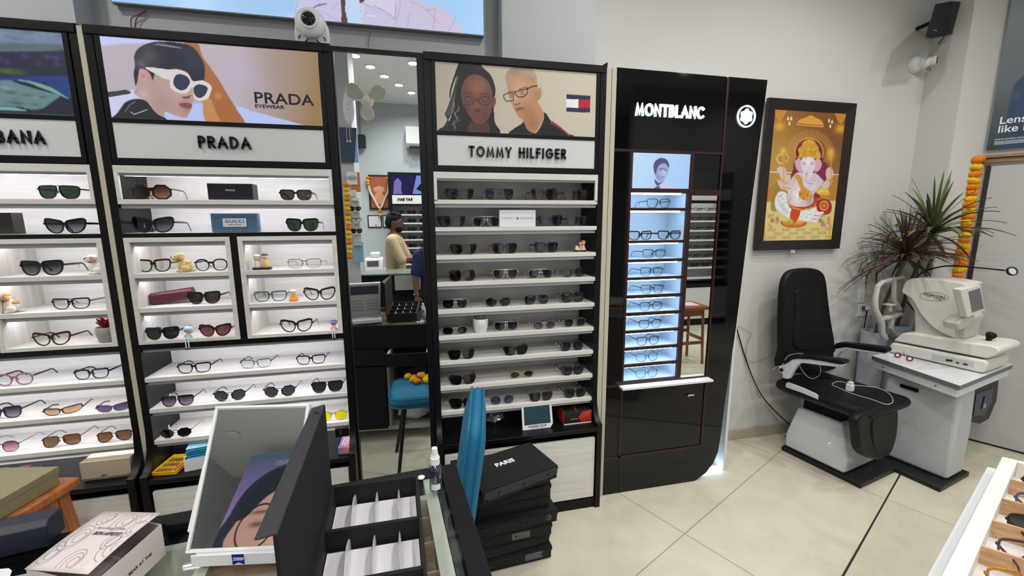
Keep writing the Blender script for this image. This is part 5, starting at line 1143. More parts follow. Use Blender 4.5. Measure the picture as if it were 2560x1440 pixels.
# charger, phone and cables on the seat
SZ = .509; cg = Lz(2124, 977, SZ); chg = thing('phone_charger', 'white two pin phone charger standing on black exam chair seat', 'charger', XO+XU*cg.x+XV*cg.y+np.array([0,0,SZ]), XA)
WP = mat('charger white', 'd8d8d4', .35)
MB().box(-.017, .017, -.017, .017, 0, .042).build('charger_body', WP, chg, local=True, bevel=.004); MB().box(-.012, .012, -.012, .012, .042, .058).build('plug_neck', WP, chg, local=True, bevel=.002)
for x in (-.006, .006): MB().tube([(x, 0, .058), (x, 0, .074)], .0022, 8).build('pin', CHROME, chg, local=True)
WC = mat('white cable', 'c9c6bd', .45)
cw = [XO+XU*p.x+XV*p.y+np.array([0,0,SZ+.004]) for p in [Lz(x, y, SZ) for x, y in ((2122,960),(2095,955),(2080,962),(2095,970),(2130,985),(2180,1000),(2215,1012),(2232,1005),(2222,985),(2190,970),(2135,964))]]
cw = [(p[0], p[1], SZ+.003) for p in cw]
wire('charging_cable', cw, .0018, WC, 'white charging cable looped over the black exam chair seat')
ph = Lz(2045, 940, SZ); wp = XO+XU*(ph.x)+XV*ph.y
t = thing('smartphone', 'black smartphone lying on exam chair seat below backrest', 'phone', (wp[0], wp[1], SZ+.001), XA+.9); MB().box(-.035, .035, -.07, .07, 0, .008).build('phone_body', mat('phone glass', '0a0a0c', .15), t, local=True, bevel=.002)
A = lambda x, y, u: (lambda p: XO+XU*p.x+XV*p.y+np.array([0,0,p.z]))(Lu(x, y, u))
wire('earphone_cable', [A(2008,884,-.10), A(1990,884,-.10), A(1968,892,-.12), A(1952,920,-.137), A(1948,915,-.137), A(1930,925,-.14)], .0016, WC, 'white cable draped over the left arm bracket of exam chair')
wire('earphone_cable', [A(1995,905,-.05), A(2005,925,-.02), A(2020,942,.0), A(2035,946,.02), A(2050,935,.02), A(2050,915,.0), A(2040,908,-.05)], .0016, WC, 'white cable hanging in a loop between left arm and backrest of exam chair')
Bk = lambda x, y: at(x, y, Y=2.364)
wire('thin_cable', [Bk(1836,812), Bk(1860,822), Bk(1877,835), Bk(1868,860), Bk(1866,895), Bk(1880,905), Bk(1905,900), Bk(1935,885), Bk(1960,882)], .0014, mat('beige cable', '8c867c', .5), 'thin beige cable looping along wall between tower and exam chair')
wire('black_cable', [Bk(1840,815), Bk(1850,850), Bk(1862,890), at(1880,940,Y=2.35), at(1905,990,Y=2.33), at(1940,1030,Y=2.30), at(1975,1062,Y=2.27), at(2000,1085,Y=2.25)], .004, BLK2, 'black power cable sagging from tower down behind exam chair')
# wall socket
a = at(2162, 765, Y=2.37); t = thing('wall_socket', 'white wall socket plate with plugged black cord behind exam chair', 'socket', (a[0], 2.3725, a[2]))
MB().box(-.06, .085, -.008, 0, -.075, .02).build('face_plate', WHITE, t, local=True, bevel=.002); MB().box(-.03, .012, -.035, -.008, -.025, .0).build('plug', WHITE, t, local=True, bevel=.004)
MB().box(-.034, -.03, -.032, -.01, -.028, .004).build('plug_band', mat('red band', '8a2a34', .5), t, local=True)
MB().tube(smooth_open([Vector((-.01, -.03, -.025)), Vector((-.015, -.03, -.15)), Vector((-.02, -.02, -.5)), Vector((-.01, -.02, -.82))], 5), .0035, 6).build('cord', BLK2, t, local=True)
MB().box(-.075, -.03, -.012, 0, .03, .22).build('cable_trunk', WHITE, t, local=True)
# planters and dracaenas
def dracaena(label, base, pr, ph_, potc, crown, n, L, cols, trunk=True, seed=3):
    rg = random.Random(seed); t = thing('potted_dracaena', label, 'potted plant', base)
    MB().lathe([(pr*.8,0),(pr*.85,.004),(pr,ph_*.95),(pr,ph_),(pr*.9,ph_),(pr*.88,ph_*.92),(.001,ph_*.92)], base, 32).build('planter', mat('planter '+potc, potc, .5), t)
    c = Vector(crown); b = Vector(base)+Vector((0, 0, ph_*.92)); MB().tube([b, b+(c-b)*.5+Vector((0, .02, 0)), c], [.012, .011, .013], 8).build('trunk', mat('bark', '5a4c38', .8, noise_amt=.2), t)
    for ci, col in enumerate(cols):
        q = MB()
        for i in range(ci, n, len(cols)):
            az = i*2.39996+rg.uniform(-.2, .2); el = 1.45-1.75*(i/n)**.85+rg.uniform(-.12, .12); ll = L*rg.uniform(.75, 1.12)
            if math.sin(az) < -.15: el = max(el, .42)
            wd = (.0125 if seed == 5 else .0075)*rg.uniform(.8, 1.15)
            d = Vector((math.cos(az)*math.cos(el), math.sin(az)*math.cos(el), math.sin(el))); side = d.cross(Vector((0, 0, 1))).normalized() if abs(d.z) < .98 else Vector((1, 0, 0))
            P_ = []; s0 = c+Vector((0, 0, .05*(1-i/n)))
            for k in range(8):
                tt_ = k/7; p = s0+d*ll*tt_+Vector((0, 0, -1))*ll*(.10+.42*(1-abs(el)/1.6))*tt_**2.2
                if p.y > 2.15: p.x = min(p.x, 3.405)
                p.y = min(p.y, 2.355); P_.append(p)
            vs = []; 
            for k, p in enumerate(P_):
                tt_ = k/7; w_ = wd*math.sin(math.pi*min(1, .18+tt_*.82))**.7*(1 if k < 7 else .05)
                vs += [p-side*w_+Vector((0, 0, .002)), p-Vector((0, 0, .001)), p+side*w_+Vector((0, 0, .002))]
            fs = []
            for k in range(7): fs += [(k*3, k*3+1, k*3+4, k*3+3), (k*3+1, k*3+2, k*3+5, k*3+4)]
            q.add(vs, fs)
        q.build('foliage', mat('dracaena leaf '+col, col, .45, noise_amt=.25, nscale=25), t, solid=.0006)
    return t
g_ = at(2328, 590, Y=2.10); dracaena('tall green dracaena in pale planter behind autorefractor, beside the marigold garland', (3.315, 2.255, 0), .085, .80, 'aab2bb', (g_[0], 2.10, g_[2]-.0), 64, .40, ['4f5a30', '38462a', '66703c'], seed=5)
r_ = at(2262, 650, Y=2.12); dracaena('bushy reddish-brown dracaena in pale planter behind the chin rest', (3.135, 2.26, 0), .075, .76, 'b4bac2', (r_[0], 2.12, r_[2]), 126, .35, ['43282a', '5a3a34', '4a4032'], seed=9)

# ================= PICTURES AND FITTINGS ON THE WALLS =================
a, b, c, d = at(1918.7, 245, Y=2.36), at(2135.6, 262.8, Y=2.36), at(1880, 624, Y=2.36), at(2088.5, 622.7, Y=2.36)
X0, X1, Z0, Z1 = (a[0]+c[0])/2, (b[0]+d[0])/2, (c[2]+d[2])/2, (a[2]+b[2])/2
gp = thing('framed_deity_picture', 'dark framed golden picture of seated elephant-headed deity on wall above exam chair', 'picture', ((X0+X1)/2, 2.372, (Z0+Z1)/2))
fw = .062; q = MB(); y0, y1 = 2.336, 2.370
q.ext([(X0, y0, Z0), (X1, y0, Z0), (X1-fw, y0+.012, Z0+fw), (X0+fw, y0+.012, Z0+fw)], (0, y1-y0-.012, 0)); q.ext([(X0, y0, Z1), (X1, y0, Z1), (X1-fw, y0+.012, Z1-fw), (X0+fw, y0+.012, Z1-fw)], (0, y1-y0-.012, 0))
q.ext([(X0, y0, Z0), (X0, y0, Z1), (X0+fw, y0+.012, Z1-fw), (X0+fw, y0+.012, Z0+fw)], (0, y1-y0-.012, 0)); q.ext([(X1, y0, Z0), (X1, y0, Z1), (X1-fw, y0+.012, Z1-fw), (X1-fw, y0+.012, Z0+fw)], (0, y1-y0-.012, 0))
q.build('frame', mat('dark carved wood', '1f1715', .4, bump=.5, bscale=150), gp, smooth=False)
a, b, c, d = at(1940, 268, Y=2.352), at(2114, 283, Y=2.352), at(1903, 604, Y=2.352), at(2075, 604, Y=2.352)
PX0, PX1, PZ0, PZ1 = X0+fw-.004, X1-fw+.004, Z0+fw-.004, Z1-fw+.004
c8 = lambda *p: [((x), (y)) for x, y in p]
pw, ph2 = PX1-PX0, PZ1-PZ0
# artwork coordinates: zoom of the picture; four print corners give the mapping
src = np.array([(258,165),(832,205),(700,1255),(146,1255)], float); dst = np.array([(0,1),(1,1),(1,0),(0,0)], float)
Am = []
for (x, y), (u, v) in zip(src, dst): Am += [[x, y, 1, 0, 0, 0, -u*x, -u*y, u], [0, 0, 0, x, y, 1, -v*x, -v*y, v]]
Am = np.array(Am); h_ = np.append(np.linalg.solve(Am[:, :8], Am[:, 8]), 1)
def gmap(p):
    x, y = p; w_ = h_[6]*x+h_[7]*y+1; return ((h_[0]*x+h_[1]*y+h_[2])/w_*pw, (h_[3]*x+h_[4]*y+h_[5])/w_*ph2)
G = Pic((PX0, 2.351, PZ0), (1, 0, 0), (0, 0, 1), pw, ph2, 230, '8a5f2e', gmap); G.grad('a87e3c', '7c4f24', (250, 700), (640, 250))
G.blob((300, 600), 150, 'b5914a', .6); G.blob((700, 300), 160, '7a4a22', .6)
G.poly(c8((200,685),(770,712),(740,940),(180,940)), 'a9843e', sm=False, a=.7)
G.poly(c8((180,930),(745,930),(700,1262),(140,1262)), 'd9c383', sm=False, soft=3)
for i in range(5):
    for j in range(3):
        x, y = 190+i*115+(j % 2)*55, 1150+j*32; G.poly(c8((x,y),(x+70,y),(x+65,y+24),(x-6,y+24)), 'b3a168', sm=False, a=.7)
G.line(c8((205,684),(768,712)), 5, 'e8dcb0')
for a_ in np.linspace(math.pi*.98, 0.02, 30):
    x, y = 540+150*math.cos(a_), 540-155*math.sin(a_)*1.0; G.line(c8((x-15*math.cos(a_), y+15*math.sin(a_)), (x+38*math.cos(a_), y-42*math.sin(a_))), 7, 'b98a48', .85)
G.poly(c8((435,290),(460,255),(510,238),(545,222),(580,240),(625,262),(642,292),(640,320),(540,312),(432,300)), 'd8953a'); G.line(c8((440,290),(540,300),(640,308)), 6, '8f5a22')
for cx0, cy0 in ((300, 200), (785, 225)):
    G.poly(c8((cx0-45,cy0-30),(cx0+50,cy0-25),(cx0+35,cy0+20),(cx0+10,cy0+60),(cx0-15,cy0+60),(cx0-35,cy0+15)), 'c07f34'); G.blob((cx0-5, cy0+110), 38, 'e0a82e', .9, r2=26)
for x0, y0_ in ((365,240),(390,240),(375,280),(690,260),(715,270),(700,305)): G.poly(c8((x0-8,y0_+18),(x0,y0_-14),(x0+8,y0_+18)), 'e0cfa0')
# throne, cushions
G.poly(c8((380,740),(400,660),(430,600),(640,600),(680,690),(650,780),(640,900),(400,880)), '7d1f3c', soft=1)
G.poly(c8((415,560),(420,490),(460,430),(540,408),(600,430),(640,500),(642,580),(600,640),(450,640)), '6a1834'); 
P_ = [(528+112*math.cos(t), 530-122*math.sin(t)) for t in np.linspace(-.3, math.pi+.3, 24)]; G.line(c8(*P_), 9, 'd09038')
G.poly(c8((595,740),(620,760),(640,820),(620,860),(580,855),(560,800),(570,740)), '9db52e'); G.poly(c8((255,780),(290,790),(280,980),(235,1010),(215,960)), '8a7a2a', a=.8)
# legs cloth
G.poly(c8((262,880),(290,848),(340,860),(350,930),(380,1000),(360,1060),(310,1030),(260,990),(250,930)), 'dfe3e6', soft=1); G.poly(c8((440,1040),(470,1010),(560,985),(600,970),(620,1020),(560,1080),(500,1095),(450,1085)), 'dfe3e6', soft=1)
for i in range(60):
    x, y = random.uniform(265, 360), random.uniform(870, 1030); G.blob((x, y), 3.2, '6a7896', .6)
    if i < 30: G.blob((random.uniform(455, 600), random.uniform(1000, 1080)), 3.2, '6a7896', .6)
for i in range(5): G.line(c8((275+i*12,900+i*8),(290+i*12,960+i*10),(330+i*10,1030)), 2.5, 'a8aeb8', .8)
G.poly(c8((345,930),(380,990),(450,1005),(560,985),(590,940),(585,900),(560,900),(540,950),(430,975),(370,950)), 'b5381c'); G.poly(c8((380,1000),(420,980),(450,1010),(440,1060),(410,1090),(370,1070)), 'c0451e')
G.line(c8((350,940),(400,985),(470,1000),(560,980),(590,930)), 7, 'dca040')
# body
body = G.poly(c8((400,720),(440,690),(520,690),(580,700),(620,740),(640,770),(600,820),(560,880),(555,940),(500,972),(430,972),(370,945),(345,900),(355,850),(330,830),(320,800),(370,760)), 'cdbcc6', soft=1)
G.blob((430, 880), 55, 'efe6ea', .8, body); G.blob((530, 930), 40, 'a88a9a', .7, body); G.blob((360, 920), 30, 'b095a2', .6, body)
for pts in (((280,790),(275,760),(310,750),(330,800),(310,830)), ((660,760),(690,770),(680,820),(640,830),(625,800)), ((330,770),(322,715),(345,705),(372,715),(375,770),(350,805)), ((285,700),(270,660),(300,640),(340,660),(340,720),(310,750)), ((665,740),(660,680),(690,650),(718,680),(715,730),(690,750))):
    m_ = G.poly(c8(*pts), 'd3b3b6', soft=1); 
for x, y in ((295,750),(690,755),(350,815),(640,895)): G.line(c8((x-28,y-4),(x+28,y+8)), 8, 'd39a3c')
G.blob((348, 772), 5, 'b8302a', .9)
# head, ears, trunk
G.poly(c8((465,590),(440,575),(415,605),(425,660),(460,690),(480,650)), 'c9a3b0', soft=1); G.poly(c8((575,590),(605,580),(628,620),(610,670),(575,690),(560,650)), 'c9a3b0', soft=1)
hd_ = G.poly(c8((465,600),(480,570),(520,560),(560,572),(575,610),(570,660),(550,700),(545,730),(525,750),(520,780),(545,770),(575,775),(580,810),(560,838),(530,835),(525,815),(550,815),(545,795),(510,815),(485,790),(490,740),(480,700),(465,650)), 'd9ccd6', soft=1)
G.blob((520, 600), 20, 'f0e8ee', .7, hd_); G.line(c8((512,680),(505,720),(500,770),(520,785),(560,785)), 3.5, '6a4a5c'); G.blob((502, 705), 5, 'c02a2a', .9)
for x in (487, 552): G.blob((x, 618), 10, '4a2e44', .9, r2=7); G.blob((x, 616), 3, 'f4ecf0', .9)
for x in (472, 540): G.poly(c8((x,700),(x+8,700),(x+3,718)), 'f4ecd8', sm=False)
# crown, necklace
G.poly(c8((435,570),(450,545),(440,500),(470,470),(480,440),(520,418),(560,425),(590,460),(600,500),(620,540),(612,580),(560,572),(520,558),(470,572)), 'c9952f', soft=1)
for i in range(26): G.blob((random.uniform(448, 608), random.uniform(440, 570)), 6, random.choice(['f0cf68', '8a5a18', 'a02a2a', 'e8bc4c']), .7)
G.poly(c8((410,720),(440,706),(470,740),(480,800),(530,850),(555,880),(520,920),(470,915),(440,880),(455,830),(430,760)), 'c98e2e', soft=1)
for i in range(22): G.blob((random.uniform(440, 545), random.uniform(850, 915)), 5, random.choice(['f0d070', '8a4a18', '6a2a18']), .7)
# weapons and pot
for x, y in ((322, 600), (700, 610)): G.line(c8((x,y-60),(x+4,y+190)), 8, 'cf9a3c'); G.blob((x, y-85), 22, 'e0b238', .95)
P_ = [(300+28*math.cos(t), 578+38*math.sin(t)) for t in np.linspace(1.2, 5.2, 14)]; G.line(c8(*P_), 9, 'e3b96a'); P_ = [(345+18*math.cos(t), 570+28*math.sin(t)) for t in np.linspace(-1.6, 1.9, 12)]; G.line(c8(*P_), 7, 'd9a850')
G.blob((700, 560), 30, 'd9a23a', .9); G.poly(c8((580,850),(690,860),(670,885),(610,880)), 'd8a23c'); 
for i in range(9): G.blob((600+i*9, 850-8*math.sin(i*.4)), 11, 'ecc24a', .9)
G.poly(c8((585,930),(640,910),(690,930),(705,980),(690,1030),(640,1045),(600,1030),(580,980)), 'a52a20', soft=1); P_ = [(643+32*math.cos(t), 968+36*math.sin(t)) for t in np.linspace(0, 6.3, 18)]; G.line(c8(*P_), 9, 'dba04a'); G.blob((643, 968), 14, 'dba04a', .9)
for x in (215, 725): G.poly(c8((x-35,810),(x+35,812),(x+28,850),(x+30,900),(x-35,900),(x-28,850)), 'b8742a')
# tray, book, offerings
G.poly(c8((295,1095),(400,1110),(500,1100),(480,1135),(400,1148),(320,1135)), 'c4632a'); 
for i in range(13): G.blob((325+i*12, 1105+4*math.sin(i)), 11, random.choice(['e6b23a', 'e0902a', '8fae3a']), .95)
G.blob((408, 1095), 14, 'b02420', .95); G.blob((362, 1098), 13, '7fae3c', .95)
G.poly(c8((505,1080),(590,1015),(645,1020),(575,1110)), 'e6dde2', sm=False); G.line(c8((540,1075),(580,1078)), 4, '7a3a50'); G.line(c8((560,1048),(605,1052)), 4, '7a3a50')
for i in range(26): G.blob((random.choice([random.uniform(190, 300), random.uniform(600, 700)]), random.uniform(1040, 1140)), random.uniform(7, 13), random.choice(['c96a9a', '8a5a34', '6b6a3a', 'a88a4a', '9a7a7e']), .8)
for x in (165, 685): G.line(c8((x,1060),(x,1250)), 10, 'd09a3a'); G.blob((x, 1245), 16, 'd8a23c', .9)
for i in range(70): G.blob((random.uniform(240, 420), random.uniform(715, 900)), 5, 'c29545', .4)
G.build('print', PRINT, gp)
MB().box(PX0, PX1, 2.353, 2.369, PZ0, PZ1).build('backing_board', mat('brown board', '4a3626', .7), gp)
a = at(1980, 628, Y=2.345); t = thing('flower_sprig', 'small white flower sprig stuck under the deity picture frame', 'flower', (a[0], 2.345, Z0-.004)); q = MB()
for i in range(7): an = i*.9; q.ell((.012*math.cos(an), -.004+.004*math.sin(an*2), -.008+.008*math.sin(an)), (.006, .004, .005), 8, 6)
q.build('petals', mat('white petals', 'd6d8cc', .6), t, local=True)
# print on the right wall
pn = np.array([RN.x, RN.y, 0]); pu = np.array([RD.x, RD.y, 0]); P0 = np.array([RP.x, RP.y, 0])+pn*.026
sL = float((atp(2496, 196, P0, pn)-P0) @ pu); zb = float(atp(2463, 390, P0, pn)[2])
lp = thing('wall_poster_box', 'large blue lens advertising poster box on right wall over the door', 'poster', V(P0+pu*(sL+.5)+np.array([0, 0, 1.98])))
O_ = P0+pu*sL+np.array([0, 0, max(zb, 1.982)])
Q = Pic(O_, pu, (0, 0, 1), 1.1, 1.25, 260, '9aa4a6'); Q.grad('1f4a5c', '8f9a9e', (2470, 385), (2500, 200))
m_ = Q.poly([(2515,400),(2512,340),(2516,300),(2525,250),(2535,215),(2552,195),(2580,180),(2700,170),(2700,420)], '24598e', soft=1); Q.blob((2540, 240), 14, '4a86b8', .7, m_); Q.blob((2550, 330), 24, '1b3f74', .7, m_)
lq = Q.build('print', vcol('poster print', .25, .3), lp)
for txt, zz, sz in (('Lens', .175, .062), ('like n', .122, .062)):
    P = O_+pu*.035+np.array([0, 0, zz])+pn*.001; o = text_mesh('lettering', txt, sz, mat('pale poster ink', 'dfe4e6', .5), lq, P, pu, (0, 0, 1), .0005, .0008, center=False)
P = O_+pu*.03+np.array([0, 0, .062])+pn*.001; text_mesh('lettering', 'www.essilorvision.com', .018, MATS['pale poster ink'], lq, P, pu, (0, 0, 1), .0005, 0, center=False)
q = MB()
for z in (.046, .038, .030): a = O_+pu*.03+np.array([0, 0, z])+pn*.0012; q.ext([a, a+pu*.25, a+pu*.25+np.array([0, 0, .003]), a+np.array([0, 0, .003])], V(-pn*.0005))
q.build('small_print', MATS['pale poster ink'], lq)
A_ = V(O_-pn*.0015); MB().ext([A_, A_+RD*1.1, A_+RD*1.1-RN*.022, A_-RN*.022], (0, 0, 1.25)).build('case', mat('poster case grey', '8f9597', .5), lp)
# garland
gar = thing('marigold_garland', 'orange and yellow marigold garland hanging beside the grey door', 'garland', V(rw(-.01, 1.9, .03)))
O1, O2 = mat('orange marigold', 'd97a14', .8, noise_amt=.3, nscale=120), mat('yellow marigold', 'dfb312', .8, noise_amt=.25, nscale=120)
fl = MB()
def flower_mb(r, seed, flat=.62):
    q = MB(); 
    def f(u, v):
        th, ph = 2*math.pi*u, math.pi*v; p = Vector((math.sin(ph)*math.cos(th), math.sin(ph)*math.sin(th), -math.cos(ph))); n = 1+.16*noise.noise(p*5+Vector((seed, 0, 0)))+.07*math.sin(th*13+seed)*math.sin(ph)
        return (p.x*r*n, p.y*r*n, p.z*r*flat*n)
    return q.grid(f, 26, 14)
seq = [((2445,400),1),((2440,418),0),((2438,436),1),((2434,452),0),((2431,468),1),((2429,483),1),((2425,498),0),((2423,512),1),((2421,527),0),((2419,541),1),((2416,556),0),((2414,571),1),((2413,586),0),((2409,601),1),((2408,614),0),((2406,628),1),((2402,643),0),((2401,657),1),((2398,672),0),((2395,687),1),((2393,702),0),((2391,716),1),((2389,730),0)]
GP = P0+pn*.008
for i, ((x, y), o) in enumerate(seq):
    p = atp(x-2, y, GP, pn); p = p+pn*.018
    ob = flower_mb(.038*random.uniform(.92, 1.08), i, .66).build('flower', O1 if o else O2, gar, local=True); ob.location = V(p)-gar.location; ob.rotation_euler = (random.uniform(-.15, .15), random.uniform(-.15, .15), i)
# speaker
sp = at(2355, 45, Y=2.22); t = thing('wall_speaker', 'small black loudspeaker mounted high near the wall corner', 'speaker', (sp[0], 2.36, sp[2]))
def S3(x, y, Y): return V(at(x, y, Y=Y))
f4 = [S3(2338,10,2.10), S3(2382,2,2.10), S3(2369,88,2.10), S3(2312,94,2.10)]
bk4 = [S3(2345,14,2.26), S3(2407,4,2.26), S3(2381,86,2.26), S3(2325,98,2.26)]
MB().add(f4+bk4, [(0,1,2,3)[::-1],(4,5,6,7),(0,1,5,4),(1,2,6,5),(2,3,7,6),(3,0,4,7)]).build('cabinet', mat('speaker black', '121214', .6, bump=.4, bscale=500), t, bevel=.006, ang=50)
c_ = (f4[2]+f4[3])/2+Vector((-.02, -.002, .03)); MB().obox(c_, .035, .002, .008).build('badge', SILV, t)
MB().tube([Vector((sp[0], 2.2, sp[2])), Vector((sp[0]+.02, 2.37, sp[2]))], .012, 8).build('bracket', BLK2, t)
MB().tube(smooth_open([S3(2361,90,2.2), S3(2350,105,2.3), S3(2335,122,2.355), S3(2325,140,2.365)], 4), .003, 6).build('lead', BLK2, t)
# dome camera on the wall
c_ = at(2285, 163, Y=2.373); t = thing('security_camera', 'white turret security camera on the wall under the loudspeaker', 'camera', (c_[0], 2.372, c_[2])); Ry = Matrix.Rotation(math.pi/2, 3, 'X')
MB().lathe([(.052,0),(.052,.012),(.046,.03),(.030,.042)], (0,0,0), 28, Ry).build('mount', WHITE, t, local=True)
MB().ell((.015,-.052,0), (.036,.036,.036), 20, 12).build('ball', WHITE, t, local=True)
MB().lathe([(.026,0),(.028,.03),(.024,.036)], (.025,-.068,.002), 24, Matrix.Rotation(.55, 3, 'Z') @ Ry).build('hood', WHITE, t, local=True)
e_ = Matrix.Rotation(.55, 3, 'Z') @ Vector((0, -.0365, 0)); MB().lathe([(.021,0),(.020,.004)], (.025+e_.x,-.068+e_.y,.002), 20, Matrix.Rotation(.55, 3, 'Z') @ Ry).build('lens', mat('lens glass', '14161a', .1), t, local=True)
MB().tube(smooth_open([Vector((.05,-.05,-.02)), Vector((.062,-.06,-.045)), Vector((.045,-.06,-.05)), Vector((.035,-.05,-.03))], 4), .0025, 6).build('pigtail', GREYW, t, local=True)
# network camera on top of the cabinet
c_ = at(779, 98, Y=2.03); t = thing('security_camera', 'white round security camera standing on top of cabinet left of tall mirror', 'camera', (c_[0], 2.045, 2.2705)); S_ = 1.0
bs = [(-.068, 0), (.066, 0), (.070, .05), (.066, .085), (.052, .118), (.028, .142), (0, .150), (-.030, .142), (-.054, .118), (-.068, .085), (-.072, .05)]
MB().ext([(x*.96, .0, z*.96) for x, z in bs], (0, .035, 0)).build('bracket', WHITE, t, local=True, bevel=.008, seg=3, ang=50)
MB().lathe([(.0,.0),(.045,.0),(.056,.012),(.058,.024),(.050,.036),(.034,.044)], (0,0,.082), 32, Ry).build('dome', WHITE, t, local=True)
MB().lathe([(.036,.040),(.036,.052),(.030,.054),(.029,.050)], (0,0,.085), 32, Ry).build('lens_ring', WHITE, t, local=True)
MB().lathe([(.0,.0),(.0285,.0),(.020,.008),(.006,.011)], (0,-.048,.085), 28, Ry).build('lens', mat('lens glass', '14161a', .1), t, local=True)
q = MB()
for i in range(10): an = i*math.pi*2/10+.3; q.ell((.0535*math.cos(an), -.018, .082+.0535*math.sin(an)), (.0022, .006, .0022), 8, 6)
for x, an in ((-.050, .5), (-.022, .9), (.022, -.9), (.050, -.5)): q.obox((x, -.0015, .032-.012*(abs(x) < .03)), .003, .004, .016, M=Matrix.Rotation(an, 3, 'Y'))
q.build('slots', BLK2, t, local=True)
# little things along the cabinet tops
a = at(1505, 158, Y=2.06); tag(MB().add([(a[0]-.03, 2.04, 2.2705), (a[0]+.03, 2.06, 2.2705), (a[0]+.025, 2.05, 2.305), (a[0]-.01, 2.10, 2.275)], [(0,1,2),(0,2,3),(1,3,2),(0,3,1)]).build('torn_tape', BLK2), 'torn black tape sticking up from top corner of unlit cabinet', 'tape')

# ================= GLASSES TRAY AT THE LOWER RIGHT =================
TZ2 = .80; A_ = at(2505, 1141, Z=TZ2); B_ = at(2361, 1423, Z=TZ2); el = (B_-A_); el[2] = 0; Ld = float(np.linalg.norm(el)); el /= Ld; es = np.array([-el[1], el[0], 0]); es = es if es[0] > 0 else -es
es = es*.94+np.array([.34, -.0, 0]); es /= np.linalg.norm(es)
tr = thing('glasses_tray', 'white compartment tray with tan dividers holding folded glasses at lower right corner', 'tray', V(A_-np.array([0, 0, .06])))
TW = mat('white tray lacquer', 'd8d2ca', .4); TAN = wood('tan divider board', 'b08a62', 'c8a27a', .5, (10, 10, 40)); WL = mat('white felt', 'cfc9c6', .9)
Lt = Ld+.28
def tq(s, w_, z): return V(A_+el*s+es*w_+np.array([0, 0, z]))
def slab(mb, s0, s1, w0, w1, z0, z1): mb.ext([tq(s0, w0, z0), tq(s1, w0, z0), tq(s1, w1, z0), tq(s0, w1, z0)], (0, 0, z1-z0))
q = MB(); slab(q, 0, Lt, 0, .034, -.058, 0); slab(q, 0, .02, .034, .36, -.058, 0); slab(q, Lt-.02, Lt, .034, .36, -.058, 0); q.build('rim', TW, tr, bevel=.002)
q = MB(); slab(q, .02, Lt-.02, .034, .36, -.058, -.05); q.build('bottom', WL, tr)
rail = MB(); slab(rail, .02, Lt-.02, .185, .212, -.05, -.003); rail.build('centre_rail', TAN, tr, bevel=.001)
def s_of(x, y):
    d = ray(x, y); M_ = np.array([[el[0], es[0], -d[0]], [el[1], es[1], -d[1]], [0, 0, -d[2]]]); return float(np.linalg.solve(M_, CAM-A_)[0]*1) if False else float((at(x, y, Z=TZ2-.004)-A_) @ el)
divs = [s_of(2505, 1193), s_of(2483, 1240), s_of(2457, 1293), s_of(2426, 1355), s_of(2395, 1430)]; print('divs', divs, Ld)
dv = [.02]+divs
for s in divs:
    q = MB(); slab(q, s, s+.006, .034, .185, -.05, -.004); slab(q, s+.03, s+.036, .212, .36, -.05, -.004); q.build('divider', TAN, tr)
# low cabinet that carries it
cab = thing('display_counter', 'glass sided counter under the white compartment tray at lower right corner', 'counter', V(A_-np.array([0, 0, TZ2])))
q = MB(); q.ext([tq(-.03, -.02, -TZ2+.001), tq(Lt+.03, -.02, -TZ2+.001), tq(Lt+.03, .9, -TZ2+.001), tq(-.03, .9, -TZ2+.001)], (0, 0, TZ2-.075)); q.build('counter_body', mat('pale grey counter', 'aaa69c', .4), cab)
q = MB(); q.ext([tq(-.04, -.03, -.073), tq(Lt+.04, -.03, -.073), tq(Lt+.04, .9, -.073), tq(-.04, .9, -.073)], (0, 0, .012)); q.build('counter_top', WHITEG, cab, bevel=.002)
tag(MB().tube([tq(.0, -.012, -.035), tq(.0, .0, -.035)], .006, 8).build('runner_pin', WHITE), 'white drawer runner stub at far corner of compartment tray', 'runner') if False else None
cols = [('F_gun', 'clear', 'black'), ('F_slate', 'clear', 'slate grey'), ('F_gun', 'grey', 'smoky black'), ('F_plumf', 'clear', 'plum'), ('F_amb', 'clear', 'amber tortoiseshell')]
MATS['F_slate'] = mat('slate acetate', '48525e', .3, coat=.3); MATS['F_plumf'] = mat('plum acetate', '4a3440', .3, coat=.3); MATS['F_amb'] = mat('amber acetate', 'b07a2c', .25, noise_amt=.4, nscale=90, coat=.3)
ang = math.atan2(es[1], es[0])
for i in range(5):
    s = (dv[i]+divs[i])/2; c_ = tq(s, .105, -.049); f_, l_, nm_ = cols[i]
    g = glasses(f'{nm_} glasses lying in the compartment tray, {["farthest cell", "second cell from far end", "third cell from far end", "fourth cell from far end", "nearest cell"][i]}', 'glasses in the compartment tray', c_, 'sq', f_[2:], l_, .135, rz=ang+math.pi+.35, gtag=False, tlen=.07)
# ================= FOREGROUND COUNTER =================
CZ = .84
K0 = np.array([.085, 1.155, 0.]); k1 = np.array([-.9962, -.0872, 0]); k2 = np.array([.0872, -.9962, 0])
def kc(a, b, z): return V(K0+k1*a+k2*b+np.array([0, 0, z]))
def kbox(mb, a0, a1, b0, b1, z0, z1): return mb.ext([kc(a0, b0, z0), kc(a1, b0, z0), kc(a1, b1, z0), kc(a0, b1, z0)], (0, 0, z1-z0))
def kin(P):
    d = np.array(P)-K0; return float(d @ k1), float(d @ k2)
CL, CD = 1.75, .62
ct = thing('glass_top_counter', 'black framed glass top display counter in the foreground carrying trays and mirror', 'counter', V(K0))
q = MB(); R_ = .046
kbox(q, 0, R_, 0, CD, CZ-.03, CZ); kbox(q, R_, CL, 0, R_*.8, CZ-.03, CZ); kbox(q, CL-R_, CL, R_, CD, CZ-.03, CZ); kbox(q, R_, CL-R_, CD-R_*.6, CD, CZ-.03, CZ)
q.build('top_frame', BLK2, ct, bevel=.002)
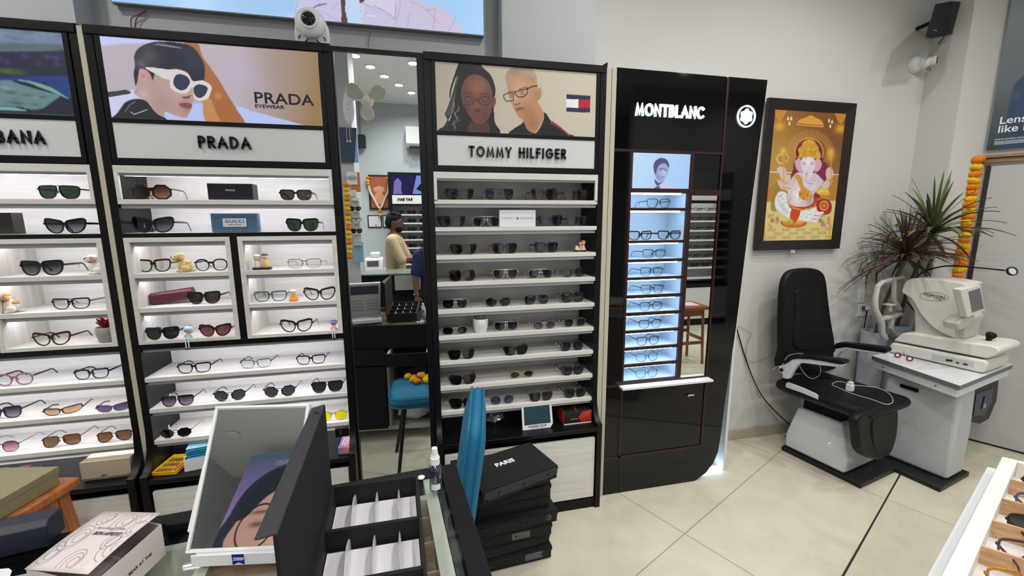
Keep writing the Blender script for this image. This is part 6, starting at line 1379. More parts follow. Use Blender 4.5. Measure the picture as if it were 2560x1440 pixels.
q = MB(); kbox(q, R_, CL-R_, R_*.8, CD-R_*.6, CZ-.009, CZ-.001); q.build('glass_top', glass('counter glass', 'f2f5f4', .16), ct)
q = MB(); kbox(q, R_+.004, R_+.02, R_*.8, CD-R_*.6, CZ-.075, CZ-.011); q.build('side_glass', mat('dark side lining', '3a3d3c', .3), ct)
q = MB(); kbox(q, R_+.022, R_+.052, R_*.8+.0, CD-R_*.6, CZ-.075, CZ-.012); kbox(q, R_+.052, CL-R_, .105, .125, CZ-.075, CZ-.012); kbox(q, .56, .585, .125, CD-.05, CZ-.075, CZ-.012); q.build('inner_rail', mat('pale wood rail', 'd2cfc2', .5), ct)
q = MB(); kbox(q, R_+.052, CL-R_, .125, CD-R_*.6, CZ-.08, CZ-.072); q.build('display_bed', mat('cream felt', 'c2bfb3', .9, noise_amt=.06, nscale=20), ct)
q = MB()
for i in range(5): kbox(q, R_+.052, .56, .18+i*.085, .184+i*.085, CZ-.072, CZ-.02)
q.build('bed_divider', TAN, ct)
q = MB(); kbox(q, 0, CL, CD-.02, CD, 0.05, CZ-.03); kbox(q, 0, .02, 0, CD-.02, .05, CZ-.03); kbox(q, CL-.02, CL, 0, CD-.02, .05, CZ-.03); kbox(q, .02, CL-.02, .0, .018, CZ-.16, CZ-.03); kbox(q, .02, CL-.02, .02, CD-.02, CZ-.17, CZ-.16)
kbox(q, .33, .345, .02, CD-.02, .10, CZ-.17); q.build('carcass', BLK2, ct)
q = MB(); kbox(q, 0.02, CL-.02, .02, CD-.02, .07, .10); kbox(q, .315, .33, .02, CD-.02, .10, .56); kbox(q, .02, CL-.02, .02, CD-.02, .555, .57); q.build('shelf_board', mat('cream carcass board', 'b5b2a6', .6), ct)
dw = MB(); kbox(dw, .03, .31, -.13, -.112, .585, .675); dw = dw.build('drawer_front', BLK2, ct, bevel=.002)
q = MB(); kbox(q, .035, .305, -.112, .10, .59, .60); kbox(q, .035, .047, -.112, .10, .60, .665); kbox(q, .293, .305, -.112, .10, .60, .665); q.build('drawer_box', WHITE, dw)
q = MB(); kbox(q, .335, .62, -.018, .0, .57, .675); kbox(q, .335, .62, -.018, .0, .10, .555); q.build('cupboard_door', BLK2, ct)
for i in range(4):
    c_ = kc(.08+i*.06, -.04, .606); tag(MB().obox(c_, .055, .09, .012, .2+i*.5).build('paper_pack', mat(['white card', 'pale card', 'orange card', 'white card'][i], ['d9dcde', 'c9c8c4', 'd88a60', 'd9dcde'][i], .5)), f'{["white", "pale", "orange-tipped", "small white"][i]} packet in the half-open counter drawer seen in mirror', 'packet', 'packets in the counter drawer')
tag(MB().ext([kc(.06, .30, .101), kc(.24, .30, .101), kc(.26, .30, .40), kc(.08, .30, .46)], V(k2*.06)).build('navy_folder', mat('navy folder', '141a44', .5), bevel=.004), 'navy folder standing inside the open counter cupboard seen in mirror', 'folder')
q = MB()
def bagf(u, v):
    th, ph = 2*math.pi*u, math.pi*v; p = Vector((math.sin(ph)*math.cos(th), math.sin(ph)*math.sin(th), -math.cos(ph))); n = 1+.25*noise.noise(p*2.5)
    c = kc(.16, .11, .165); return (c.x+p.x*.115*n, c.y+p.y*.05*n, c.z+p.z*.06*n)
q.grid(bagf, 24, 14); tag(q.build('cloth_bag', mat('white floral cloth', 'd8d0cc', .8, noise_amt=.3, nscale=30)), 'white cloth bag with reddish print low in the open counter cupboard', 'bag')

# ---- lens cleaner spray ----
b_ = at(1090, 1226, Z=CZ+.001); t = thing('spray_bottle', 'clear lens cleaner spray bottle with white pump at counter corner', 'bottle', (b_[0], b_[1], CZ+.001))
PLAST = lens('clear bottle plastic', 'eef2f4', None, gloss=.6)
MB().lathe([(.0,0),(.014,0),(.0165,.003),(.017,.012),(.0165,.045),(.017,.068),(.015,.075),(.009,.079),(.009,.082)], (0,0,0), 28).build('bottle', PLAST, t, local=True, ang=60)
MB().lathe([(0,.002),(.0152,.002),(.0155,.05),(0,.05)], (0,0,0), 24).build('liquid', lens('lens cleaner fluid', 'e4eaee', None, gloss=.9), t, local=True)
q = MB().lathe([(.0,.078),(.0125,.078),(.0125,.096),(.010,.098),(.010,.102),(.0085,.102),(.0085,.106),(.0075,.122),(.0,.1235)], (0,0,0), 28); q.build('pump', WHITE, t, local=True, ang=50)
MB().tube([(0,-.006,.114), (0,-.010,.114)], .0016, 8).build('nozzle', WHITE, t, local=True)
q = MB(); 
for i in range(9):
    a0, a1 = -2.6+i*.16, -2.6+(i+1)*.16
    q.add([(.0173*math.cos(a0), .0173*math.sin(a0), .053), (.0173*math.cos(a1), .0173*math.sin(a1), .053), (.0173*math.cos(a1), .0173*math.sin(a1), .064), (.0173*math.cos(a0), .0173*math.sin(a0), .064)], [(0,1,2,3)])
q.build('label', mat('navy label', '1c2c58', .4), t, local=True)
q = MB()
for i in range(9):
    a0, a1 = -2.3+i*.16, -2.3+(i+1)*.16
    q.add([(.0175*math.cos(a0), .0175*math.sin(a0), .012), (.0175*math.cos(a1), .0175*math.sin(a1), .012), (.0175*math.cos(a1), .0175*math.sin(a1), .028), (.0175*math.cos(a0), .0175*math.sin(a0), .028)], [(0,1,2,3)])
q.build('white_label', WHITE, t, local=True)

# ---- open black tray case ----
T0 = at(830, 1215, Z=CZ+.058); T0 = np.array([T0[0], T0[1], 0]); t1 = np.array([.9988, .005, 0]); t1 /= np.linalg.norm(t1); t2 = np.array([.05, -.9987, 0]); TW_, TD_ = .208, .44
def tp_(a, b, z): return V(T0+t1*a+t2*b+np.array([0, 0, CZ+.0015+z]))
def tbox(mb, a0, a1, b0, b1, z0, z1): return mb.ext([tp_(a0, b0, z0), tp_(a1, b0, z0), tp_(a1, b1, z0), tp_(a0, b1, z0)], (0, 0, z1-z0))
FAB = mat('black fabric board', '0d0d0f', .75, bump=.3, bscale=700); FABG = mat('charcoal ribbed fabric', '2a2b2e', .6, bump=.5, bscale=900)
tc_ = thing('glasses_tray_case', 'open black presentation tray case with white pads and raised lid on the counter', 'tray case', V(T0+np.array([0, 0, CZ])))
drow = [float((at(x, y, Z=CZ+.058)-T0) @ t2) for x, y in ((1060,1278), (1075,1398))]; print('rows', drow)
q = MB(); w_ = .007
tbox(q, 0, TW_, 0, w_, .004, .056); tbox(q, 0, w_, w_, TD_, .004, .056); tbox(q, TW_-w_, TW_, w_, TD_, .004, .056); tbox(q, w_, TW_-w_, TD_-w_, TD_, .004, .056); tbox(q, 0, TW_, 0, TD_, 0, .004)
for d in (drow[0], drow[1], drow[1]+(drow[1]-drow[0])*1.0): tbox(q, w_, TW_-w_, d-.004, d+.004, .004, .052)
q.build('tray', FAB, tc_, bevel=.001)
rows = [(w_, drow[0]-.004), (drow[0]+.004, drow[1]-.004), (drow[1]+.004, 2*drow[1]-drow[0]-.004)]
PAD = mat('white satin pad', 'd9d3d6', .6); FIN = mat('pearl white divider', 'cfcfd0', .25, coat=.3)
for r0, r1 in rows:
    q = MB(); q.ext([tp_(w_+.002, r0+.010, .0085), tp_(w_+.002, r1-.014, .0085), tp_(w_+.002, r1-.001, .022), tp_(w_+.002, r1-.001, .0045), tp_(w_+.002, r0+.010, .0045)], V(t1*(TW_-2*w_-.004)))
    q.build('pad', PAD, tc_)
    for k in range(3):
        a = .055+k*.052; L = r1-r0-.004; q = MB(); n = 14
        def fn(u, v, a=a, r0=r0, L=L):
            s = u; hgt = .050*math.sin(math.pi*(.08+.87*s))**.6; wd = .0042*math.sin(math.pi*min(1, .05+.9*s))**.6
            th = math.pi*v; return tp_(a+wd*math.cos(th), r0+.001+L*s, .006+hgt*math.sin(th)**.8)
        q.grid(fn, n, 8); q.build('divider', FIN, tc_)
FB = np.array(atp(813, 1012, T0, t2)); hB = FB[2]
best = None
for D in np.linspace(.05, .5, 451):
    P = atp(660, 1343, T0+t2*D, t2)
    if best is None or abs(P[2]-hB) < best[0]: best = (abs(P[2]-hB), D, P)
D_ = best[1]; FF = best[2]; print('lid', FB-T0, D_, FF-T0)
offx = float((FB-T0) @ t1); hh = float(FB[2]-CZ)
def lidp(b, s): # s: 0 hinge .. 1 fold edge
    return T0+t2*b+t1*(offx*s)+np.array([0, 0, CZ+.056+(hh-.056)*s])
nl = np.cross(lidp(0, 1)-lidp(0, 0), t2); nl /= np.linalg.norm(nl); nl = nl if nl[0] < 0 else -nl
lidm = MB().ext([V(lidp(b, s)) for b, s in ((0, 0), (0, 1), (D_, 1), (D_, 0))], V(nl*.006)); lid = lidm.build('lid', FAB, tc_, bevel=.001)
fb = atp(782, 1022, T0+t2*.03, t2); ff = atp(640, 1352, T0+t2*(D_-.02), t2); f1 = atp(795, 1010, T0, t2)
fl_ = [V(lidp(0, 1)), V(fb), V(ff), V(lidp(D_, 1))]
MB().ext(fl_, V(nl*.003)+Vector((0, 0, .002))).build('flap', FABG, lid, bevel=.0008)
for (x, y) in ((790,1034), (758,1128), (700,1268)):
    # snap on the flap plane
    nn = (fl_[1]-fl_[0]).cross(fl_[2]-fl_[0]).normalized(); P = atp(x, y, np.array(fl_[0]), np.array(nn)); sgn = -1 if Vector(P-CAM).dot(nn) > 0 else 1
    Mz = nn.to_track_quat('Z', 'Y').to_matrix(); MB().lathe([(.004,-.005),(.0045,.0),(.0045,.005),(.002,.007),(.0,.0075)], V(P), 14, Mz if sgn > 0 else Mz @ Matrix.Rotation(math.pi, 3, 'X')).build('snap_stud', GUN, lid)

# ---- tilted countertop mirror ----
BL = at(470, 1378, Z=.872); BR = at(650, 1370, Z=.872); e = BR-BL; e /= np.linalg.norm(e); TL = atp(543, 1020, BL, e); g = TL-BL; Hm = float(np.linalg.norm(g)); g /= Hm
nrm = np.cross(e, g); nrm /= np.linalg.norm(nrm); nrm = nrm if nrm[1] < 0 else -nrm; TR = atp(770, 1010, BL, nrm); Wm = float((TR-BL) @ e)
def mp_(a, b, d=0.): return V(BL+e*a+g*b+nrm*d)
mr = thing('countertop_mirror', 'tilted white framed countertop mirror with blue brand tag beside the tray case', 'mirror', V(BL*np.array([1, 1, 0])+np.array([0, 0, CZ])))
MB().ext([mp_(.004, .004), mp_(Wm-.004, .004), mp_(Wm-.004, Hm-.004), mp_(.004, Hm-.004)], V(-nrm*.002)).build('mirror_glass', MIRR, mr)
q = MB(); q.ext([mp_(-.004, -.004, -.002), mp_(Wm+.004, -.004, -.002), mp_(Wm+.004, Hm+.004, -.002), mp_(-.004, Hm+.004, -.002)], V(-nrm*.010))
for p_ in (((-.004, -.004), (Wm+.004, .002)), ((-.004, Hm-.002), (Wm+.004, Hm+.004)), ((-.004, .002), (.002, Hm-.002)), ((Wm-.002, .002), (Wm+.004, Hm-.002))):
    (a0, b0), (a1, b1) = p_; q.ext([mp_(a0, b0, -.002), mp_(a1, b0, -.002), mp_(a1, b1, -.002), mp_(a0, b1, -.002)], V(nrm*.004))
q.build('mirror_frame', WHITE, mr, bevel=.001)
ez = np.array([0, 0, 1.]); back = np.array([-e[1], e[0], 0]); back = back if back[1] > 0 else -back
zt = CZ+.0015; B0 = np.array([BL[0], BL[1], 0])
q = MB(); q.ext([V(B0+e*(.015)-back*.004+ez*zt), V(B0+e*(Wm-.0)-back*.004+ez*zt), V(B0+e*(Wm-.0)+back*.17+ez*zt), V(B0+e*.015+back*.17+ez*zt)], (0, 0, .028)); q.build('base', WHITE, mr, bevel=.004)
ap = MB().ext([V(B0+e*.010-back*.006+ez*(zt)), V(B0+e*(Wm+.002)-back*.006+ez*zt), V(B0+e*(Wm+.002)-back*.006+ez*(.868)), V(B0+e*.010-back*.006+ez*.868)], V(-back*.003)).build('front_apron', WHITE, mr, bevel=.001)
tg = at(608, 1385, Y=float((B0-back*.0095)[1]) + 0); gx = float((tg-B0) @ e); o_ = B0+e*gx-back*.0095
q = MB(); n = 8; pts = [o_+e*(-.012)+ez*.868, o_+e*.012+ez*.868, o_+e*.012+ez*(.868-.024)]+[o_+e*(.012-.024*i/n)+ez*(.868-.0215-.0025*math.cos(2*math.pi*i/n)) for i in range(1, n)]+[o_+e*(-.012)+ez*(.868-.024)]
q.ext([V(p) for p in pts], V(-back*.0006)); bt = q.build('brand_tag', mat('royal blue', '161f8a', .4), ap)
text_mesh('lettering', 'ZEISS', .0085, mat('white print', 'e8e8ec', .4), bt, V(o_+ez*.857-back*.0009), V(e), (0, 0, 1), .0003, .0002, stretch=1.1, italic=.2)
q = MB(); q.ext([V(B0-e*.012+back*.055+ez*zt), V(B0-e*.012+back*.02+ez*(zt+.06)), V(B0-e*.012+back*.09+ez*(zt+.17)), V(B0-e*.012+back*.12+ez*(zt+.17)), V(B0-e*.012+back*.15+ez*zt)], V(e*.008)); q.build('side_bracket', WHITE, mr, bevel=.001)
# printed card on its back, seen in the tall mirror
bk_ = MB(); cw_ = [mp_(.01, .04, -.0135), mp_(Wm-.01, .04, -.0135), mp_(Wm-.01, Hm-.01, -.0135), mp_(.01, Hm-.01, -.0135)]; bk_.ext(cw_, V(-nrm*.001)); bkc = bk_.build('back_card', mat('pale card', 'c9c8c4', .5), mr)
MB().ext([mp_(.01, Hm-.09, -.0146), mp_(Wm-.01, Hm-.09, -.0146), mp_(Wm-.01, Hm-.015, -.0146), mp_(.01, Hm-.015, -.0146)], V(-nrm*.0005)).build('card_photo', mat('dark teal print', '3c4a50', .4, noise_amt=.3, nscale=30), bkc)
q = MB()
for i in range(4):
    for a0 in (.02, .115):
        pts = [mp_(a0+.07*j/6, .055+i*.028+.006*math.sin(math.pi*j/6), -.0148) for j in range(7)]; q.tube(pts, .0012, 4)
q.build('printed_lines', GUN, bkc)

# ---- patterned white carton ----
LZc = CZ+.083; c_ = [at(257, 1271, Z=LZc), at(402, 1300, Z=LZc), at(237, 1442, Z=LZc-.004), at(62, 1410, Z=LZc)]
u_ = c_[1]-c_[0]; v_ = c_[3]-c_[0]; u_[2] = v_[2] = 0; lu, lv = float(np.linalg.norm(u_)), float(np.linalg.norm(v_)); un, vn = u_/lu, v_/lv; print('carton', lu, lv, float(un @ vn), c_[0])
vn2 = np.array([un[1], -un[0], 0]); vn2 = vn2 if vn2 @ vn > 0 else -vn2; C0 = np.array([c_[0][0], c_[0][1], 0])
crt = thing('pastry_carton', 'white carton with swirl print and slightly open lid in lower left foreground', 'box', V(C0+np.array([0, 0, CZ])))
CP_ = mat('printed white card', 'cfc4c2', .55, noise_amt=.04, nscale=30)
def cc(a, b, z): return V(C0+un*a+vn*b+np.array([0, 0, z]))
q = MB(); zb_ = CZ+.0015
q.ext([cc(0, 0, zb_), cc(lu, 0, zb_), cc(lu, lv, zb_), cc(0, lv, zb_)], (0, 0, .003))
for (a0, b0, a1, b1) in ((0, 0, lu, .002), (0, lv-.002, lu, lv), (0, .002, .002, lv-.002), (lu-.002, .002, lu, lv-.002)):
    q.ext([cc(a0, b0, zb_+.003), cc(a1, b0, zb_+.003), cc(a1, b1, zb_+.003), cc(a0, b1, zb_+.003)], (0, 0, .068))
q.build('carton', CP_, crt)
lift = .024
def ccl(a, b): return C0+un*a+vn*b+np.array([0, 0, LZc-.010+lift*a/lu+.006*math.sin(math.pi*a/lu)*0])
q = MB(); q.grid(lambda u, v: tuple(ccl(u*lu*1.0, -.002+v*(lv+.004))+np.array([0, 0, .004*math.sin(math.pi*v)])), 6, 8)
lidc = q.build('lid', CP_, crt, solid=.0015)
RING = mat('mauve ink', '9a8a8c', .6); up_ = np.array([0, 0, .0065])
q = MB()
def ring(a, b, r, k):
    for j in range(k):
        rr = r*(1-.3*j); pts = []
        for i in range(25):
            t_ = 2*math.pi*i/24; A_, B_ = a+rr*math.cos(t_)*.8+.004*j, b+rr*math.sin(t_)
            if not (0.004 < A_ < lu-.004 and 0.004 < B_ < lv-.004):
                if len(pts) > 1: q.tube(pts, .0006, 4)
                pts = []; continue
            pts.append(V(ccl(A_, B_)+np.array([0, 0, .0018+.004*math.sin(math.pi*B_/lv)])))
        if len(pts) > 1: q.tube(pts, .0006, 4)
for a, b, r, k in ((.25,.14,.022,3), (.60,.18,.030,3), (.85,.10,.018,2), (.18,.52,.033,3), (.80,.55,.020,2), (.95,.62,.036,3), (.08,.80,.03,3), (.55,.88,.028,3), (.92,.30,.02,2)): ring(a*lu, b*lv, r, k)
q.build('swirl_print', RING, lidc)
m1_ = ccl(lu*.60, lv*.44)+np.array([0, 0, .0062]); tx = un; ty = -vn2*1.0; ty = ty if ty[1] > 0 else -ty
tn_ = Vector(V(ccl(lu, .4*lv)-ccl(0, .4*lv))).normalized(); tyy = Vector((0, 0, 1)).cross(tn_); 
text_mesh('lettering', 'BON APPETIT', .012, mat('purple ink', '5a3a5c', .5), lidc, m1_, tn_, tyy, .0004, .0003, stretch=1.0)
text_mesh('lettering', 'that is the way of cake', .0085, RING, lidc, ccl(lu*.55, lv*.34)+np.array([0, 0, .006]), tn_, tyy, .0004, 0)
sn = Vector(V(vn)); text_mesh('side_lettering', 'THE POLAR BEAR AT THE', .009, MATS['black print'], [c for c in crt.children if c.name.startswith('carton')][0], V(C0+un*(lu+.0006)+vn*(lv*.55)+np.array([0, 0, zb_+.03])), -sn, (0, 0, 1), .0004, 0)
# ---- navy box ----
fr = at(125, 1366, Z=CZ+.001); br = at(168, 1318, Z=CZ+.001); lf = at(0, 1395, Z=CZ+.001)
ed = lf-fr; ed[2] = 0; ed /= np.linalg.norm(ed); eb = np.array([ed[1], -ed[0], 0]); eb = eb if eb @ (br-fr) > 0 else -eb; wb = max(.06, float((br-fr) @ eb)); print('navy', wb)
nb = thing('eyewear_box', 'navy eyewear box lying on counter at lower left edge of photo', 'box', V(fr)); NV = mat('navy card', '171a2c', .45, bump=.2, bscale=400)
hN = .060; pr = [(0, 0), (0, hN*.82), (wb*.25, hN), (wb, hN*.92), (wb, 0)]
MB().ext([V(fr+eb*y+np.array([0, 0, z])) for y, z in pr], V(ed*.30)).build('carton', NV, nb, bevel=.002)
text_mesh('lettering', 'PRADA', .020, MATS['silver print'], nb, V(fr+ed*.16+eb*(wb*.62)+np.array([0, 0, hN*.975])), V(-ed), V(eb*1.0+np.array([0, 0, -.05])), .0005, .0002, stretch=1.2)
# paper corner
P = [at(x, y, Z=CZ+.002) for x, y in ((-40,1426), (22,1421), (30,1427), (18,1460), (-40,1470))]; tag(MB().ext([V(p) for p in P], (0, 0, .0006)).build('paper_sheet', WHITE), 'white paper sheet corner on the counter at bottom left of photo', 'paper')
# glasses inside the counter
for i, (x, y, f_, nm_) in enumerate(((440,1352,'silver','rimless clear'), (500,1340,'grey','frameless pale'), (425,1425,'gold','thin gold'))):
    P = at(x, y, Z=CZ-.068); glasses(f'{nm_} eyeglasses under the counter glass {["beside the tilted mirror", "behind the tilted mirror base", "near the bottom edge"][i]}', 'eyeglasses under the counter glass', (P[0], P[1], CZ-.0715), 'thin', f_, 'clear', .135, rz=.35+.1*i, gtag=False)
P = at(1076, 1378, Z=CZ-.060); t = thing('lens_tag', 'round white tag with small black clip under counter glass right of tray case', 'tag', (P[0], P[1], CZ-.0715)); MB().lathe([(.0,0),(.011,0),(.011,.0015),(0,.0015)], (0,0,0), 24).build('disc', WHITE, t, local=True); MB().box(-.008, .008, .012, .020, 0, .005).build('clip', BLK2, t, local=True)
P = at(1053, 1195, Z=CZ+.002); t = tag(MB().lathe([(0,0),(.009,0),(.010,.003),(.004,.006),(0,.006)], V(P), 20).build('pump_cap', WHITE), 'small white cap on counter corner behind the tray case', 'cap')

# ================= STOOL WITH GOLD BOX =================
SZ_ = .60; GT = SZ_+.068
g0 = at(134, 1167, Z=GT); g1 = at(0, 1242, Z=GT); gd = g1-g0; gd[2] = 0; gd /= np.linalg.norm(gd); gn = np.array([gd[1], -gd[0], 0]); gn = gn if gn @ np.array([1, -.5, 0]) > 0 else -gn
st_ = thing('wooden_stool', 'orange-brown wooden stool carrying gold box at left edge of photo', 'stool', V(np.array([g0[0], g0[1], 0])))
OW = wood('orange polished wood', '8a4a1e', 'b0682c', .3, (20, 20, 4), coat=.3)
e0 = at(186, 1176, Z=SZ_); SW = .30
def sq(a, b, z): return V(np.array([g0[0], g0[1], 0])+gd*a+gn*b+np.array([0, 0, z]))
MB().ext([sq(-.045, .040, SZ_-.035), sq(.42, .040, SZ_-.035), sq(.42, -SW, SZ_-.035), sq(-.045, -SW, SZ_-.035)], (0, 0, .035)).build('seat', OW, st_, bevel=.008, seg=3)
for a in (.0, .37):
    for b in (-.005, -SW+.045):
        sgn = 1 if b > -.1 else -1; sa = -1 if a < .1 else 1
        MB().ext([sq(a-.02, b-.02, SZ_-.036), sq(a+.02, b-.02, SZ_-.036), sq(a+.02, b+.02, SZ_-.036), sq(a-.02, b+.02, SZ_-.036)], V(gd*sa*.035+gn*sgn*.035+np.array([0, 0, -(SZ_-.037)]))).build('leg', OW, st_, bevel=.003)
q = MB(); q.ext([sq(.0, .012, SZ_-.10), sq(.37, .012, SZ_-.10), sq(.37, -.006, SZ_-.10), sq(.0, -.006, SZ_-.10)], (0, 0, .062)); q.ext([sq(-.012, -.01, SZ_-.10), sq(.006, -.01, SZ_-.10), sq(.006, -SW+.04, SZ_-.10), sq(-.012, -SW+.04, SZ_-.10)], (0, 0, .062)); q.build('apron', OW, st_)
gb = thing('gold_box', 'matte gold glittery flat box lying on the wooden stool', 'box', V(np.array([g0[0], g0[1], SZ_])))
GBM = mat('gold glitter card', '968c6c', .38, metal=.35, noise_amt=.12, nscale=200)
MB().ext([sq(0, .012, SZ_+.001), sq(.30, .012, SZ_+.001), sq(.30, -.24, SZ_+.001), sq(0, -.24, SZ_+.001)], (0, 0, .042)).build('carton', GBM, gb, bevel=.002)
MB().ext([sq(-.003, .015, SZ_+.0435), sq(.303, .015, SZ_+.0435), sq(.303, -.243, SZ_+.0435), sq(-.003, -.243, SZ_+.0435)], (0, 0, .0245)).build('lid', GBM, gb, bevel=.002)

# ================= TEAL CHAIR =================
TEAL = mat('teal velvet', '17668a', .75, bump=.2, bscale=300, noise_amt=.12, nscale=15)
tch = thing('teal_chair', 'teal velvet chair on thin black legs wedged between counter and cabinets', 'chair', (.05, 1.50, 0))
def slabf(name, P0, X_, Y_, Z_, nx_, ny_, puff, m_, parent, dent=0., rr_=4.5):
    """a stuffed slab: P0 centre, half axes X_,Y_ and thickness Z_"""
    q = MB(); n = 22
    for sgn in (1, -1):
        def fn(u, v, sgn=sgn):
            a, b = 2*u-1, 2*v-1; r = rr_
            k = (abs(a)**r+abs(b)**r)**(1/r); mx = max(abs(a), abs(b), 1e-6); sc = mx/max(k, 1e-6); aa, bb = a*sc, b*sc
            e_ = max(0, 1-max(abs(a), abs(b))**6)**.5
            return tuple(P0+X_*aa+Y_*bb+Z_*sgn*(e_*puff-dent*math.exp(-((abs(b)-.82)**2)/.004)*e_))
        if sgn > 0: q.grid(fn, n, n)
        else: q.grid(lambda u, v: fn(1-u, v), n, n)
    o = q.build(name, m_, parent, ang=80, remesh=.007)
    for sgn in (1, -1):
        pts = []
        for i in range(49):
            t_ = 2*math.pi*i/48; c_, s_ = math.cos(t_), math.sin(t_); k = (abs(c_)**rr_+abs(s_)**rr_)**(-1/rr_)*.985; pts.append(V(P0+X_*c_*k+Y_*s_*k+Z_*sgn*.52))
        MB().tube(pts, .0035, 6).build('piping', m_, o)
    return o
bc = np.array([.153, 1.42, .66]); bx = np.array([.030, .185, 0]); bz = np.array([.036, 0, .245]); bn = np.array([1., -.16, -.15])
slabf('backrest', bc, bx, bz, bn*.043, 0, 0, 1., TEAL, tch, .12, 9.)
slabf('seat', np.array([-.025, 1.40, .462]), np.array([.185, 0, 0]), np.array([0, .19, 0]), np.array([0, 0, .052]), 0, 0, 1., TEAL, tch, .1)
BLM = mat('black metal leg', '101010', .4)
for x, y, x2, y2 in ((-.11, 1.34, -.19, 1.30), (-.11, 1.47, -.165, 1.62), (.10, 1.34, .17, 1.28), (.10, 1.47, .17, 1.62)):
    MB().tube([(x, y, .42), (x2, y2, .004)], [.013, .010], 10).build('leg', BLM, tch)
q = MB(); q.obox((-.01, 1.40, .404), .26, .22, .014); q.tube([(.12, 1.34, 0.41), (.15, 1.34, .5)], .012, 8).tube([(.12, 1.46, 0.41), (.15, 1.46, .5)], .012, 8); q.build('seat_frame', BLM, tch)
# marigold flowers on the seat
def mpos(x, y, z):
    d = ray(x, y); t_ = (z-CAM[2])/d[2]; P = CAM+t_*d; return (P[0], 4.036-P[1], z)
for i, (x, y, o) in enumerate(((1021,962,0),(1036,958,1),(1034,971,0),(1045,980,1),(1052,968,0),(1060,955,1),(1066,966,0),(1068,980,0),(1055,952,0),(1072,952,1))):
    P = at(x, y, Y=2*2.018-(1.30+.035*(i % 4))); P = (P[0], 1.30+.035*(i % 4), P[2]); ob = flower_mb(.024, i+40, .75).build('marigold', O1 if o else O2); ob.location = (P[0], P[1], max(float(P[2]), .530)); ob.rotation_euler = (random.uniform(-.5, .5), random.uniform(-.5, .5), i)
    tag(ob, ('orange' if o else 'yellow')+' marigold head heaped on the teal chair seat', 'flower', 'marigold heads on the chair seat')

# ================= STACK OF BLACK TRAY CASES =================
TOPZ = .49; A0 = at(1393, 1162, Z=TOPZ); A1 = at(1200, 1232, Z=TOPZ); A2 = at(1345, 1103, Z=TOPZ)
dA = A1-A0; dA[2] = 0; dA /= np.linalg.norm(dA); rzA = math.atan2(-dA[1], -dA[0])
def case(i, z, h, corner, rz, label, L=.42, W=.215, extra=''):
    t = thing('tray_case', label, 'tray case', V((corner[0], corner[1], z)), rz, 'stacked black tray cases')
    MB().box(-L, 0, 0, W, 0, h-.022).build('case_body', FAB, t, local=True, bevel=.004)
    pr = [(-L-.002, h-.0215), (-L-.002, h-.004), (-L, h), (0, h), (.003, h-.004), (.003, h-.0215)]
    MB().ext([(x, -.002, zz) for x, zz in pr], (0, W+.004, 0)).build('lid', FAB, t, local=True, bevel=.001)
    fl = MB().ext([(-L+.01, -.003, h-.006), (-.012, -.003, h-.006), (-.002, -.003, h-.016), (-.004, -.003, h-.036), (-.03, -.003, h-.044), (-L+.03, -.003, h-.044), (-L+.004, -.003, h-.034)], (0, -.003, 0)).build('flap', FABG if i == 0 else FAB, t, local=True, bevel=.0008)
    for x in (-.05, -.17, -.29): MB().lathe([(.0055,0),(.005,.003),(.002,.0042)], (x, -.006, h-.028), 12, Matrix.Rotation(math.pi/2, 3, 'X')).build('snap_stud', GUN, fl, local=True)
    return t
zc = .002; hs = [.066, .060, .064, .062, .066, .060, .058]; crn = [(.550,1.645),(.545,1.66),(.548,1.640),(.575,1.642),(.545,1.665),(.548,1.66),(.545,1.655)]; rzs = [.07,.12,.05,.10,.03,.09,.05]
nmz = ['lowest', 'second from bottom', 'third from bottom', 'middle', 'fifth from bottom', 'sixth from bottom', 'second from top']
tot = sum(hs)+.003; sc_h = (TOPZ-.064)/tot
for i, (h, c, r) in enumerate(zip(hs, crn, rzs)):
    h = h*sc_h; tk = case(1, zc, h, c, r, f'black tray case in the floor stack, {nmz[i]}')
    if i in (0, 2):
        x0 = -.13 if i == 0 else -.19
        MB().box(x0, x0+.085, -.0075, -.006, h-.044, h-.012).build('label_sleeve', mat('clear label sleeve', '4a4a4c', .15, spec=.8), tk, local=True, bevel=.0005)
    if i == 3: MB().lathe([(.015,0),(.013,.001)], (-.045, -.0065, h-.026), 16, Matrix.Rotation(math.pi/2, 3, 'X')).build('round_sticker', mat('grey sticker', '3a3a3d', .4), tk, local=True)
    zc += h+.0004
tk = case(0, zc, TOPZ-zc, (A0[0], A0[1]), rzA, 'black tray case', L=.365, W=.22)
tk['label'] = 'black tray case with white city name lettering, topmost of floor stack'
P = at(1262, 1157, Z=TOPZ); d = Vector((math.cos(rzA), math.sin(rzA), 0)); 
text_mesh('lettering', 'PARIS', .036, mat('white transfer', 'e6e6e6', .4), tk, (P[0], P[1], TOPZ+.0008), d, (-d.y, d.x, 0), .0006, .0016, stretch=1.05) if False else None
Mi = Matrix.Rotation(-rzA, 3, 'Z'); lp_ = Mi @ Vector((P[0]-A0[0], P[1]-A0[1], 0))
text_mesh('lettering', 'PARIS', .036, mat('white transfer', 'e6e6e6', .4), tk, (lp_.x, lp_.y, TOPZ-zc+.0008), (1, 0, 0), (0, 1, 0), .0006, .0014, stretch=1.05, local=True)
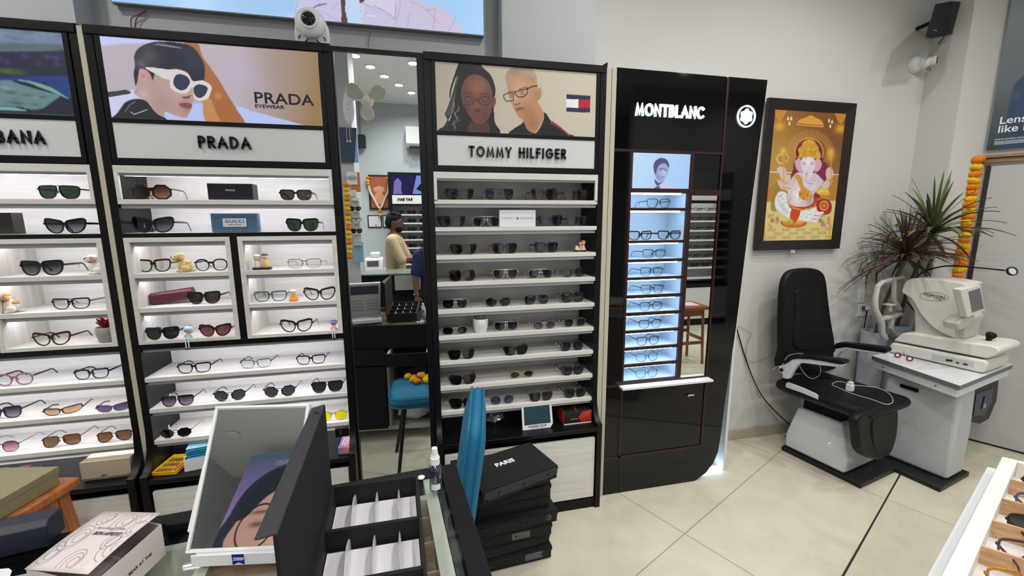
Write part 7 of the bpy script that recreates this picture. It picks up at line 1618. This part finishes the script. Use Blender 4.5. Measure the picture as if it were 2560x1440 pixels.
# ================= CEILING LAMPS =================
DIFF = emis('lamp diffuser', 'fff8ee', 6.0)
def downlight(x, y, label, first=[None]):
    t = thing('ceiling_light', label, 'ceiling light', (x, y, CEIL), 0, 'round ceiling downlights')
    if first[0] is None:
        q = MB().lathe([(.055,-.001),(.062,-.006),(.050,-.008),(.050,-.002)], (0,0,0), 28).build('trim_ring', WHITE, t, local=True)
        d = MB().lathe([(0,-.004),(.048,-.004),(.048,-.0035),(0,-.0035)], (0,0,0), 28).build('diffuser', DIFF, t, local=True); first[0] = (q, d)
    else:
        for o in first[0]: c = o.copy(); COL.objects.link(c); c.parent = t
    l = bpy.data.lights.new('downlight_lamp', 'AREA'); l.shape = 'DISK'; l.size = .10; l.spread = math.radians(152); l.energy = LAMP_W; l.color = (1, .985, .96)
    o = bpy.data.objects.new('downlight_lamp', l); o.location = (0, 0, -.012); o.parent = t; COL.objects.link(o)
for i, (x, y) in enumerate(((-.59,-1.24),(-.46,-1.56),(-.32,-1.88),(-.155,-2.2),(.007,-2.53),(.034,-1.34),(-.116,-1.0))):
    downlight(x, y, 'lit round ceiling downlight in the diagonal row seen in the tall mirror')
for x in (-3.0, -1.7, .9, 2.1, 3.3, 4.6):
    for y in (-.9, .45, 1.45):
        if x > 3.2 and y > .8: continue
        if x > 4.2 and y > -.5: continue
        downlight(x, y, 'lit round ceiling downlight in the regular grid over the shop floor')
downlight(2.75, 1.1, 'added round ceiling downlight nearest the examination chair')  # extra lamp, added to brighten the examination corner
t = thing('ceiling_speaker', 'unlit round white ceiling fitting near left rear corner, seen in countertop mirror', 'ceiling fitting', (-3.45, -2.25, CEIL)); MB().lathe([(.07,-.001),(.09,-.008),(.085,-.014),(.0,-.018)], (0,0,0), 28).build('cover', WHITE, t, local=True)
# ================= WHAT THE TALL MIRROR SHOWS =================
MYP = 2.018
def mm(x, y, Yv=None, Zv=None, Xv=None):
    """a point behind the photographer whose image in the tall mirror falls at this place"""
    P = at(x, y, Y=Yv) if Yv else (at(x, y, Z=Zv) if Zv is not None else at(x, y, X=Xv)); return np.array([P[0], 2*MYP-P[1], P[2]])
# mirror clad pillar strip with posters on the left
PY = 4.6
a, b = mm(857, 300, PY), mm(893, 300, PY)
struct('column_rear', MB().box(-1.15, float(b[0])-.06, 2*MYP-PY-.45, 2*MYP-PY-.022, 0, CEIL), WALLB)
p0, p1 = mm(850, 318, PY), mm(896, 406, PY)
t = thing('earbud_poster', 'dark blue fabric poster with white earbuds on rear pillar, seen in tall mirror', 'poster', V(p0)); yb_ = p0[1]
MB().box(p0[0]-.10, p1[0], yb_-.02, yb_, p1[2], p0[2]).build('panel', mat('blue denim print', '39465c', .6, noise_amt=.4, nscale=5), t)
MB().ext([(p1[0]-.035, yb_+.001, p1[2]), (p1[0], yb_+.001, p1[2]), (p1[0], yb_+.001, p0[2]-.02), (p1[0]-.01, yb_+.001, p0[2]-.1)], (0, .001, 0)).build('sky_strip', mat('sky print', '7fb4e6', .5), t)
q = MB()
for dx in (-.015, .012): q.ell(((p0[0]+p1[0])/2+dx, yb_+.004, p0[2]-.13), (.009, .004, .012), 10, 6).tube([((p0[0]+p1[0])/2+dx, yb_+.003, p0[2]-.12), ((p0[0]+p1[0])/2+dx-.006, yb_+.003, p0[2]-.06), ((p0[0]+p1[0])/2+dx+.004, yb_+.003, p0[2])], .0022, 6)
q.build('earbuds', WHITE, t)
for (xa, ya, xb, yb2, c, lb) in ((866,430,895,462,'e0e2e2','white round-logo notice card on rear pillar, seen in tall mirror'), (878,430,902,480,'c97a38','orange notice board sheet on rear pillar, seen in tall mirror'), (870,475,892,490,'d8dadc','small white arrow sign low on rear pillar, seen in tall mirror'), (882,605,910,655,'8fb6d4','pale blue bag hanging at foot of rear pillar, seen in tall mirror')):
    q0, q1 = mm(xa, ya, PY), mm(xb, yb2, PY); dy = .004 if c[0] == 'c' else .012
    t = thing('notice_card', lb, 'notice', V(q0)); MB().box(q0[0], q1[0], yb_-.0+dy-.004, yb_+dy, q1[2], q0[2]).build('card', mat('card '+c, c, .5), t, bevel=.001)
    if c == 'e0e2e2':
        cx, cz = (q0[0]+q1[0])/2, (q0[2]+q1[2])/2; MB().tube([(cx+.045*math.cos(u), yb_+dy+.001, cz+.022*math.sin(u)) for u in np.linspace(0, 6.28, 20)], .002, 4).box(cx-.03, cx+.03, yb_+dy, yb_+dy+.001, cz-.004, cz+.004).build('mark', GUN, t)
# slim shelf unit against the pillar with a few glasses
q0, q1 = mm(880, 500, PY), mm(903, 610, PY)
t = thing('slim_shelf', 'narrow white shelf strip with few sunglasses by rear pillar, seen in tall mirror', 'shelf', V(q0))
q = MB(); q.box(q0[0]-.004, q1[0]+.004, yb_-.02, yb_, q1[2], q0[2]+.02); q.build('back_panel', mat('back white', 'd2d3d1', .5), t)
for i in range(5):
    z = q1[2]+(q0[2]-q1[2])*i/4-.01; MB().box(q0[0]-.004, q1[0]+.004, yb_+.0005, yb_+.06, z, z+.008).build('shelf', WHITE, t)
    if 0 < i < 4: glasses('dark sunglasses on the narrow shelf strip by the rear pillar, seen in the tall mirror' if i != 2 else 'thin black eyeglasses on the narrow shelf strip by the rear pillar', 'glasses on the narrow rear shelf', ((q0[0]+q1[0])/2, float(yb_)+.054, z+.0085), 'way', 'black', 'dgrey' if i != 2 else 'clear', .11, rz=math.pi, gtag=False, tlen=.055)
g2 = thing('marigold_garland', 'marigold garland hanging down rear pillar, seen only in tall mirror', 'garland', V(mm(864, 470, PY-.1)))
for i in range(16):
    P = mm(866+i*.55, 462+i*12, PY-.12); ob = flower_mb(.03, i+90, .75).build('flower', O2 if i % 3 else O1, g2, local=True); ob.location = V(P)-g2.location
# wall fan
fp = mm(916, 248, PY-.55); wp_ = mm(872, 260, PY-.02)
fan = thing('wall_fan', 'white three-blade wall fan on rear pillar, seen in tall mirror', 'fan', V(wp_))
base = V(wp_); MB().ell(base+Vector((.0, .03, -.04)), (.055, .04, .16), 16, 12).build('wall_bracket', WHITE, fan)
hub = V(fp); MB().tube([base+Vector((0, .05, .0)), base+Vector((.05, .10, .02)), hub+Vector((0, -.14, .06))], .016, 10).build('arm', WHITE, fan)
ax = Vector((.05, 1, -.12)).normalized(); Mx = ax.to_track_quat('Z', 'Y').to_matrix()
MB().lathe([(0,-.15),(.045,-.15),(.055,-.12),(.055,-.04),(.03,-.02),(.012,0)], hub, 24, Mx).build('motor', WHITE, fan)
MB().lathe([(0,-.02),(.03,-.02),(.032,.01),(.015,.025),(0,.026)], hub, 20, Mx).build('hub', WHITE, fan)
for k in range(3):
    an = k*2.094+.5; q = MB()
    def bl(u, v, an=an):
        r = .028+u*.15; w_ = .085*(.30+1.2*u)*math.sqrt(max(.02, 1-max(0, (u-.45)/.56)**2)); s = (v-.5)*2*w_; t_ = an+s/max(r, .05)*.70
        return tuple(hub+Mx @ Vector((r*math.cos(t_), r*math.sin(t_), .01+.018*(v-.5)*(1+u))))
    q.grid(bl, 10, 8).build('blade', mat('cream fan blade', 'bdb6a8', .4), fan, solid=.002)
q = MB()
for dz in (-.10, -.06, -.02): q.obox(base+Vector((0, .07, dz)), .03, .01, .012)
q.build('switch', WHITE, fan, bevel=.002)
MB().tube([base+Vector((.01, .05, -.18)), base+Vector((.015, .05, -.28)), base+Vector((.0, .05, -.33))], .002, 5).build('pull_cord', GREYW, fan)
FY = 2*MYP+3.2
# fittings on the far wall
def wallbox(x0, y0, x1, y1): a, b = mm(x0, y0, FY), mm(x1, y1, FY); return a[0], b[0], b[2], a[2]
x0, x1, z0, z1 = wallbox(1014, 321, 1049, 374); x1 = x0+.75
t = thing('air_conditioner', 'white split air conditioner high on far wall, seen in tall mirror', 'air conditioner', (x0+.37, -3.19, z0))
MB().ext([(x0, -3.199, z0+.04), (x0, -3.199, z1), (x0, -3.02, z1), (x0, -2.98, z1-.05), (x0, -2.98, z0+.06), (x0, -3.04, z0)], (.75, 0, 0)).build('casing', WHITEG, t, bevel=.01, seg=3)
MB().box(x0+.05, x0+.7, -3.05, -3.0, z0-.004, z0+.02).build('vent', BLK2, t)
x0, x1, z0, z1 = wallbox(893, 341, 908, 372); t = thing('wall_speaker', 'small black loudspeaker on far wall, seen in tall mirror', 'speaker', (x0, -3.19, z0)); MB().box(x0, x0+.13, -3.16, -3.02, z0, z1).build('cabinet', MATS['speaker black'], t, bevel=.005); MB().tube([(x0+.06, -3.19, (z0+z1)/2), (x0+.06, -3.15, (z0+z1)/2)], .015, 8).build('bracket', BLK2, t); MB().tube([(x0+.05, -3.19, z1), (x0+.05, -3.19, z1+.55)], .005, 6).build('lead', GREYW, t)
x0, x1, z0, z1 = wallbox(920, 437, 976, 524)
t = thing('garlanded_picture', 'framed reddish deity picture wearing white garland on far wall, seen in tall mirror', 'picture', ((x0+x1)/2, -3.19, z0))
MB().box(x0, x1, -3.198, -3.17, z0, z1).build('frame', mat('dark carved wood', '1f1715', .4), t, bevel=.004)
MB().box(x0+.03, x1-.03, -3.169, -3.168, z0+.03, z1-.03).build('print', mat('red ochre print', '9a5038', .5, noise_amt=.3, nscale=8), t)
cx = (x0+x1)/2; q = MB(); q.ell((cx, -3.166, z0+.30), (.06, .003, .07), 14, 8).ell((cx, -3.166, z0+.17), (.09, .003, .09), 14, 8).ell((cx+.01, -3.165, z0+.22), (.015, .003, .06), 10, 6).ell((cx-.06, -3.165, z0+.31), (.03, .003, .04), 10, 6).ell((cx+.06, -3.165, z0+.31), (.03, .003, .04), 10, 6); q.build('deity_figure', mat('peach print', 'c48868', .5), t)
gl = MB(); pts = [(x0, z1-.08), (x0+.02, z1-.25), (x0+.07, z0+.18), (cx, z0+.02), (x1-.07, z0+.18), (x1-.02, z1-.25), (x1, z1-.08)]; gl.tube(smooth_open([Vector((x, -3.15, z)) for x, z in pts], 5), .018, 8); gl.build('white_garland', mat('white flower string', 'c9c4a8', .8, bump=1., bscale=150), t)
for i in range(8):
    q = flower_mb(.028, i+200, .8).build('marigold', O2 if i % 2 else O1, t, local=True); q.location = Vector((x0 if i < 3 else (x1 if i < 6 else cx), -3.14, z1-.05-.05*(i % 3) if i < 6 else z0-.02-.06*(i-6)))-t.location
for k, (xa, xb) in enumerate(((919, 957), (956, 980))):
    x0, x1, z0, z1 = wallbox(xa, 538, xb, 569); t = thing('certificate', ['framed certificate with red seal on far wall, seen in tall mirror', 'second framed certificate, half behind the standing man in tall mirror'][k], 'certificate', (x0, -3.19, z0))
    MB().box(x0, x1-.01, -3.198, -3.18, z0, z1).build('frame', BLK, t, bevel=.002); s_ = MB().box(x0+.015, x1-.025, -3.179, -3.178, z0+.015, z1-.015).build('sheet', mat('certificate paper', 'c4ccd0', .6), t)
    MB().lathe([(0,0),(.012,0),(.012,.001),(0,.001)], ((x0+x1)/2+.01, -3.177, z0+.04), 16, Matrix.Rotation(-math.pi/2, 3, 'X')).build('seal', mat('seal red', 'a03a3a', .5), s_)
# far display unit
x0, _, _, zt_ = wallbox(972, 433, 1055, 505); Xf0, Xf1 = float(x0), float(x0)+.9
fu = thing('display_cabinet', 'far display cabinet of sunglasses headed by mirrored brand sign, seen in tall mirror', 'display cabinet', ((Xf0+Xf1)/2, -3.1, 0))
MB().box(Xf0, Xf0+.028, -3.19, -2.86, 0, 2.27).build('side_panel', BLK, fu); MB().box(Xf1-.028, Xf1, -3.19, -2.86, 0, 2.27).build('side_panel', BLK, fu)
MB().box(Xf0+.028, Xf1-.028, -3.19, -2.87, 1.77, 2.27).build('header_box', BLK, fu); MB().box(Xf0+.028, Xf1-.028, -3.19, -3.17, .45, 1.77).build('back_panel', mat('back white', 'd2d3d1', .5), fu)
fp_ = MB().box(Xf0+.05, Xf1-.05, -2.869, -2.866, 1.94, 2.23).build('poster_panel', emis('indigo poster light', '2c2a55', 1.0), fu)
q = MB(); q.ext([(Xf0+.07, -2.864, 1.94), (Xf0+.09, -2.864, 2.13), (Xf0+.15, -2.864, 2.19), (Xf0+.2, -2.864, 2.12), (Xf0+.19, -2.864, 2.0), (Xf0+.21, -2.864, 1.94)], (0, .001, 0)); q.build('portrait_print', emis('lilac poster light', '7f78b8', 1.0), fp_)
q = MB(); q.ext([(Xf0+.36, -2.864, 1.945), (Xf0+.43, -2.864, 2.225), (Xf0+.8, -2.864, 2.225), (Xf0+.8, -2.864, 1.945)], (0, .001, 0)); q.build('blue_print', emis('blue poster light', '7f92e0', 1.0), fp_)
q = MB(); q.ext([(Xf0+.42, -2.862, 2.02), (Xf0+.56, -2.862, 2.19), (Xf0+.60, -2.862, 2.17), (Xf0+.50, -2.862, 2.02), (Xf0+.62, -2.862, 1.96), (Xf0+.56, -2.862, 1.95)], (0, .001, 0)); q.build('glasses_print', BLK, fp_)
MB().box(Xf0+.05, Xf1-.05, -2.869, -2.866, 1.793, 1.925).build('sign_panel', SIGN, fu); text_mesh('lettering', 'RAY BAN', .055, BLK, fu, (float(mm(1012, 463, FY)[0]), -2.862, 1.86), (-1, 0, 0), (0, 0, 1), .006, .002)
FZ = [1.634, 1.50, 1.37, 1.24, 1.11, .98, .85, .72, .6]
for z in FZ: MB().box(Xf0+.028, Xf1-.028, -3.17, -2.88, z-.02, z).build('shelf', mat('shelf white', 'c9cacb', .45), fu)
MB().box(Xf0+.028, Xf1-.028, -3.19, -2.82, 0, .46).build('base_carcass', WHITE, fu)
protos = [glasses('dark sunglasses on the far display cabinet seen in the tall mirror', 'sunglasses on the far cabinet', (Xf0+.14, -2.90, FZ[0]+.001), 'way', 'black', 'dgrey', .14, rz=math.pi, gtag=False)]
def dupg(src, loc, label, group):
    r = src.copy(); COL.objects.link(r); r.location = loc; r['label'] = label; r['group'] = group
    for c in src.children: d = c.copy(); COL.objects.link(d); d.parent = r
    return r
for i, z in enumerate(FZ):
    for j in range(4):
        if i == 0 and j == 0: continue
        dupg(protos[0], (Xf0+.14+j*.19, -2.90, z+.001), 'dark sunglasses on the far display cabinet seen in the tall mirror', 'sunglasses on the far cabinet')
# side shop shelf reflected in the narrow tower mirror
sx0, sx1, sy = 3.25, 4.45, -1.618
su = thing('display_cabinet', 'white wall shelf unit of eyeglasses, seen only in narrow mirror of glossy tower', 'display cabinet', ((sx0+sx1)/2, sy, 0))
MB().box(sx0, sx1, sy, sy+.02, .45, 2.2).build('back_panel', MATS['back white'], su); MB().box(sx0, sx0+.02, sy+.02, sy+.30, .45, 2.2).build('side_panel', WHITE, su); MB().box(sx1-.02, sx1, sy+.02, sy+.30, .45, 2.2).build('side_panel', MATS['grey edge band'], su)
MB().box(sx0, sx1, sy, sy+.34, .10, .56).build('base_carcass', WHITE, su); MB().box(sx0, sx1, sy, sy+.33, .0, .10).build('kick', BLK2, su); MB().box(sx0, sx1, sy+.02, sy+.345, .57, .61).build('black_rail', BLK2, su)
MB().box(sx0+.02, sx1-.02, sy+.29, sy+.31, 1.76, 1.80).build('header_rail', BLK, su); MB().box(sx0+.02, sx1-.02, sy+.28, sy+.29, 1.80, 1.95).build('sign_panel', SIGN, su)
SZs = [1.652, 1.52, 1.385, 1.25, 1.115, .985, .852, .70]
for z in SZs: MB().box(sx0+.02, sx1-.02, sy+.02, sy+.29, z-.022, z).build('shelf', WHITE, su)
PC = glasses('clear eyeglasses on the white wall shelf seen in the narrow tower mirror', 'eyeglasses on the white wall shelf', (3.42, sy+.24, SZs[0]+.001), 'rect', 'gun', 'clear', .14, rz=math.pi, gtag=False)
PS = glasses('dark sunglasses on the white wall shelf seen in the narrow tower mirror', 'sunglasses on the white wall shelf', (3.42, sy+.24, SZs[6]+.001), 'cat', 'black', 'dgrey', .14, rz=math.pi, gtag=False)
for i, z in enumerate(SZs[:7]):
    for j in range(6):
        if (i in (0, 6) and j == 0): continue
        if i < 6: dupg(PC, (3.42+j*.175, sy+.24, z+.001), 'clear eyeglasses on the white wall shelf seen in the narrow tower mirror', 'eyeglasses on the white wall shelf')
        else: dupg(PS, (3.42+j*.175, sy+.24, z+.001), 'dark sunglasses on the white wall shelf seen in the narrow tower mirror', 'sunglasses on the white wall shelf')
# stool reflected in the tower mirror
sb = at(1748, 908, Z=0.0); sb = np.array([sb[0], 4.012-sb[1], 0]); STZ = .60
s2 = thing('wooden_stool', 'brown wooden stool with pink paper on top, seen in narrow tower mirror', 'stool', V(sb)); BWD = wood('brown polished wood', '6a3c1e', '8a5428', .35, (20, 20, 4), coat=.2)
MB().box(-.33, .05, -.28, .05, STZ, STZ+.035).build('seat', BWD, s2, local=True, bevel=.006)
for x in (-.28, .0):
    for y in (-.23, .0): MB().tube([(x, y, STZ), (x+(.02 if x > -.1 else -.02), y+(.02 if y > -.1 else -.02), .001)], .018, 4).build('leg', BWD, s2, local=True)
q = MB(); q.box(-.28, .0, -.012, .012, .22, .25).box(-.28, .0, -.24, -.216, .30, .33).box(-.012, .012, -.23, .0, .26, .29).box(-.292, -.268, -.23, .0, .26, .29).box(-.28, .0, -.01, .01, STZ-.07, STZ).box(-.01, .01, -.23, 0, STZ-.07, STZ); q.build('stretcher', BWD, s2, local=True)
tag(MB().obox((sb[0]-.14, sb[1]-.12, STZ+.038), .25, .20, .004, .15).build('paper_sheet', mat('pink paper', 'c8a8b4', .6)), 'pink paper sheet lying on the brown stool seen in the narrow tower mirror', 'paper')
# second counter behind the photographer
c2 = thing('rear_counter', 'black counter with glass top behind the photographer, seen in tall mirror', 'counter', (-.5, -.9, 0))
c2a, c2b = -1.02, -.62
MB().box(-.575, .35, c2a, c2b, .0, .965).build('carcass', BLK2, c2); MB().box(-.585, .37, c2a-.02, c2b+.02, .967, .98).build('glass_top', mat('grey green glass', '7f8a84', .1), c2)
MB().box(-.25, .35, c2b+.021, c2b+.03, .80, .96).build('pale_front', mat('pale front', 'a9aaa6', .5), c2)
tag(MB().box(-.80, -.55, c2b+.05, c2b+.30, 0.0, .62).build('storage_box', BLK2, bevel=.004), 'black storage box standing in front of the rear counter', 'box')
# clutter behind: desktop equipment
q0 = mm(935, 610, 6.5)
t = thing('edging_machine', 'white lens edging machine on far worktop, seen in tall mirror', 'machine', (q0[0], q0[1], .78)); MB().box(-.14, .12, -.15, .12, 0, .22).build('housing', WHITE, t, local=True, bevel=.03, seg=3); MB().box(-.10, .06, .121, .125, .10, .18).build('screen', MATS['grey screen'], t, local=True); MB().box(-.06, .08, -.12, .08, .22, .30).build('hood', WHITEG, t, local=True, bevel=.02)
t = thing('worktop', 'pale worktop along far wall, seen in tall mirror', 'worktop', (-1.1, -2.8, 0)); MB().box(-2.2, Xf0-.05, -3.19, -2.3, .745, .775).build('top', WHITE, t); MB().box(-2.18, Xf0-.07, -3.18, -2.34, 0, .745).build('cabinet', WHITEG, t)
# backlit portrait reflected in the countertop mirror
lbx = thing('light_box', 'purple backlit portrait of man in round glasses, seen in countertop mirror', 'light box', (-2.4, -2.5, 2.2))
lx0, lx1, lz0, lz1, ly = -3.30, -1.6, 2.18, 3.20, -2.5
MB().box(lx0, lx1, ly-.08, ly-.002, lz0, lz1).build('case', MATS['light box grey case'], lbx)
pf = Pic((lx0, ly, lz0), (1, 0, 0), (0, 0, 1), lx1-lx0, lz1-lz0, 300, '6a5a90', mapper=lambda p: p)
W_, H_ = lx1-lx0, lz1-lz0
pf.c[:] = 0; t_ = (pf.Y/H_)[..., None]; pf.c = np.array(lin('9c6fb0'))*(1-t_)+np.array(lin('3a5068'))*t_
def mf(p): return ((p[0]*.8-.05)*W_, p[1]*H_)
pf.map = mf
pf.poly([(.12,.0),(.10,.35),(.16,.62),(.32,.80),(.55,.86),(.80,.80),(.95,.6),(1.05,.0)], '1a2430', soft=2)
sk = pf.poly([(.20,.0),(.19,.30),(.26,.50),(.42,.62),(.62,.64),(.80,.55),(.90,.30),(.92,.0)], 'b88a7c', soft=2)
pf.poly([(.16,.3),(.2,.55),(.34,.74),(.55,.78),(.78,.7),(.88,.5),(.7,.62),(.5,.58),(.36,.50),(.24,.30)], '151d28', soft=2)
def mblob(c, r, col, a, r2): 
    m = np.exp(-(((pf.X-(c[0]*.8-.05)*W_)/(r*W_))**2+((pf.Y-c[1]*H_)/(r2*H_))**2))*a; pf.c = pf.c*(1-m[..., None])+np.array(lin(col))*m[..., None]
mblob((.36,.22), .05, '2a1c20', .8, .03); mblob((.68,.22), .05, '2a1c20', .8, .03); mblob((.36,.34), .08, '3a2828', .8, .02); mblob((.68,.34), .08, '3a2828', .8, .02); mblob((.53,.1), .05, 'd0a89c', .6, .12)
for cx in (.36, .68):
    D = np.abs(np.hypot((pf.X-(cx*.8-.05)*W_)/(.12*W_), (pf.Y-.2*H_)/(.22*H_))-1); m = np.clip((.06-D)/.03, 0, 1); pf.c = pf.c*(1-m[..., None])+np.array(lin('14101a'))*m[..., None]
pfo = pf.build('print_panel', vcol('portrait light print', 1.0, .3), lbx)
text_mesh('lettering', 'Smart lenses', .11, MATS['pale poster ink'], pfo, (lx0+.62, ly+.002, lz1-.12), (-1, 0, 0), (0, 0, 1), .0005, .001)

# ---- people seen in the mirror ----
def limb(q, pts, rs):
    pts = [Vector(p) for p in pts]; q.tube(pts, rs, 12, cap=False)
    for p, r in zip(pts, rs): q.ell(p, r, 12, 8)
def hand(q, w_, d, s, curl=.5, thumb=1):
    """palm and five fingers rooted at the wrist w_, pointing along d, side vector s"""
    w_, d, s = Vector(w_), Vector(d).normalized(), Vector(s).normalized(); nrm_ = d.cross(s)
    q.tube([w_, w_+d*.035, w_+d*.085], [.024, .030, .031], 12, flat=(1, .55)); q.ell(w_+d*.05, (.03, .03, .03), 10, 8); q.ell(w_+d*.08, .022, 10, 8)
    for k, (off, L) in enumerate(((-.027, .068), (-.009, .078), (.009, .074), (.025, .058))):
        b = w_+d*.085+s*off; m1_ = b+d*L*.5-nrm_*L*.15*curl; m2_ = m1_+d*L*.32-nrm_*L*.5*curl; limb(q, [b, m1_, m2_], [.010, .009, .007])
    b = w_+d*.03-s*.028*thumb; limb(q, [b, b+d*.03-s*.03*thumb, b+d*.065-s*.035*thumb-nrm_*.01], [.012, .011, .008])
SKIN = mat('brown skin', '6e4630', .55, noise_amt=.06, nscale=20)
def person(label, base, rz, pose, sc=1.):
    t = thing('person', label, 'person', base, rz); t.scale = (sc, sc, sc); S_ = pose['shirt']; q = MB()
    # local: faces +x, z up
    limb(q, [(.0,0,1.40), (.012,0,1.47)], [.055, .052]); q.ell((.02,0,1.585), (.092,.074,.115), 20, 14); q.ell((.045,0,1.525), (.062,.052,.06), 14, 10)
    q.ell((.112,0,1.575), (.018,.014,.024), 10, 8); q.ell((.10,0,1.53), (.014,.026,.010), 10, 8)
    for y in (-1, 1): q.ell((.010,.074*y,1.585), (.018,.010,.030), 10, 8)
    for y, key in ((-1, 'r'), (1, 'l')):
        sh, elb, wr = [Vector(p) for p in pose[key]]; limb(q, [sh, elb], [.052, .042]); limb(q, [elb, wr], [.040, .026]); d = (pose[key+'d']); hand(q, wr, d, Vector((0, 1, 0)) if abs(Vector(d).normalized().y) < .8 else Vector((1, 0, 0)), .6, y)
    limb(q, [(0,0,1.38), (0,0,1.15), (0,0,.95)], [.10, .12, .13])
    for y in (-.09, .09): limb(q, [(0,y,.92), (.01,y,.50), (-.01,y,.09)], [.095, .062, .045]); q.ell((.05,y,.045), (.12,.045,.04), 12, 8)
    q.build('body', SKIN, t, local=True, remesh=.009)
    c = MB(); limb(c, [(0,-.13,1.37), (0,.13,1.37)], [.075, .075]); rings = []
    for z, a, b in ((1.44,.06,.085),(1.40,.09,.17),(1.33,.115,.20),(1.20,.125,.19),(1.05,.125,.175),(.90,.125,.19),(.80,.13,.195)):
        rings.append([(a*math.cos(u)+.005, b*math.sin(u), z) for u in np.linspace(0, 2*math.pi, 24, endpoint=False)])
    loft(c, rings)
    for key in ('r', 'l'):
        sh, elb, wr = [Vector(p) for p in pose[key]]; f = pose.get('sleeve', .6); e_ = sh+(elb-sh)*f if f <= 1 else elb; limb(c, [sh, e_], [.075, .062])
        if f > 1: limb(c, [elb, elb+(wr-elb)*(f-1)], [.060, .048])
    c.build('shirt', S_, t, local=True, remesh=.010)
    k = MB(); limb(k, [(0,-.01,.92), (0,.01,.92)], [.135, .135])
    for y in (-.09, .09): limb(k, [(0,y,.88), (.01,y,.50), (-.01,y,.12)], [.11, .08, .065])
    k.build('trousers', pose['pants'], t, local=True, remesh=.012)
    h = MB(); h.ell((.0,0,1.635), (.10,.084,.082), 20, 12); h.ell((-.045,0,1.585), (.066,.078,.085), 16, 10); h.ell((.045,0,1.675), (.06,.06,.045), 14, 8); h.ell((.01,.03,1.70), (.05,.045,.03), 12, 8); h.ell((-.04,-.03,1.685), (.05,.05,.035), 12, 8); h.build('hair', mat('black hair', '080707', .9, bump=.8, bscale=90), t, local=True, remesh=.007)
    e = MB()
    for y in (-1, 1): e.ell((.098,.030*y,1.598), (.008,.013,.006), 10, 6)
    e.build('eyes', mat('eye', '1a1412', .3), t, local=True)
    if pose.get('beard'): b = MB(); b.ell((.052,0,1.505), (.064,.060,.052), 16, 10); b.ell((.108,0,1.548), (.012,.028,.006), 10, 6); b.build('beard', MATS['black hair'], t, local=True, remesh=.006)
    return t
BEI = mat('beige checked shirt', 'b5a482', .8, noise_amt=.12, nscale=25)
pz_ = mm(988, 550, 5.45)
pm_ = person('bearded man in beige checked shirt working at rear counter, seen in tall mirror', (float(pz_[0])-.02, float(pz_[1]), 0), .15,
    dict(shirt=BEI, pants=mat('dark trousers', '1c1c20', .8), r=((0,-.19,1.36),(.12,-.20,1.12),(.34,-.12,1.13)), l=((0,.19,1.36),(.12,.22,1.12),(.36,.12,1.15)), rd=(1,.2,.1), ld=(1,-.2,.1), sleeve=1.1, beard=True), .955)
q = MB()
for y in (-1, 1): q.tube([(.112+.006*math.sin(u), .034*y+.024*math.cos(u), 1.598+.018*math.sin(u)) for u in np.linspace(0, 6.28, 16)], .0022, 5).tube([(.108, .058*y, 1.602), (.06, .078*y, 1.602), (.005, .082*y, 1.60)], .002, 5)
q.build('spectacles', GUN, pm_, local=True)
BLU = mat('navy polo shirt', '17264a', .8, noise_amt=.1, nscale=30)
s2_ = .885; bx_, by_ = .175, -.33
def wl(X, Y, Z): return ((Y-by_)/s2_, (bx_-X)/s2_, Z/s2_)
ph_ = person('person in navy polo shirt holding up phone beside the tall mirror edge', (bx_, by_, 0), math.pi/2,
    dict(shirt=BLU, pants=mat('dark trousers', '1c1c20', .8), r=((0,-.17,1.34), wl(.34,-.20,1.22), wl(.19,-.10,1.46)), l=((0,.18,1.34), wl(-.03,-.28,.98), wl(-.025,-.22,.80)), rd=wl(-.3+bx_, .6+by_, .9), ld=(.05,0,-1), sleeve=.8), s2_)
t = thing('smartphone', 'smartphone held up by the person in navy shirt beside tall mirror edge', 'phone', (.135, -.035, 1.55)); MB().box(-.072, .072, -.004, .004, -.036, .036).build('phone_body', MATS['phone glass'], t, local=True, bevel=.003)
t = thing('wristwatch', 'silver wristwatch on the hanging wrist of person in navy shirt', 'watch', (-.025, -.222, .812)); MB().lathe([(.024,-.006),(.026,-.005),(.026,.005),(.024,.006)], (0,0,0), 20).build('strap', SILV, t, local=True); MB().obox((-.026, .0, 0), .006, .022, .022).build('dial', WHITE, t, local=True, bevel=.003)
# added frame around the fill light; the wall behind has no opening
wn = thing('fill_light_frame', 'added frame around the fill light', 'window', (1.2, -3.18, .4)); del wn['category']; del wn['label']; wn['kind'] = 'structure'
q = MB(); q.box(.17, .25, -3.199, -3.13, .33, 2.87).box(2.15, 2.23, -3.199, -3.13, .33, 2.87).box(.25, 2.15, -3.199, -3.13, .33, .40).box(.25, 2.15, -3.199, -3.13, 2.80, 2.87); q.build('fill_light_surround', WHITE, wn)
